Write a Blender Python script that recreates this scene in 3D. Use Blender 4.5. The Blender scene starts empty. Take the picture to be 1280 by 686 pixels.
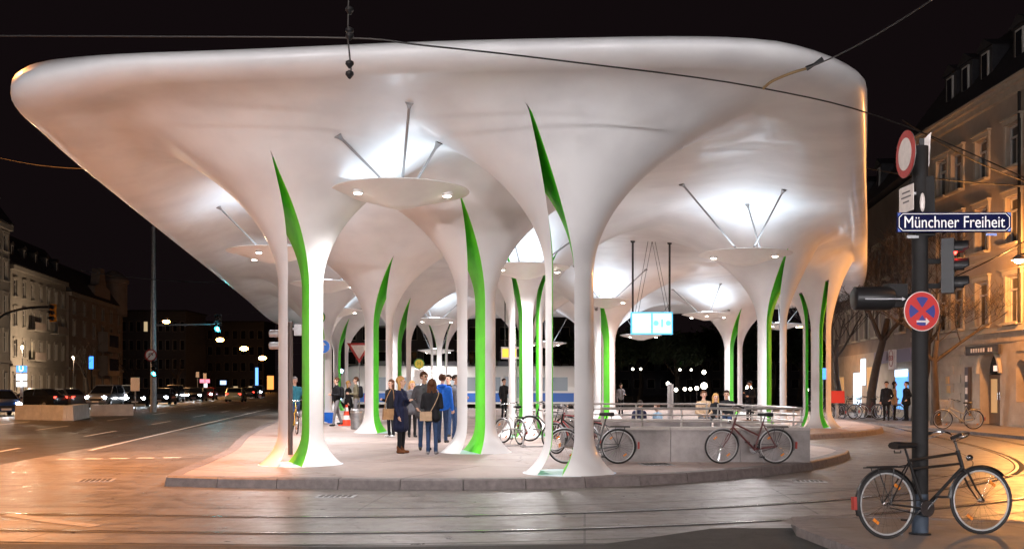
import bpy, bmesh, math, random
import numpy as np
from mathutils import Vector, Matrix, Euler
from mathutils.geometry import delaunay_2d_cdt

R_ = math.radians
random.seed(7)
scene = bpy.context.scene
COL = scene.collection

# ------------------------------------------------------------------ camera
F_PX, HZ, EYE = 1300.0, 482.0, 1.65          # focal length in photo pixels, horizon row, eye height (m)
cam_d = bpy.data.cameras.new('camera')
cam = bpy.data.objects.new('camera', cam_d)
COL.objects.link(cam)
cam.location = (0, 0, EYE)
cam.rotation_euler = (R_(90), 0, 0)
cam_d.sensor_width = 36.0
cam_d.lens = F_PX / 1280.0 * 36.0
cam_d.shift_y = (HZ - 343.0) / 1280.0
cam_d.clip_end = 3000
scene.camera = cam

# ------------------------------------------------------------------ night sky, moon, exposure
world = bpy.data.worlds.new('World')
scene.world = world
world.use_nodes = True
wn = world.node_tree.nodes
wl = world.node_tree.links
wn.clear()
sky = wn.new('ShaderNodeTexSky')
sky.sky_type = 'NISHITA'
sky.sun_disc = False
sky.sun_elevation = R_(-7)
sky.sun_rotation = R_(200)
bg1 = wn.new('ShaderNodeBackground')
bg1.inputs['Strength'].default_value = 0.05
bg2 = wn.new('ShaderNodeBackground')            # even glow of a city under a night sky
bg2.inputs['Color'].default_value = (1.0, 0.62, 0.72, 1)
bg2.inputs['Strength'].default_value = 0.005
addsh = wn.new('ShaderNodeAddShader')
wout = wn.new('ShaderNodeOutputWorld')
wl.new(sky.outputs[0], bg1.inputs['Color'])
wl.new(bg1.outputs[0], addsh.inputs[0])
wl.new(bg2.outputs[0], addsh.inputs[1])
wl.new(addsh.outputs[0], wout.inputs['Surface'])
moon_d = bpy.data.lights.new('moon', 'SUN')
moon_d.energy = 0.006
moon_d.angle = R_(0.5)
moon_d.color = (0.8, 0.88, 1.0)
moon = bpy.data.objects.new('moon', moon_d)
moon.rotation_euler = (R_(50), 0, R_(20))
COL.objects.link(moon)

scene.render.engine = 'CYCLES'
vs = scene.view_settings
vs.view_transform = 'Standard'
vs.look = 'None'
vs.exposure = 0.12
vs.gamma = 1.0
vs.use_curve_mapping = False


# ------------------------------------------------------------------ helpers
def V(*a):
    return Vector(a)


def pix(x, y, z=0.0):
    """photo pixel -> point on the horizontal plane at height z"""
    d = F_PX * (EYE - z) / (y - HZ)
    return V((x - 640.0) / F_PX * d, d, z)


def at(x, y, d):
    """photo pixel at a known depth"""
    return V((x - 640.0) / F_PX * d, d, EYE + (HZ - y) / F_PX * d)


def mat(name, col, rough=0.6, metal=0.0, emit=None, estr=0.0, coat=0.0, spec=0.5, var=0.0, vscale=3.0,
        bump=0.0, bscale=20.0, alpha=1.0, trans=0.0, detail=6.0, stretch=None, rvar=0.0):
    m = bpy.data.materials.new(name)
    m.use_nodes = True
    nt = m.node_tree
    b = nt.nodes['Principled BSDF']
    b.inputs['Base Color'].default_value = (*col, 1)
    b.inputs['Roughness'].default_value = rough
    b.inputs['Metallic'].default_value = metal
    b.inputs['Specular IOR Level'].default_value = spec
    b.inputs['Coat Weight'].default_value = coat
    b.inputs['Coat Roughness'].default_value = 0.12
    b.inputs['Transmission Weight'].default_value = trans
    if emit:
        b.inputs['Emission Color'].default_value = (*emit, 1)
        b.inputs['Emission Strength'].default_value = estr
    if var or bump or rvar:
        tc = nt.nodes.new('ShaderNodeTexCoord')
        mp = nt.nodes.new('ShaderNodeMapping')
        nt.links.new(tc.outputs['Object'], mp.inputs['Vector'])
        if stretch:
            mp.inputs['Scale'].default_value = stretch
    if var or rvar:
        n = nt.nodes.new('ShaderNodeTexNoise')
        n.inputs['Scale'].default_value = vscale
        n.inputs['Detail'].default_value = detail
        n.inputs['Roughness'].default_value = 0.65
        nt.links.new(mp.outputs[0], n.inputs['Vector'])
    if var:
        r = nt.nodes.new('ShaderNodeValToRGB')
        lo = [max(0, c * (1 - var)) for c in col]
        hi = [min(1, c * (1 + var)) for c in col]
        r.color_ramp.elements[0].position = 0.3
        r.color_ramp.elements[1].position = 0.7
        r.color_ramp.elements[0].color = (*lo, 1)
        r.color_ramp.elements[1].color = (*hi, 1)
        nt.links.new(n.outputs['Fac'], r.inputs['Fac'])
        nt.links.new(r.outputs['Color'], b.inputs['Base Color'])
    if rvar:
        mr = nt.nodes.new('ShaderNodeMapRange')
        mr.inputs['From Min'].default_value = 0.3
        mr.inputs['From Max'].default_value = 0.7
        mr.inputs['To Min'].default_value = max(0.02, rough - rvar)
        mr.inputs['To Max'].default_value = min(1, rough + rvar)
        nt.links.new(n.outputs['Fac'], mr.inputs['Value'])
        nt.links.new(mr.outputs[0], b.inputs['Roughness'])
    if bump:
        n2 = nt.nodes.new('ShaderNodeTexNoise')
        n2.inputs['Scale'].default_value = bscale
        n2.inputs['Detail'].default_value = 5
        nt.links.new(mp.outputs[0], n2.inputs['Vector'])
        bp = nt.nodes.new('ShaderNodeBump')
        bp.inputs['Strength'].default_value = bump
        bp.inputs['Distance'].default_value = 0.02
        nt.links.new(n2.outputs['Fac'], bp.inputs['Height'])
        nt.links.new(bp.outputs[0], b.inputs['Normal'])
    return m


def link(name, me, m=None, parent=None, smooth=None):
    if m is not None:
        for mm in (m if isinstance(m, (list, tuple)) else [m]):
            me.materials.append(mm)
    o = bpy.data.objects.new(name, me)
    COL.objects.link(o)
    if parent:
        o.parent = parent
    return o


def tag(o, label=None, cat=None, group=None, kind=None):
    if label:
        o['label'] = label
    if cat:
        o['category'] = cat
    if group:
        o['group'] = group
    if kind:
        o['kind'] = kind
    return o


def empty(name, loc, rz=0.0, label=None, cat=None, group=None):
    o = bpy.data.objects.new(name, None)
    COL.objects.link(o)
    o.location = loc
    o.rotation_euler = (0, 0, rz)
    o.empty_display_size = 0.2
    tag(o, label, cat, group)
    return o


def copy_tree(o, parent=None):
    c = o.copy()
    COL.objects.link(c)
    c.parent = parent
    if parent is not None:
        c.matrix_parent_inverse = o.matrix_parent_inverse
    for ch in list(o.children):
        copy_tree(ch, c)
    return c


class MB:
    """collects simple solids into one mesh"""

    def __init__(self):
        self.v, self.f, self.mi = [], [], []
        self.cur = 0

    def add(self, vs_, fs):
        n = len(self.v)
        self.v += [tuple(p) for p in vs_]
        for f in fs:
            self.f.append(tuple(i + n for i in f))
            self.mi.append(self.cur)
        return self

    def box(self, c, s, rot=None, taper=None):
        hx, hy, hz = s[0] / 2, s[1] / 2, s[2] / 2
        t = taper or (1, 1)
        p = [V(-hx, -hy, -hz), V(hx, -hy, -hz), V(hx, hy, -hz), V(-hx, hy, -hz),
             V(-hx * t[0], -hy * t[1], hz), V(hx * t[0], -hy * t[1], hz), V(hx * t[0], hy * t[1], hz), V(-hx * t[0], hy * t[1], hz)]
        if rot is not None:
            mtx = rot if isinstance(rot, Matrix) else Euler(rot).to_matrix()
            p = [mtx @ q for q in p]
        c = Vector(c)
        return self.add([q + c for q in p],
                        [(0, 3, 2, 1), (4, 5, 6, 7), (0, 1, 5, 4), (1, 2, 6, 5), (2, 3, 7, 6), (3, 0, 4, 7)])

    def tube(self, pts, r, n=8, closed=False, caps=True):
        pts = [Vector(p) for p in pts]
        rs = r if isinstance(r, (list, tuple)) else [r] * len(pts)
        vs_, fs = [], []
        m = len(pts)
        up = None
        for i, p in enumerate(pts):
            if closed:
                t = pts[(i + 1) % m] - pts[i - 1]
            else:
                t = pts[min(i + 1, m - 1)] - pts[max(i - 1, 0)]
            if t.length < 1e-9:
                t = V(0, 0, 1)
            t.normalize()
            if up is None:
                up = V(0, 0, 1) if abs(t.z) < 0.9 else V(1, 0, 0)
            a = up - t * up.dot(t)
            if a.length < 1e-6:
                a = t.orthogonal()
            a.normalize()
            up = a
            b = t.cross(a)
            for k in range(n):
                th = 2 * math.pi * k / n
                vs_.append(p + (a * math.cos(th) + b * math.sin(th)) * rs[i])
        for i in range(m if closed else m - 1):
            j = (i + 1) % m
            for k in range(n):
                fs.append((i * n + k, i * n + (k + 1) % n, j * n + (k + 1) % n, j * n + k))
        if caps and not closed:
            fs.append(tuple(reversed(range(n))))
            fs.append(tuple((m - 1) * n + k for k in range(n)))
        return self.add(vs_, fs)

    def cyl(self, a, b, r0, r1=None, n=10):
        return self.tube([a, b], [r0, r0 if r1 is None else r1], n)

    def lathe(self, prof, n=24, c=(0, 0, 0), mtx=None, caps=False):
        vs_, fs = [], []
        c = Vector(c)
        m = len(prof)
        for r, z in prof:
            for k in range(n):
                th = 2 * math.pi * k / n
                q = V(r * math.cos(th), r * math.sin(th), z)
                vs_.append((mtx @ q if mtx else q) + c)
        for i in range(m - 1):
            for k in range(n):
                fs.append((i * n + k, i * n + (k + 1) % n, (i + 1) * n + (k + 1) % n, (i + 1) * n + k))
        if caps:
            fs.append(tuple(reversed(range(n))))
            fs.append(tuple((m - 1) * n + k for k in range(n)))
        return self.add(vs_, fs)

    def torus(self, c, R, r, axis='Y', n=32, k=8):
        pts = []
        c = Vector(c)
        for i in range(n):
            th = 2 * math.pi * i / n
            a, b = R * math.cos(th), R * math.sin(th)
            pts.append(c + (V(a, 0, b) if axis == 'Y' else V(a, b, 0) if axis == 'Z' else V(0, a, b)))
        return self.tube(pts, r, k, closed=True)

    def ball(self, c, r, n=10, m=6):
        rr = r if isinstance(r, (list, tuple)) else (r, r, r)
        vs_, fs = [], []
        c = Vector(c)
        for i in range(m + 1):
            ph = math.pi * i / m
            for k in range(n):
                th = 2 * math.pi * k / n
                vs_.append(c + V(rr[0] * math.sin(ph) * math.cos(th), rr[1] * math.sin(ph) * math.sin(th), -rr[2] * math.cos(ph)))
        for i in range(m):
            for k in range(n):
                fs.append((i * n + k, i * n + (k + 1) % n, (i + 1) * n + (k + 1) % n, (i + 1) * n + k))
        return self.add(vs_, fs)

    def prism(self, poly, z0, z1):
        """poly: ccw list of (x, y)"""
        n = len(poly)
        vs_ = [V(p[0], p[1], z0) for p in poly] + [V(p[0], p[1], z1) for p in poly]
        fs = [tuple(reversed(range(n))), tuple(range(n, 2 * n))]
        for i in range(n):
            j = (i + 1) % n
            fs.append((i, j, n + j, n + i))
        return self.add(vs_, fs)

    def quad(self, a, b, c, d):
        return self.add([a, b, c, d], [(0, 1, 2, 3)])

    def mesh(self, name, smooth=35):
        me = bpy.data.meshes.new(name)
        me.from_pydata(self.v, [], self.f)
        if any(self.mi):
            me.polygons.foreach_set('material_index', self.mi)
        bm = bmesh.new()
        bm.from_mesh(me)
        bmesh.ops.remove_doubles(bm, verts=bm.verts, dist=1e-5)
        bmesh.ops.recalc_face_normals(bm, faces=bm.faces)
        bm.to_mesh(me)
        bm.free()
        if smooth:
            me.polygons.foreach_set('use_smooth', [True] * len(me.polygons))
            me.set_sharp_from_angle(angle=R_(smooth))
        me.update()
        return me

    def build(self, name, m, parent=None, smooth=35):
        return link(name, self.mesh(name, smooth), m, parent)


def smoothstep(a, b, x):
    t = min(1, max(0, (x - a) / (b - a)))
    return t * t * (3 - 2 * t)


def spline(pts, n=12, closed=False):
    """Catmull-Rom through 2D/3D points"""
    pts = [Vector(p) for p in pts]
    m = len(pts)
    out = []
    for i in range(m if closed else m - 1):
        if closed:
            p0, p1, p2, p3 = pts[i - 1], pts[i], pts[(i + 1) % m], pts[(i + 2) % m]
        else:
            p0, p1, p2, p3 = pts[max(i - 1, 0)], pts[i], pts[i + 1], pts[min(i + 2, m - 1)]
        for k in range(n):
            t = k / n
            out.append(0.5 * ((2 * p1) + (p2 - p0) * t + (2 * p0 - 5 * p1 + 4 * p2 - p3) * t * t + (3 * p1 - p0 - 3 * p2 + p3) * t ** 3))
    if not closed:
        out.append(pts[-1])
    return out


def resample(pts, step, closed=False):
    pts = list(pts)
    if closed:
        pts.append(pts[0])
    out = [pts[0].copy()]
    acc = 0.0
    tot = sum((pts[i + 1] - pts[i]).length for i in range(len(pts) - 1))
    n = max(2, round(tot / step))
    st = tot / n
    nxt = st
    for i in range(len(pts) - 1):
        L = (pts[i + 1] - pts[i]).length
        while acc + L >= nxt - 1e-9 and len(out) < n + (0 if closed else 1):
            out.append(pts[i].lerp(pts[i + 1], (nxt - acc) / L))
            nxt += st
        acc += L
    if closed and len(out) > n:
        out = out[:n]
    return out


def offset(pts, d, closed=False):
    """offset a 2D polyline to its left"""
    m = len(pts)
    out = []
    for i in range(m):
        a = pts[i - 1] if (closed or i > 0) else pts[i]
        b = pts[(i + 1) % m] if (closed or i < m - 1) else pts[i]
        t = (b - a)
        t = V(t[0], t[1], 0)
        t.normalize()
        out.append(V(pts[i][0] - t.y * d, pts[i][1] + t.x * d, 0))
    return out


def ribbon(mb, pts, half, z0, z1=None):
    """flat strip (or a low bar when z1 is given) along a polyline"""
    L, Rr = offset(pts, half), offset(pts, -half)
    n = len(pts)
    if z1 is None:
        vs_ = [V(p.x, p.y, z0) for p in Rr] + [V(p.x, p.y, z0) for p in L]
        return mb.add(vs_, [(i, i + 1, n + i + 1, n + i) for i in range(n - 1)])
    vs_ = [V(p.x, p.y, z0) for p in Rr] + [V(p.x, p.y, z0) for p in L] + [V(p.x, p.y, z1) for p in Rr] + [V(p.x, p.y, z1) for p in L]
    fs = []
    for i in range(n - 1):
        fs += [(2 * n + i, 2 * n + i + 1, 3 * n + i + 1, 3 * n + i), (i, i + 1, 2 * n + i + 1, 2 * n + i), (n + i + 1, n + i, 3 * n + i, 3 * n + i + 1)]
    fs += [(0, 2 * n, 3 * n, n), (n - 1, 2 * n - 1, 4 * n - 1, 3 * n - 1)]
    return mb.add(vs_, fs)


def poly_sheet(name, poly, z, m, kind='structure', step=None):
    """flat polygon sheet, triangulated"""
    bm = bmesh.new()
    vs_ = [bm.verts.new((p[0], p[1], z)) for p in poly]
    f = bm.faces.new(vs_)
    f.normal_update()
    if f.normal.z < 0:
        f.normal_flip()
    bmesh.ops.triangulate(bm, faces=[f])
    me = bpy.data.meshes.new(name)
    bm.to_mesh(me)
    bm.free()
    o = link(name, me, m)
    if kind:
        o['kind'] = kind
    return o


def lamp(name, kind, loc, power, col, parent=None, size=0.1, aim=None, spot=None, blend=0.5, spread=None):
    d = bpy.data.lights.new(name, kind)
    d.energy = power
    d.color = col
    if kind == 'AREA':
        d.shape = 'DISK'
        d.size = size
        if spread:
            d.spread = R_(spread)
    else:
        d.shadow_soft_size = size
    if kind == 'SPOT':
        d.spot_size = R_(spot or 120)
        d.spot_blend = blend
    o = bpy.data.objects.new(name, d)
    COL.objects.link(o)
    o.location = loc
    if aim is not None:
        o.rotation_euler = (Vector(aim)).to_track_quat('-Z', 'Y').to_euler()
    if parent:
        o.parent = parent
    return o
# ------------------------------------------------------------------ materials
def roof_paint():
    m = mat('roof_white_paint', (0.74, 0.72, 0.70), 0.46, coat=0.16, spec=0.45)
    nt = m.node_tree
    b = nt.nodes['Principled BSDF']
    tc = nt.nodes.new('ShaderNodeNewGeometry')          # world position: shell and columns share one pattern
    mp = nt.nodes.new('ShaderNodeMapping')
    mp.inputs['Scale'].default_value = (0.9, 0.32, 0.9)
    nt.links.new(tc.outputs['Position'], mp.inputs['Vector'])
    n = nt.nodes.new('ShaderNodeTexNoise')
    n.inputs['Scale'].default_value = 1.3
    n.inputs['Detail'].default_value = 3
    nt.links.new(mp.outputs[0], n.inputs['Vector'])
    bp = nt.nodes.new('ShaderNodeBump')
    bp.inputs['Strength'].default_value = 0.2
    bp.inputs['Distance'].default_value = 0.09
    nt.links.new(n.outputs['Fac'], bp.inputs['Height'])
    nt.links.new(bp.outputs[0], b.inputs['Normal'])
    nt.links.new(bp.outputs[0], b.inputs['Coat Normal'])
    n2 = nt.nodes.new('ShaderNodeTexNoise')
    n2.inputs['Scale'].default_value = 0.8
    n2.inputs['Detail'].default_value = 8
    nt.links.new(tc.outputs['Position'], n2.inputs['Vector'])
    r = nt.nodes.new('ShaderNodeValToRGB')
    r.color_ramp.elements[0].position = 0.32
    r.color_ramp.elements[1].position = 0.62
    r.color_ramp.elements[0].color = (0.68, 0.675, 0.68, 1)
    r.color_ramp.elements[1].color = (0.80, 0.80, 0.80, 1)
    nt.links.new(n2.outputs['Fac'], r.inputs['Fac'])
    nt.links.new(r.outputs[0], b.inputs['Base Color'])
    return m


def slab_concrete(name, lo, hi, rough, sx, sy, rot, mortar=0.012, jcol=None, streak=0.0):
    """cast concrete: large blotches, fine grain, saw-cut joints of big slabs"""
    m = bpy.data.materials.new(name)
    m.use_nodes = True
    nt = m.node_tree
    b = nt.nodes['Principled BSDF']
    tc = nt.nodes.new('ShaderNodeTexCoord')
    L = nt.links.new
    n1 = nt.nodes.new('ShaderNodeTexNoise')
    n1.inputs['Scale'].default_value = 0.35
    n1.inputs['Detail'].default_value = 9
    n1.inputs['Roughness'].default_value = 0.7
    L(tc.outputs['Object'], n1.inputs['Vector'])
    r = nt.nodes.new('ShaderNodeValToRGB')
    r.color_ramp.elements[0].position = 0.36
    r.color_ramp.elements[1].position = 0.66
    r.color_ramp.elements[0].color = (*lo, 1)
    r.color_ramp.elements[1].color = (*hi, 1)
    L(n1.outputs['Fac'], r.inputs['Fac'])
    mp = nt.nodes.new('ShaderNodeMapping')
    mp.inputs['Rotation'].default_value = (0, 0, rot)
    L(tc.outputs['Object'], mp.inputs['Vector'])
    bk = nt.nodes.new('ShaderNodeTexBrick')
    bk.inputs['Scale'].default_value = 1.0
    bk.inputs['Brick Width'].default_value = sx
    bk.inputs['Row Height'].default_value = sy
    bk.inputs['Mortar Size'].default_value = mortar
    bk.inputs['Mortar Smooth'].default_value = 0.3
    bk.inputs['Color1'].default_value = (1, 1, 1, 1)
    bk.inputs['Color2'].default_value = (0.86, 0.86, 0.86, 1)
    bk.inputs['Mortar'].default_value = (*(jcol or (0.35, 0.33, 0.32)), 1)
    L(mp.outputs[0], bk.inputs['Vector'])
    mx = nt.nodes.new('ShaderNodeMix')
    mx.data_type = 'RGBA'
    mx.blend_type = 'MULTIPLY'
    mx.inputs[0].default_value = 1.0
    L(r.outputs[0], mx.inputs[6])
    L(bk.outputs['Color'], mx.inputs[7])
    # darker smears and spots
    n3 = nt.nodes.new('ShaderNodeTexNoise')
    n3.inputs['Scale'].default_value = 2.6
    n3.inputs['Detail'].default_value = 10
    n3.inputs['Roughness'].default_value = 0.75
    L(tc.outputs['Object'], n3.inputs['Vector'])
    r3 = nt.nodes.new('ShaderNodeValToRGB')
    r3.color_ramp.elements[0].position = 0.30
    r3.color_ramp.elements[1].position = 0.52
    r3.color_ramp.elements[0].color = (0.62, 0.6, 0.6, 1)
    r3.color_ramp.elements[1].color = (1, 1, 1, 1)
    L(n3.outputs['Fac'], r3.inputs['Fac'])
    mx2 = nt.nodes.new('ShaderNodeMix')
    mx2.data_type = 'RGBA'
    mx2.blend_type = 'MULTIPLY'
    mx2.inputs[0].default_value = 0.8
    L(mx.outputs[2], mx2.inputs[6])
    L(r3.outputs[0], mx2.inputs[7])
    # hairline cracks
    vo = nt.nodes.new('ShaderNodeTexVoronoi')
    vo.feature = 'DISTANCE_TO_EDGE'
    vo.inputs['Scale'].default_value = 0.28
    wv = nt.nodes.new('ShaderNodeVectorMath')
    wv.operation = 'ADD'
    nw = nt.nodes.new('ShaderNodeTexNoise')
    nw.inputs['Scale'].default_value = 1.2
    nw.inputs['Detail'].default_value = 6
    L(tc.outputs['Object'], nw.inputs['Vector'])
    L(tc.outputs['Object'], wv.inputs[0])
    L(nw.outputs['Color'], wv.inputs[1])
    L(wv.outputs[0], vo.inputs['Vector'])
    r4 = nt.nodes.new('ShaderNodeValToRGB')
    r4.color_ramp.elements[0].position = 0.0015
    r4.color_ramp.elements[1].position = 0.006
    r4.color_ramp.elements[0].color = (0.45, 0.43, 0.42, 1)
    r4.color_ramp.elements[1].color = (1, 1, 1, 1)
    L(vo.outputs['Distance'], r4.inputs['Fac'])
    mx3 = nt.nodes.new('ShaderNodeMix')
    mx3.data_type = 'RGBA'
    mx3.blend_type = 'MULTIPLY'
    mx3.inputs[0].default_value = 0.8
    L(mx2.outputs[2], mx3.inputs[6])
    L(r4.outputs[0], mx3.inputs[7])
    out_col = mx3.outputs[2]
    if streak:                                       # broom and tyre streaks
        ms_ = nt.nodes.new('ShaderNodeMapping')
        ms_.inputs['Scale'].default_value = (0.16, 3.2, 1)
        ms_.inputs['Rotation'].default_value = (0, 0, R_(-3))
        L(tc.outputs['Object'], ms_.inputs['Vector'])
        n5 = nt.nodes.new('ShaderNodeTexNoise')
        n5.inputs['Scale'].default_value = 1.6
        n5.inputs['Detail'].default_value = 7
        n5.inputs['Roughness'].default_value = 0.7
        L(ms_.outputs[0], n5.inputs['Vector'])
        r5 = nt.nodes.new('ShaderNodeValToRGB')
        r5.color_ramp.elements[0].position = 0.34
        r5.color_ramp.elements[1].position = 0.60
        r5.color_ramp.elements[0].color = (1 - streak, 1 - streak, 1 - streak, 1)
        r5.color_ramp.elements[1].color = (1, 1, 1, 1)
        L(n5.outputs['Fac'], r5.inputs['Fac'])
        mx5 = nt.nodes.new('ShaderNodeMix')
        mx5.data_type = 'RGBA'
        mx5.blend_type = 'MULTIPLY'
        mx5.inputs[0].default_value = 1.0
        L(out_col, mx5.inputs[6])
        L(r5.outputs[0], mx5.inputs[7])
        out_col = mx5.outputs[2]
    L(out_col, b.inputs['Base Color'])
    mr = nt.nodes.new('ShaderNodeMapRange')
    mr.inputs['From Min'].default_value = 0.35
    mr.inputs['From Max'].default_value = 0.65
    mr.inputs['To Min'].default_value = rough - 0.14
    mr.inputs['To Max'].default_value = rough + 0.12
    L(n3.outputs['Fac'], mr.inputs['Value'])
    L(mr.outputs[0], b.inputs['Roughness'])
    ng = nt.nodes.new('ShaderNodeTexNoise')
    ng.inputs['Scale'].default_value = 55
    ng.inputs['Detail'].default_value = 4
    L(tc.outputs['Object'], ng.inputs['Vector'])
    bp = nt.nodes.new('ShaderNodeBump')
    bp.inputs['Strength'].default_value = 0.35
    bp.inputs['Distance'].default_value = 0.008
    L(ng.outputs['Fac'], bp.inputs['Height'])
    L(bp.outputs[0], b.inputs['Normal'])
    return m


MAT = {}
MAT['roof'] = roof_paint()
MAT['green'] = mat('lining_green_paint', (0.17, 0.80, 0.03), 0.55, var=0.16, vscale=1.3, detail=9)
MAT['baseglow'] = mat('base_light_glass', (0.55, 0.62, 0.70), 0.4, emit=(0.5, 0.72, 1.0), estr=0.16)
MAT['lampbody'] = mat('lamp_white_enamel', (0.78, 0.77, 0.75), 0.35, var=0.06, vscale=2)
MAT['strut'] = mat('strut_grey_steel', (0.30, 0.29, 0.285), 0.4, metal=0.3)
MAT['spot'] = mat('spot_lens', (1, 1, 1), 0.2, emit=(1.0, 0.9, 0.78), estr=40)
MAT['uplens'] = mat('uplight_lens', (1, 1, 1), 0.2, emit=(0.82, 0.9, 1.0), estr=6)
MAT['steel'] = mat('stainless_steel', (0.55, 0.55, 0.56), 0.32, metal=0.9, var=0.1, vscale=8)
MAT['galv'] = mat('galvanised_steel', (0.34, 0.34, 0.35), 0.5, metal=0.6, var=0.25, vscale=6)
MAT['polegrey'] = mat('pole_grey_paint', (0.016, 0.015, 0.015), 0.65, spec=0.25, var=0.25, vscale=5, bump=0.1)
MAT['asphalt'] = mat('asphalt', (0.060, 0.056, 0.052), 0.48, var=0.35, vscale=1.2, bump=0.7, bscale=70, detail=10, rvar=0.12)
MAT['asphalt_old'] = mat('asphalt_patch', (0.035, 0.033, 0.03), 0.75, var=0.4, vscale=3, bump=0.9, bscale=60, detail=10)
MAT['yard'] = slab_concrete('yard_concrete', (0.17, 0.150, 0.135), (0.27, 0.245, 0.22), 0.40, 6.0, 3.4, R_(4), 0.016, (0.3, 0.28, 0.27), 0.42)
MAT['platform'] = slab_concrete('platform_concrete', (0.29, 0.225, 0.20), (0.43, 0.345, 0.31), 0.58, 4.2, 2.9, R_(24), 0.016, (0.28, 0.25, 0.24))
MAT['walk'] = slab_concrete('pavement_concrete', (0.15, 0.13, 0.12), (0.24, 0.21, 0.19), 0.6, 2.6, 2.6, R_(-12), 0.012)
MAT['kerb'] = mat('kerb_granite', (0.17, 0.145, 0.14), 0.6, var=0.3, vscale=9, bump=0.25, bscale=60, detail=10)
MAT['paint'] = mat('road_marking_paint', (0.62, 0.6, 0.56), 0.55, var=0.25, vscale=9, detail=10)
MAT['paint_worn'] = mat('worn_marking', (0.33, 0.30, 0.27), 0.6, var=0.3, vscale=5, detail=10)
MAT['rail'] = mat('polished_rail_steel', (0.45, 0.43, 0.42), 0.22, metal=1.0, var=0.2, vscale=6)
MAT['groove'] = mat('rail_groove', (0.012, 0.011, 0.010), 0.7)
MAT['joint'] = mat('joint_filler', (0.03, 0.028, 0.026), 0.7)
MAT['wallconc'] = mat('wall_concrete', (0.29, 0.265, 0.26), 0.7, var=0.42, vscale=1.3, bump=0.3, bscale=30, detail=10)
MAT['black'] = mat('black_plastic', (0.012, 0.012, 0.013), 0.4)
MAT['wire'] = mat('wire_black', (0.015, 0.014, 0.014), 0.5)
MAT['rubber'] = mat('rubber', (0.018, 0.017, 0.017), 0.7)
MAT['alloy'] = mat('alloy_rim', (0.5, 0.5, 0.5), 0.35, metal=0.4)
MAT['chrome'] = mat('chrome', (0.6, 0.6, 0.62), 0.15, metal=1.0)
MAT['white'] = mat('white_enamel', (0.75, 0.74, 0.72), 0.4, var=0.06, vscale=5)
MAT['red'] = mat('sign_red', (0.5, 0.02, 0.015), 0.4)
MAT['blue'] = mat('sign_blue', (0.012, 0.05, 0.30), 0.4)
MAT['sodium'] = mat('sodium_lens', (1, 0.6, 0.25), 0.3, emit=(1.0, 0.42, 0.10), estr=45)
MAT['glass_dark'] = mat('window_glass_dark', (0.02, 0.022, 0.026), 0.08, spec=0.6)

# ------------------------------------------------------------------ ground
STREET = V(-0.138, 1.0, 0).normalized()       # direction of the avenue on the left
ground = poly_sheet('ground', [(-260, -40), (260, -40), (260, 620), (-260, 620)], 0.0, MAT['asphalt'])

# cast concrete yard of the tram loop, 4 mm above the asphalt
yard_poly = [(-26, 11.1), (-5.4, 11.0), (-1.5, 10.75), (1.0, 10.9), (2.55, 12.1), (3.7, 11.9), (5.0, 8.0), (9, 3), (40, 3), (40, 40),
             (18.4, 48), (18.4, 62), (19, 90), (-14, 90), (-14.3, 59.6), (-11.3, 28.6), (-10.6, 20.5), (-13, 18.2), (-26, 16.2)]
poly_sheet('tram_yard', yard_poly, 0.004, MAT['yard'])
poly_sheet('asphalt_patch', [(-30, 2), (8, 2), (4.4, 9.0), (3.25, 12.05), (2.3, 12.0), (0.95, 10.8), (-1.5, 10.6), (-5.4, 10.85), (-30, 10.95)],
           0.008, MAT['asphalt_old'])

# tram track in the yard
track_c = spline([(-40, 17.2, 0), (-26, 14.9, 0), (-14, 13.35, 0), (-6.2, 12.68, 0), (-2.3, 12.38, 0), (1.4, 12.92, 0), (4.9, 14.35, 0),
                  (8.3, 17.0, 0), (11.0, 21.0, 0), (13.0, 27.0, 0), (14.8, 36, 0), (17.0, 50, 0), (17.5, 70, 0)], 14)
tr = empty('tram_track', (0, 0, 0), 0, 'curved pair of grooved steel tram rails set in the concrete yard', 'tram track')
for s in (-0.7175, 0.7175):
    line = offset(track_c, s)
    mb = MB(); ribbon(mb, offset(line, 0.0), 0.030, 0.0095); mb.build('rail', MAT['rail'], tr)
    mb = MB(); ribbon(mb, offset(line, -0.081), 0.05, 0.0088); mb.build('groove', MAT['groove'], tr)
    mb = MB(); ribbon(mb, offset(line, 0.048), 0.016, 0.0084); mb.build('joint', MAT['joint'], tr)
track2 = spline([(30, 16.5, 0), (19, 17.6, 0), (12.5, 19.2, 0), (9.3, 18.3, 0), (8.1, 16.8, 0)], 14)
tr2 = empty('tram_track', (0, 0, 0), 0, 'tight curve of branching tram rails behind the leaning black bicycle', 'tram track')
for s in (-0.7175, 0.7175):
    line = offset(track2, s)
    mb = MB(); ribbon(mb, line, 0.028, 0.0118); mb.build('rail', MAT['rail'], tr2)
    mb = MB(); ribbon(mb, offset(line, -0.05), 0.02, 0.0110); mb.build('groove', MAT['groove'], tr2)
# slab joints beside the track
for off in (1.55, -1.6):
    mb = MB()
    ribbon(mb, offset(track_c, off), 0.012, 0.0075)
    tag(mb.build('expansion_joint', MAT['joint']), kind='structure')

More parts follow.
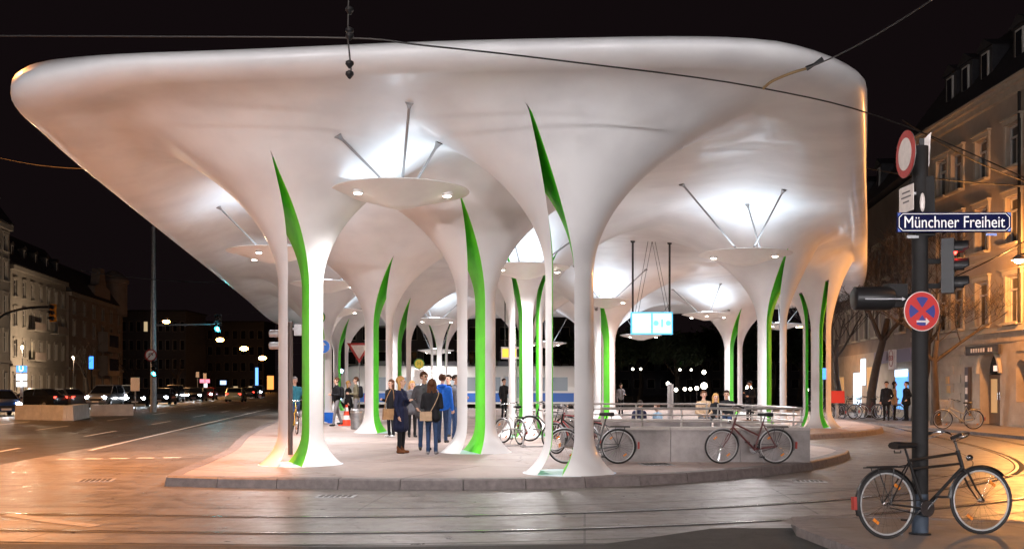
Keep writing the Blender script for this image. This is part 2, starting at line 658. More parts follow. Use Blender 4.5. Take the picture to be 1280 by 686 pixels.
# painted lines of the avenue
def line_at(x0, off, y0, y1, w, name='lane_marking'):
    """stripe parallel to the avenue, off metres left of the bus-lane line"""
    base = V(-11.05, 28.6, 0)
    n = V(STREET.y, -STREET.x, 0)
    def q(y):
        t = (y - base.y) / STREET.y
        return base + STREET * t - n * off
    mb = MB()
    ribbon(mb, [q(y0), q((y0 + y1) / 2), q(y1)], w / 2, 0.010)
    return mb
markings = []
m_ = line_at(0, 0, 26.5, 75, 0.14).build('lane_line', MAT['paint']); markings.append(m_)
for off in (2.1, 5.2, 8.4):
    y = 20.0 + off * 1.7
    while y < 120:
        markings.append(line_at(0, off, y, y + 4.2, 0.13).build('lane_dash', MAT['paint']))
        y += 10.5
for i in range(5):                                    # short cross dashes where the bus lane meets the yard
    a = pix(72 + i * 33, 574 - 0.5 * i); b = pix(94 + i * 33, 574 - 0.5 * i)
    mb = MB(); ribbon(mb, [a, (a + b) / 2, b], 0.12, 0.010)
    markings.append(mb.build('lane_dash', MAT['paint']))
mb = MB(); ribbon(mb, [pix(10, 643), pix(60, 651), pix(120, 658)], 0.10, 0.010); markings.append(mb.build('lane_dash', MAT['paint_worn']))
for m_ in markings:
    m_['kind'] = 'structure'

# ------------------------------------------------------------------ platform island with kerb stones
PZ = 0.17
isl = spline([(-5.7, 17.05, 0), (-4.4, 16.72, 0), (-3.0, 16.55, 0), (-0.5, 16.42, 0), (1.85, 17.05, 0), (3.65, 18.15, 0), (5.6, 20.0, 0), (7.1, 22.4, 0),
              (7.85, 24.2, 0), (7.75, 26.0, 0), (7.5, 28.2, 0), (8.6, 31.2, 0), (11.3, 33.8, 0), (13.4, 37.5, 0), (14.6, 44, 0), (15.6, 54, 0),
              (13.5, 64, 0), (4, 67.5, 0), (-7, 69, 0), (-12.9, 68, 0), (-11.2, 52, 0), (-9.4, 39, 0), (-8.0, 30.5, 0), (-6.75, 24.5, 0), (-6.25, 21.0, 0), (-5.95, 18.5, 0)], 10, True)
isl = [V(p[0], p[1], 0) for p in isl]
isl_s = resample(isl, 1.0, True)
KW = 0.30
inner = offset(isl_s, KW + 0.004, True)               # left of a ccw outline is inside
platform = poly_sheet('platform', [(p.x, p.y) for p in inner], PZ, MAT['platform'])
kerb_in = offset(isl_s, KW, True)
for i in range(len(isl_s)):
    a, b = isl_s[i], isl_s[(i + 1) % len(isl_s)]
    c, d = kerb_in[i], kerb_in[(i + 1) % len(isl_s)]
    g = 0.006 / max(0.05, (b - a).length)
    a2, b2, c2, d2 = a.lerp(b, g), b.lerp(a, g), c.lerp(d, g), d.lerp(c, g)
    mb = MB()
    top = PZ + 0.004 + random.uniform(-0.003, 0.003)
    lean = (c2 - a2) * 0.10                           # battered face, eased arris
    vs_ = [V(a2.x, a2.y, 0.0), V(b2.x, b2.y, 0.0), V(d2.x, d2.y, 0.0), V(c2.x, c2.y, 0.0)]
    for k, z in ((0.10, top - 0.025), (0.19, top)):
        vs_ += [V(*(a2 + (c2 - a2) * k)[:2], z), V(*(b2 + (d2 - b2) * k)[:2], z), V(d2.x, d2.y, z), V(c2.x, c2.y, z)]
    fs = [(8, 9, 10, 11)]
    for l in (0, 4):
        for k in range(4):
            fs.append((l + k, l + (k + 1) % 4, l + 4 + (k + 1) % 4, l + 4 + k))
    mb.add(vs_, fs)
    mb.build('kerb_stone', MAT['kerb'], platform, 20)

# ------------------------------------------------------------------ canopy
H_C, Z_B, R_F = 7.0, 3.50, 7.2
Z_LIP, Z_TOP, NOSE = 6.36, 6.80, 0.5
# x, y, shaft radius, side of the thick leg (+1 right, -1 left, 0 thin legs on both sides), slit heading in degrees from straight ahead, apex height
COLS = [
    (-4.00, 19.7, .415, 1, -21, 5.62), (0.98, 17.75, .41, 1, 4, 5.45), (-0.80, 23.3, .43, 1, -17, 5.65), (0.40, 30.6, .50, 0, -6, 5.6),
    (-4.25, 33.2, .44, -1, 4, 5.6), (8.05, 32.2, .44, -1, 24, 5.6), (10.85, 37.0, .48, 0, 24, 5.6), (4.1, 46.0, .46, 1, -12, 5.6),
    (5.1, 61.0, .44, 1, -4, 5.6), (11.6, 54.5, .46, -1, 24, 5.6), (-5.1, 48.0, .44, -1, 6, 5.6), (-4.2, 60.0, .48, 0, -5, 5.6),
    (-10.2, 62.0, .44, -1, 0, 5.6), (-9.0, 49.0, .44, 1, -12, 5.6), (0.6, 52.0, .46, 0, 2, 5.6), (-12.2, 66.5, .42, 1, -8, 5.6), (-7.7, 42.0, .42, 1, -16, 5.6),
]
outline = spline([(-8.15, 16.9, 0), (-7.6, 16.2, 0), (-6.4, 15.85, 0), (-4.2, 15.6, 0), (-1.43, 15.25, 0), (0.71, 15.08, 0), (2.6, 15.0, 0), (3.75, 15.15, 0),
                  (4.45, 15.5, 0), (5.1, 16.05, 0), (5.68, 16.8, 0), (6.15, 18.0, 0), (8.2, 24.05, 0), (10.25, 30, 0), (12.4, 36.3, 0), (16.0, 47, 0), (18.3, 55, 0),
                  (18.6, 60, 0), (16, 65, 0), (8, 70, 0), (-4, 74, 0), (-13, 76, 0), (-16.3, 74.5, 0), (-16.4, 70, 0), (-13.5, 51.6, 0), (-10.5, 31.8, 0), (-8.9, 21.3, 0), (-8.4, 18.3, 0)], 10, True)
outline = [V(p[0], p[1], 0) for p in outline]
rim = resample(outline, 0.42, True)
rim_np = np.array([(p.x, p.y) for p in rim])
soffit_rim = offset(rim, NOSE, True)
sof_np = np.array([(p.x, p.y) for p in soffit_rim])


def seg_dist(P, poly):
    a = poly
    b = np.roll(poly, -1, 0)
    ab = b - a
    t = ((P[:, None, :] - a[None]) * ab[None]).sum(2) / (ab ** 2).sum(1)[None]
    t = np.clip(t, 0, 1)
    q = a[None] + t[..., None] * ab[None]
    return np.sqrt(((P[:, None, :] - q) ** 2).sum(2)).min(1)


def inside(P, poly):
    x, y = P[:, 0], P[:, 1]
    a = poly
    b = np.roll(poly, -1, 0)
    c = np.zeros(len(P), bool)
    for i in range(len(a)):
        cond = ((a[i, 1] > y) != (b[i, 1] > y))
        xi = (b[i, 0] - a[i, 0]) * (y - a[i, 1]) / (b[i, 1] - a[i, 1] + 1e-12) + a[i, 0]
        c ^= cond & (x < xi)
    return c


def funnel(r, r0, rf=R_F):
    t = np.clip((r - r0) / (rf - r0), 0, 1)
    return Z_B + (H_C - Z_B) * np.sqrt(np.maximum(0, 1 - (1 - t) ** 2))


def zfield(P):
    P = np.asarray(P, float)
    zs = np.stack([funnel(np.hypot(P[:, 0] - c[0], P[:, 1] - c[1]), c[2]) for c in COLS], 1)
    k = 0.14
    mn = zs.min(1, keepdims=True)
    z = mn[:, 0] - k * np.log(np.exp(-(zs - mn) / k).sum(1)) + 0.0
    z = np.where(z < mn[:, 0] - 0.25, mn[:, 0] - 0.25, z)
    e = np.minimum(seg_dist(P, sof_np) / 2.3, 1)
    rc = np.min(np.stack([np.hypot(P[:, 0] - c[0], P[:, 1] - c[1]) - c[2] for c in COLS], 1), 1)
    w = (1 - e) ** 2 * (1 + 2 * e)
    w = w * np.clip(rc / 1.0, 0, 1)
    tl_ = np.clip((-5.5 - P[:, 0]) / 2.8, 0, 1)             # the lip hangs lower along the avenue side
    lip = Z_LIP - 0.42 * tl_ * tl_ * (3 - 2 * tl_)
    return z * (1 - w) + lip * w


RJ = [min(2.0, float(seg_dist(np.array([[c[0], c[1]]]), sof_np)[0]) - 0.25) for c in COLS]   # where the column meets the shell
canopy = empty('tram_stop_canopy', (1.0, 40, 0), 0, 'sweeping white tram stop roof on split trumpet columns with green slits', 'canopy')
INV = Matrix.Translation((-1.0, -40, 0))


def grad_normals(P, down=True):
    h = 0.02
    zx = (zfield(P + [h, 0]) - zfield(P - [h, 0])) / (2 * h)
    zy = (zfield(P + [0, h]) - zfield(P - [0, h])) / (2 * h)
    n = np.stack([zx, zy, -np.ones(len(P))], 1)
    return n / np.linalg.norm(n, axis=1, keepdims=True)


def build_shell():
    pts, edges, faces = [], [], []
    n0 = len(soffit_rim)
    pts += [(p.x, p.y) for p in soffit_rim]
    edges += [(i, (i + 1) % n0) for i in range(n0)]
    NR = 48
    for c, R_J in zip(COLS, RJ):
        b = len(pts)
        for k in range(NR):
            th = 2 * math.pi * k / NR
            pts.append((c[0] + R_J * math.cos(th), c[1] + R_J * math.sin(th)))
        edges += [(b + k, b + (k + 1) % NR) for k in range(NR)]
    cand = []
    st = 0.42
    for j in range(int(74 / st)):
        for i in range(int(40 / st)):
            cand.append((-19 + (i + 0.5 * (j % 2)) * st, 15 + j * st * 0.9))
    cand = np.array(cand)
    ok = inside(cand, sof_np) & (seg_dist(cand, sof_np) > 0.2)
    for c, R_J in zip(COLS, RJ):
        ok &= np.hypot(cand[:, 0] - c[0], cand[:, 1] - c[1]) > R_J + 0.22
    pts += [tuple(p) for p in cand[ok]]
    vo, eo, fo, _, _, _ = delaunay_2d_cdt([Vector(p) for p in pts], edges, [], 0, 1e-6)
    P = np.array([(v.x, v.y) for v in vo])
    cen = np.array([P[list(f)].mean(0) for f in fo])
    keep = inside(cen, sof_np)
    for c, R_J in zip(COLS, RJ):
        keep &= np.hypot(cen[:, 0] - c[0], cen[:, 1] - c[1]) > R_J * 0.998
    z = zfield(P)
    verts = [(p[0] - 1.0, p[1] - 40, zz) for p, zz in zip(P, z)]
    fl = [tuple(reversed(f)) for f, k in zip(fo, keep) if k]
    nrm = list(map(tuple, grad_normals(P)))
    # rounded nose: rings from the soffit lip round to the upper side
    ns = len(rim)
    base_idx = list(range(n0))
    prev = base_idx
    zc, hz_ = (Z_LIP + Z_TOP) / 2, (Z_TOP - Z_LIP) / 2
    K = 12
    zl = zfield(np.array([(p.x, p.y) for p in soffit_rim]))
    inn = offset(rim, 1.0, True)
    for k in range(1, K + 1):
        ph = -math.pi / 2 + math.pi * k / K
        off_d = NOSE * (1 - math.cos(ph))
        cur = []
        for i in range(ns):
            nd = (inn[i] - rim[i])
            p = rim[i] + nd * off_d
            lo = zl[i]
            f = (math.sin(ph) + 1) / 2
            zz = lo * (1 - f) + Z_TOP * f
            cur.append(len(verts))
            verts.append((p.x - 1.0, p.y - 40, zz))
            out = -nd
            nn = V(out.x * math.cos(ph), out.y * math.cos(ph), math.sin(ph) * NOSE / hz_).normalized()
            nrm.append(tuple(nn))
        for i in range(ns):
            j = (i + 1) % ns
            fl.append((prev[i], prev[j], cur[j], cur[i]))
        prev = cur
    # upper side: shallow dome
    for off_d, zz in ((2.2, Z_TOP + 0.40), (5.0, Z_TOP + 0.45)):
        cur = []
        o2 = offset(rim, off_d, True)
        for p in o2:
            cur.append(len(verts))
            verts.append((p.x - 1.0, p.y - 40, zz))
            nrm.append((0, 0, 1))
        for i in range(ns):
            j = (i + 1) % ns
            fl.append((prev[i], prev[j], cur[j], cur[i]))
        prev = cur
    me = bpy.data.meshes.new('roof_shell')
    me.from_pydata(verts, [], fl)
    me.polygons.foreach_set('use_smooth', [True] * len(me.polygons))
    me.normals_split_custom_set_from_vertices(nrm)
    o = link('roof_shell', me, MAT['roof'], canopy)
    # upper skin closes the middle
    top = [(p.x - 1.0, p.y - 40) for p in offset(rim, 4.9, True)]
    bm = bmesh.new()
    f = bm.faces.new([bm.verts.new((p[0], p[1], Z_TOP + 0.445)) for p in top])
    bmesh.ops.triangulate(bm, faces=[f])
    me2 = bpy.data.meshes.new('upper_skin')
    bm.to_mesh(me2)
    bm.free()
    link('upper_skin', me2, MAT['roof'], canopy)


def build_column(c, R_J):
    cx, cy, r0, side, hd, apex = c
    t = R_(hd)
    v = np.array([math.sin(t), math.cos(t)])
    u = np.array([math.cos(t), -math.sin(t)]) * (side if side else 1)
    # levels: base flare, shaft, funnel
    lev = []
    for zz in np.concatenate([np.linspace(0, 0.75, 12), np.linspace(0.95, Z_B - PZ - 0.15, 7)]):
        d = 0.36 * max(0, 1 - zz / 0.75) ** 2.6
        lev.append((r0 + d, PZ + zz, d, 'b'))
    for s in np.linspace(0, 1, 34):
        r = r0 + (R_J - r0) * s ** 2.2
        lev.append((r, None, r - r0, 't'))
    NA = 14
    outer, green = MB(), MB()
    rows_o, rows_g = [], []
    for (R, z, d, kind) in lev:
        zm = z if z is not None else float(funnel(np.array([R]), r0)[0])
        k = 0.62 if kind == 'b' else 0.50
        g = 0.38 * (1 - min(1, max(0, (zm - 3.5) / (apex - 3.5))) ** 1.5)
        if kind == 'b':
            g *= 1 + 0.1 * d / 0.36
        if side:
            cs = [-0.10 - k * d]
        else:
            cs = [-0.245 - k * d * 0.9, 0.245 + k * d * 0.9]
            g *= 0.55
        cuts = [-R]
        for q in cs:
            a, b = max(q - g / 2, -R * 0.985), min(q + g / 2, R * 0.985)
            cuts += [a, b]
        cuts.append(R)
        row = []
        for i in range(0, len(cuts), 2):
            ta, tb = math.acos(max(-1, min(1, cuts[i + 1] / R))), math.acos(max(-1, min(1, cuts[i] / R)))
            for sg in (-1, 1):
                for n in range(NA + 1):
                    th = sg * (ta + (tb - ta) * n / NA)
                    uv = u * (R * math.cos(th)) + v * (R * math.sin(th))
                    row.append((cx + uv[0], cy + uv[1]))
        P = np.array(row)
        zr = np.full(len(P), z) if z is not None else zfield(P)
        rows_o.append((P, zr, kind))
        if g > 0.004:
            gr = []
            for q in cuts[1:-1]:
                h = math.sqrt(max(0, R * R - q * q))
                ends = np.array([u * q - v * h, u * q + v * h]) + [cx, cy]
                ze = np.full(2, z) if z is not None else zfield(ends)
                for n in range(5):
                    f = n / 4
                    p = ends[0] * (1 - f) + ends[1] * f
                    gr.append((p[0], p[1], ze[0] * (1 - f) + ze[1] * f))
            rows_g.append(gr)
    nper = len(rows_o[0][0])
    narc = nper // (NA + 1)
    verts, faces, nrm = [], [], []
    for li, (P, zr, kind) in enumerate(rows_o):
        for p, z in zip(P, zr):
            verts.append((p[0], p[1], z))
    for li in range(len(rows_o) - 1):
        for a in range(narc):
            for n in range(NA):
                i = li * nper + a * (NA + 1) + n
                q = (i, i + 1, i + 1 + nper, i + nper)
                faces.append(q)
    cm = empty_mesh('column', [(p[0] - cx, p[1] - cy, p[2]) for p in verts], faces, weld=0.0006)
    # near the joint take the normals of the shell, so that no seam shows
    co = np.array([tuple(v.co) for v in cm.vertices])
    nv = np.array([tuple(v.normal) for v in cm.vertices])
    rr = np.hypot(co[:, 0], co[:, 1])
    gn = grad_normals(co[:, :2] + [cx, cy])
    sel = rr > R_J - 0.5
    sgn_ = 1.0 if (nv[sel] * gn[sel]).sum(1).mean() > 0 else -1.0
    if sgn_ < 0:
        cm.flip_normals()
        nv = -nv
    bl = np.clip((rr - (R_J - 0.5)) / 0.3, 0, 1)[:, None]
    nn = nv * (1 - bl) + gn * bl
    nn /= np.linalg.norm(nn, axis=1, keepdims=True)
    cm.normals_split_custom_set_from_vertices([tuple(q) for q in nn])
    o = link('column', cm, MAT['roof'], canopy)
    o.location = (cx - 1.0, cy - 40, 0)
    gm, gf = [], []
    npg = len(rows_g[0])
    for gr in rows_g:
        gm += [(p[0] - cx, p[1] - cy, p[2]) for p in gr]
    for li in range(len(rows_g) - 1):
        for a in range(npg // 5):
            for n in range(4):
                i = li * npg + a * 5 + n
                gf.append((i, i + 1, i + 1 + npg, i + npg))
    link('slit_lining', empty_mesh('slit_lining', gm, gf, weld=0.0), MAT['green'], o)
    mb = MB()
    mb.lathe([(0.0, PZ + 0.004), (0.72, PZ + 0.004), (0.80, PZ + 0.002)], 28)
    link('base_light', mb.mesh('base_light'), MAT['baseglow'], o)
    return o


def empty_mesh(name, verts, faces, weld=0.0):
    me = bpy.data.meshes.new(name)
    me.from_pydata([tuple(map(float, p)) for p in verts], [], faces)
    bm = bmesh.new()
    bm.from_mesh(me)
    if weld:
        bmesh.ops.remove_doubles(bm, verts=bm.verts, dist=weld)
    bmesh.ops.dissolve_degenerate(bm, edges=bm.edges, dist=1e-6)
    bmesh.ops.recalc_face_normals(bm, faces=bm.faces)
    bm.to_mesh(me)
    bm.free()
    me.polygons.foreach_set('use_smooth', [True] * len(me.polygons))
    me.set_sharp_from_angle(angle=R_(50))
    return me


build_shell()
for c, rj in zip(COLS, RJ):
    build_column(c, rj)

# ------------------------------------------------------------------ disc lamps hung under the canopy
SAUCERS = [(501, 240, 19.07), (931, 318, 28.1), (343, 315, 27.6), (655, 335, 28.5), (408, 355, 36.3), (421, 388, 47.5), (757, 376, 43.3), (884, 393, 51.8),
           (995, 373, 42.3), (975, 406, 58.0), (801, 419, 62.0), (684, 429, 66.0), (545, 438, 70.0), (543, 400, 56.0), (404, 412, 63.0)]
SL = ['with its three long struts fixed nearest the front lip', 'above the bicycle wall beside a split column', 'close to the left roof edge over the road',
      'in front of the column with two green slits', 'second in the row along the avenue side', 'third in the row along the avenue side', 'between the hanging monitor and the front column',
      'over the people standing behind the railing', 'in front of the far right column', 'lowest over the far right end of the platform', 'just below the hanging monitor',
      'beside the amber departure board', 'low over the waiting tram', 'over the group of waiting people', 'over the street crossing at the avenue end']
lamp_mesh = {}


def saucer_meshes():
    mb = MB()
    mb.lathe([(0.0, -0.29), (0.20, -0.29), (0.26, -0.275), (0.60, -0.175), (0.95, -0.08), (1.18, -0.022), (1.255, 0.0), (1.26, 0.012), (1.20, 0.03), (0.9, 0.075), (0.5, 0.11), (0.0, 0.115)], 40)
    lamp_mesh['disc'] = mb.mesh('disc', 50)
    mb = MB(); mb.lathe([(0.0, -0.012), (0.075, -0.012), (0.095, 0.0), (0.095, 0.06), (0.0, 0.06)], 16); lamp_mesh['ring'] = mb.mesh('spot_ring')
    mb = MB(); mb.lathe([(0.0, -0.030), (0.05, -0.024), (0.074, -0.013)], 16); lamp_mesh['lens'] = mb.mesh('lens')
    mb = MB(); mb.lathe([(0.27, 0.125), (0.26, 0.150), (0.0, 0.153)], 24); lamp_mesh['up'] = mb.mesh('uplight')
    for m in (('disc', 'lampbody'), ('ring', 'lampbody'), ('lens', 'spot'), ('up', 'uplens')):
        lamp_mesh[m[0]].materials.append(MAT[m[1]])


def ceiling_hit(px, py):
    """where the ray through a photo pixel meets the soffit"""
    ds = np.arange(16.2, 60, 0.04)
    P = np.stack([(px - 640) / F_PX * ds, ds], 1)
    zc = zfield(P)
    zr = EYE + (HZ - py) / F_PX * ds
    k = int(np.argmax(zr >= zc))
    return V(P[k, 0], P[k, 1], zc[k])


STRUT_TOPS = {0: [(422, 167), (512, 128), (549, 178)], 1: [(852, 230), (934, 255), (980, 237)]}
saucer_meshes()
for i, (px, py, d) in enumerate(SAUCERS):
    p = at(px, py, d)
    root = empty('disc_lamp', p, 0, 'white disc pendant lamp ' + SL[i], 'lamp', 'disc lamps under the canopy')
    def put(nm, key, loc=(0, 0, 0), par=root):
        o = bpy.data.objects.new(nm, lamp_mesh[key]); COL.objects.link(o); o.parent = par; o.location = loc
        return o
    put('disc', 'disc')
    put('uplight', 'up')
    rot = [0.25, 1.9, 0.9, 2.5, 0.4][i % 5]
    for k in range(3):
        th = rot + k * 2 * math.pi / 3 + 3.6
        ring = put('spot_ring', 'ring', (0.92 * math.cos(th), 0.92 * math.sin(th), -0.125))
        put('lens', 'lens', (0, 0, 0), ring)
    for k in range(3):
        th = rot + k * 2 * math.pi / 3 + 4.0
        tx, ty = 1.75 * math.cos(th), 1.75 * math.sin(th)
        if i in STRUT_TOPS:
            tp = ceiling_hit(*STRUT_TOPS[i][k])
            tx, ty = tp.x - p.x, tp.y - p.y
        th = math.atan2(ty, tx)
        a = V(0.42 * math.cos(th), 0.42 * math.sin(th), 0.10)
        zt = float(zfield(np.array([[p.x + tx, p.y + ty]]))[0])
        b = V(tx, ty, zt - p.z + 0.01)
        mb = MB()
        dirv = (b - a).normalized()
        mb.tube([a, b - dirv * 0.10], 0.024, 8)
        mb.tube([b - dirv * 0.14, b - dirv * 0.07, b + dirv * 0.005], [0.028, 0.045, 0.075], 10)
        mb.build('strut', MAT['strut'], root)
    near = 1.0
    gap_ = float(zfield(np.array([[p.x, p.y]]))[0]) - p.z
    lamp('uplight_beam', 'AREA', (0, 0, 0.17), 62 * min(1.0, max(0.3, gap_ / 1.5)) ** 1.6, (0.72, 0.86, 1.0), root, 2.3, (0, 0, 1))
    lamp('spot_beam', 'SPOT', (0, 0, -0.42), 900 if i == 0 else 1550, (1.0, 0.95, 0.95), root, 0.25, (0, 0, -1), spot=165, blend=0.7)

# iron covers and drain grates let into the yard and platform
MAT['iron'] = mat('cast_iron', (0.06, 0.055, 0.05), 0.5, metal=0.6, var=0.3, vscale=12)
for i, (px, py, z, w, d) in enumerate([(1012, 601, 0.004, 0.55, 0.4), (420, 620, 0.004, 0.6, 0.35), (820, 580, PZ, 0.6, 0.6), (120, 600, 0.004, 0.6, 0.6)]):
    q = pix(px, py, z)
    r = empty('iron_cover', (q.x, q.y, z), R_(8 * i - 10), ['small iron drain grate in the concrete near the kerb bend', 'iron drain cover in the yard before the front kerb', 'square iron cover on the platform before the low wall', 'square iron cover in the yard near the avenue'][i], 'drain cover')
    mb = MB(); mb.box((0, 0, 0.003), (w, d, 0.006)); mb.build('frame', MAT['galv'], r)
    n = 6
    for k in range(n):
        mb = MB(); mb.box((-w * .42 + w * .84 * (k + .5) / n, 0, 0.0085), (w * .84 / n * 0.6, d * 0.82, 0.005)); mb.build('bar', MAT['iron'], r)
# ------------------------------------------------------------------ street lamps (each carries its own light)
def post_lamp(loc, h, arm, rz, power, label, col=(1.0, 0.50, 0.20), lens='sodium', group='street lamps', beam=168):
    root = empty('street_lamp', loc, rz, label, 'street lamp', group)
    mb = MB()
    mb.tube([(0, 0, 0), (0, 0, 0.9), (0, 0, 0.95), (0, 0, h - 0.5)], [0.09, 0.09, 0.065, 0.05], 10)
    mb.tube([(0, 0, h - 0.5), (0.05 * arm, 0, h - 0.15), (0.3 * arm, 0, h), (arm, 0, h + 0.05)], 0.04, 8)
    mb.build('post', MAT['polegrey'], root)
    mb = MB()
    mb.box((arm + 0.2, 0, h + 0.07), (0.7, 0.26, 0.12), taper=(0.8, 0.7))
    hd = mb.build('lamp_head', MAT['galv'], root)
    mb = MB()
    mb.ball((arm + 0.22, 0, h + 0.005), (0.24, 0.11, 0.06), 14, 6)
    mb.build('lens', MAT[lens], root)
    lamp('beam', 'SPOT', (arm + 0.22, 0, h - 0.09), power, col, root, 0.15, (0, 0, -1), spot=beam, blend=0.5)
    return root


MAT['warmlens'] = mat('warm_white_lens', (1, 0.9, 0.8), 0.3, emit=(1.0, 0.78, 0.58), estr=30)
post_lamp((-12.9, 20.5, 0), 9.4, 1.6, R_(0), 15000, 'sodium street lamp with bent arm beside the avenue lanes', (1.0, 0.34, 0.07), beam=135)
post_lamp((13.5, 9.0, 0), 8.5, 1.4, R_(170), 600, 'sodium street lamp on the corner pavement past the sign post', (1.0, 0.45, 0.16))
post_lamp((-6.5, 4.0, 0), 9.4, 1.8, R_(30), 1500, 'added warm white street lamp out of view lighting the road', (1.0, 0.78, 0.66), 'warmlens')  # unseen lamp added to brighten the foreground road


def fill_lantern(loc, h, power, label, col=(1.0, 0.955, 0.98)):
    """added globe lantern out of view, shining all round to light the canopy front"""
    r = empty('fill_lantern', loc, 0, label, 'lantern', 'added lanterns behind the camera')
    mb = MB(); mb.tube([(0, 0, 0), (0, 0, 0.8), (0, 0, 0.85), (0, 0, h - 0.22)], [0.08, 0.08, 0.05, 0.04], 10); mb.build('post', MAT['polegrey'], r)
    mb = MB(); mb.lathe([(0.04, h - 0.26), (0.12, h - 0.22), (0.10, h - 0.18)], 12); mb.build('collar', MAT['galv'], r)
    mb = MB(); mb.ball((0, 0, h), 0.21, 16, 10); g = mb.build('globe', MAT['warmlens'], r)
    mb = MB(); mb.lathe([(0.13, h + 0.18), (0.0, h + 0.26)], 12); mb.build('cap', MAT['galv'], r)
    for k in range(4):
        a = math.pi / 2 * k
        lamp('glow', 'POINT', (0.36 * math.cos(a), 0.36 * math.sin(a), h), power / 4, col, r, 0.12)
    return r


fill_lantern((-13, -5, 0), 4.6, 8000, 'added globe lantern behind the camera lighting the left tip of the roof')  # unseen lanterns added to light the fascia and soffit from below
fill_lantern((0.5, -9, 0), 4.6, 9000, 'added globe lantern behind the camera lighting the middle of the roof')
fill_lantern((13, -7, 0), 4.6, 5500, 'added globe lantern behind the camera lighting the right of the roof')

post_lamp((-26.5, 40.0, 0), 9.5, 1.8, R_(0), 7000, 'added sodium street lamp out of view lighting the near avenue lanes', (1.0, 0.42, 0.12), beam=150)  # unseen lamp added to tint the avenue lanes orange
post_lamp((-36.5, 64.0, 0), 9.5, 1.8, R_(0), 7000, 'added sodium street lamp out of view lighting the barriers and cars', (1.0, 0.45, 0.15), beam=150)  # another unseen lamp, added for orange light on barriers and cars
post_lamp((18.0, 62.5, 0.0), 5.2, 0.5, R_(180), 900, 'short orange street lamp in front of the chemist shop window')


def wall_lamp(p, out, power, label):
    """lamp on a bracket from a facade"""
    root = empty('wall_lamp', p, 0, label, 'wall lamp')
    mb = MB(); mb.tube([(-out[0] * 1.0, -out[1] * 1.0, 0.25), (-out[0] * 0.4, -out[1] * 0.4, 0.32), (0, 0, 0.16)], 0.03, 8); mb.build('bracket', MAT['polegrey'], root)
    mb = MB(); mb.lathe([(0.05, 0.2), (0.22, 0.08), (0.26, 0.0), (0.0, 0.0)], 16); mb.build('hood', MAT['galv'], root)
    mb = MB(); mb.ball((0, 0, -0.03), (0.17, 0.17, 0.09), 12, 6); mb.build('lens', MAT['sodium'], root)
    lamp('beam', 'POINT', (0, 0, -0.25), power, (1.0, 0.40, 0.10), root, 0.1)
    return root


wall_lamp(V(17.75, 36.4, 6.05), (-1.25, 0), 2200, 'orange lamp on a bracket from the ochre facade')
# pendant lamps over the avenue
for i, (px, py, d) in enumerate([(208, 401, 118), (275, 424, 165), (305, 435, 203), (328, 447, 273)]):
    p = at(px, py, d)
    r = empty('pendant_street_lamp', p, 0, 'orange street lamp hung on a wire over the avenue ' + ['beside the tall mast', 'under the hanging green signal', 'halfway to the far shops', 'above the farthest car lights'][i], 'street lamp', 'orange lamps hung over the avenue')
    s_ = 1.0 + 0.5 * i
    mb = MB(); mb.lathe([(0.06, 0.35), (0.3, 0.12), (0.34, 0.0), (0.0, 0.0)], 12); mb.build('hood', MAT['galv'], r)
    mb = MB(); mb.ball((0, 0, -0.08), (0.42 * s_, 0.42 * s_, 0.22 * s_), 10, 6); mb.build('lens', MAT['sodium'], r)
    mb = MB(); mb.tube([(-14, 0, 1.3), (0, 0, 0.35), (20, 0, 1.6)], 0.012, 5); mb.build('span_wire', MAT['wire'], r)
    if i < 2:
        lamp('beam', 'SPOT', (0, 0, -0.4), 3500, (1.0, 0.5, 0.2), r, 0.3, (0, 0, -1), spot=165, blend=0.4)


# ------------------------------------------------------------------ lettering
def text_mesh(name, body, size, m, parent, loc, rot, extrude=0.002, bold=0.0, align='CENTER', xs=1.0):
    cu = bpy.data.curves.new(name, 'FONT')
    cu.body = body
    cu.size = size
    cu.extrude = extrude
    cu.offset = bold
    cu.align_x = align
    cu.align_y = 'CENTER'
    ob = bpy.data.objects.new(name, cu)
    COL.objects.link(ob)
    dg = bpy.context.evaluated_depsgraph_get()
    me = bpy.data.meshes.new_from_object(ob.evaluated_get(dg))
    bpy.data.objects.remove(ob)
    o = link(name, me, m, parent)
    o.location = loc
    o.rotation_euler = rot
    o.scale = (xs, 1, 1)
    return o


def disc(mb, c, r, nrm, t=0.006, n=32, y=1.0):
    """thin disc with its axis along nrm"""
    q = Vector(nrm).to_track_quat('Z', 'Y').to_matrix()
    mb.lathe([(0, 0), (r, 0), (r, t), (0, t)], n, c, q)
    return mb


# ------------------------------------------------------------------ pavement corner, sign post
WZ = 0.10
walk_poly = [(3.30, 9.6), (3.10, 12.0), (3.6, 12.5), (4.6, 12.35), (6.5, 11.6), (14, 9.0), (22, 7), (22, 3), (4.6, 3)]
pavement = poly_sheet('pavement', walk_poly, WZ, MAT['walk'])
kp = [V(*p, 0) for p in [(4.75, 3), (3.30, 9.6), (3.08, 12.02), (3.6, 12.55), (4.6, 12.4), (6.5, 11.65), (14, 9.05)]]
kp = resample(kp, 0.95)
for i in range(len(kp) - 1):
    a, b = kp[i], kp[i + 1]
    t = (b - a).normalized()
    n = V(-t.y, t.x, 0)
    mb = MB()
    q = [a + t * 0.006 + n * 0.02, b - t * 0.006 + n * 0.02, b - t * 0.006 - n * 0.16, a + t * 0.006 - n * 0.16]
    mb.prism([(p.x, p.y) for p in reversed(q)], 0.0, WZ + 0.006 + random.uniform(-.002, .002))
    mb.build('kerb_stone', MAT['kerb'], pavement, 20)

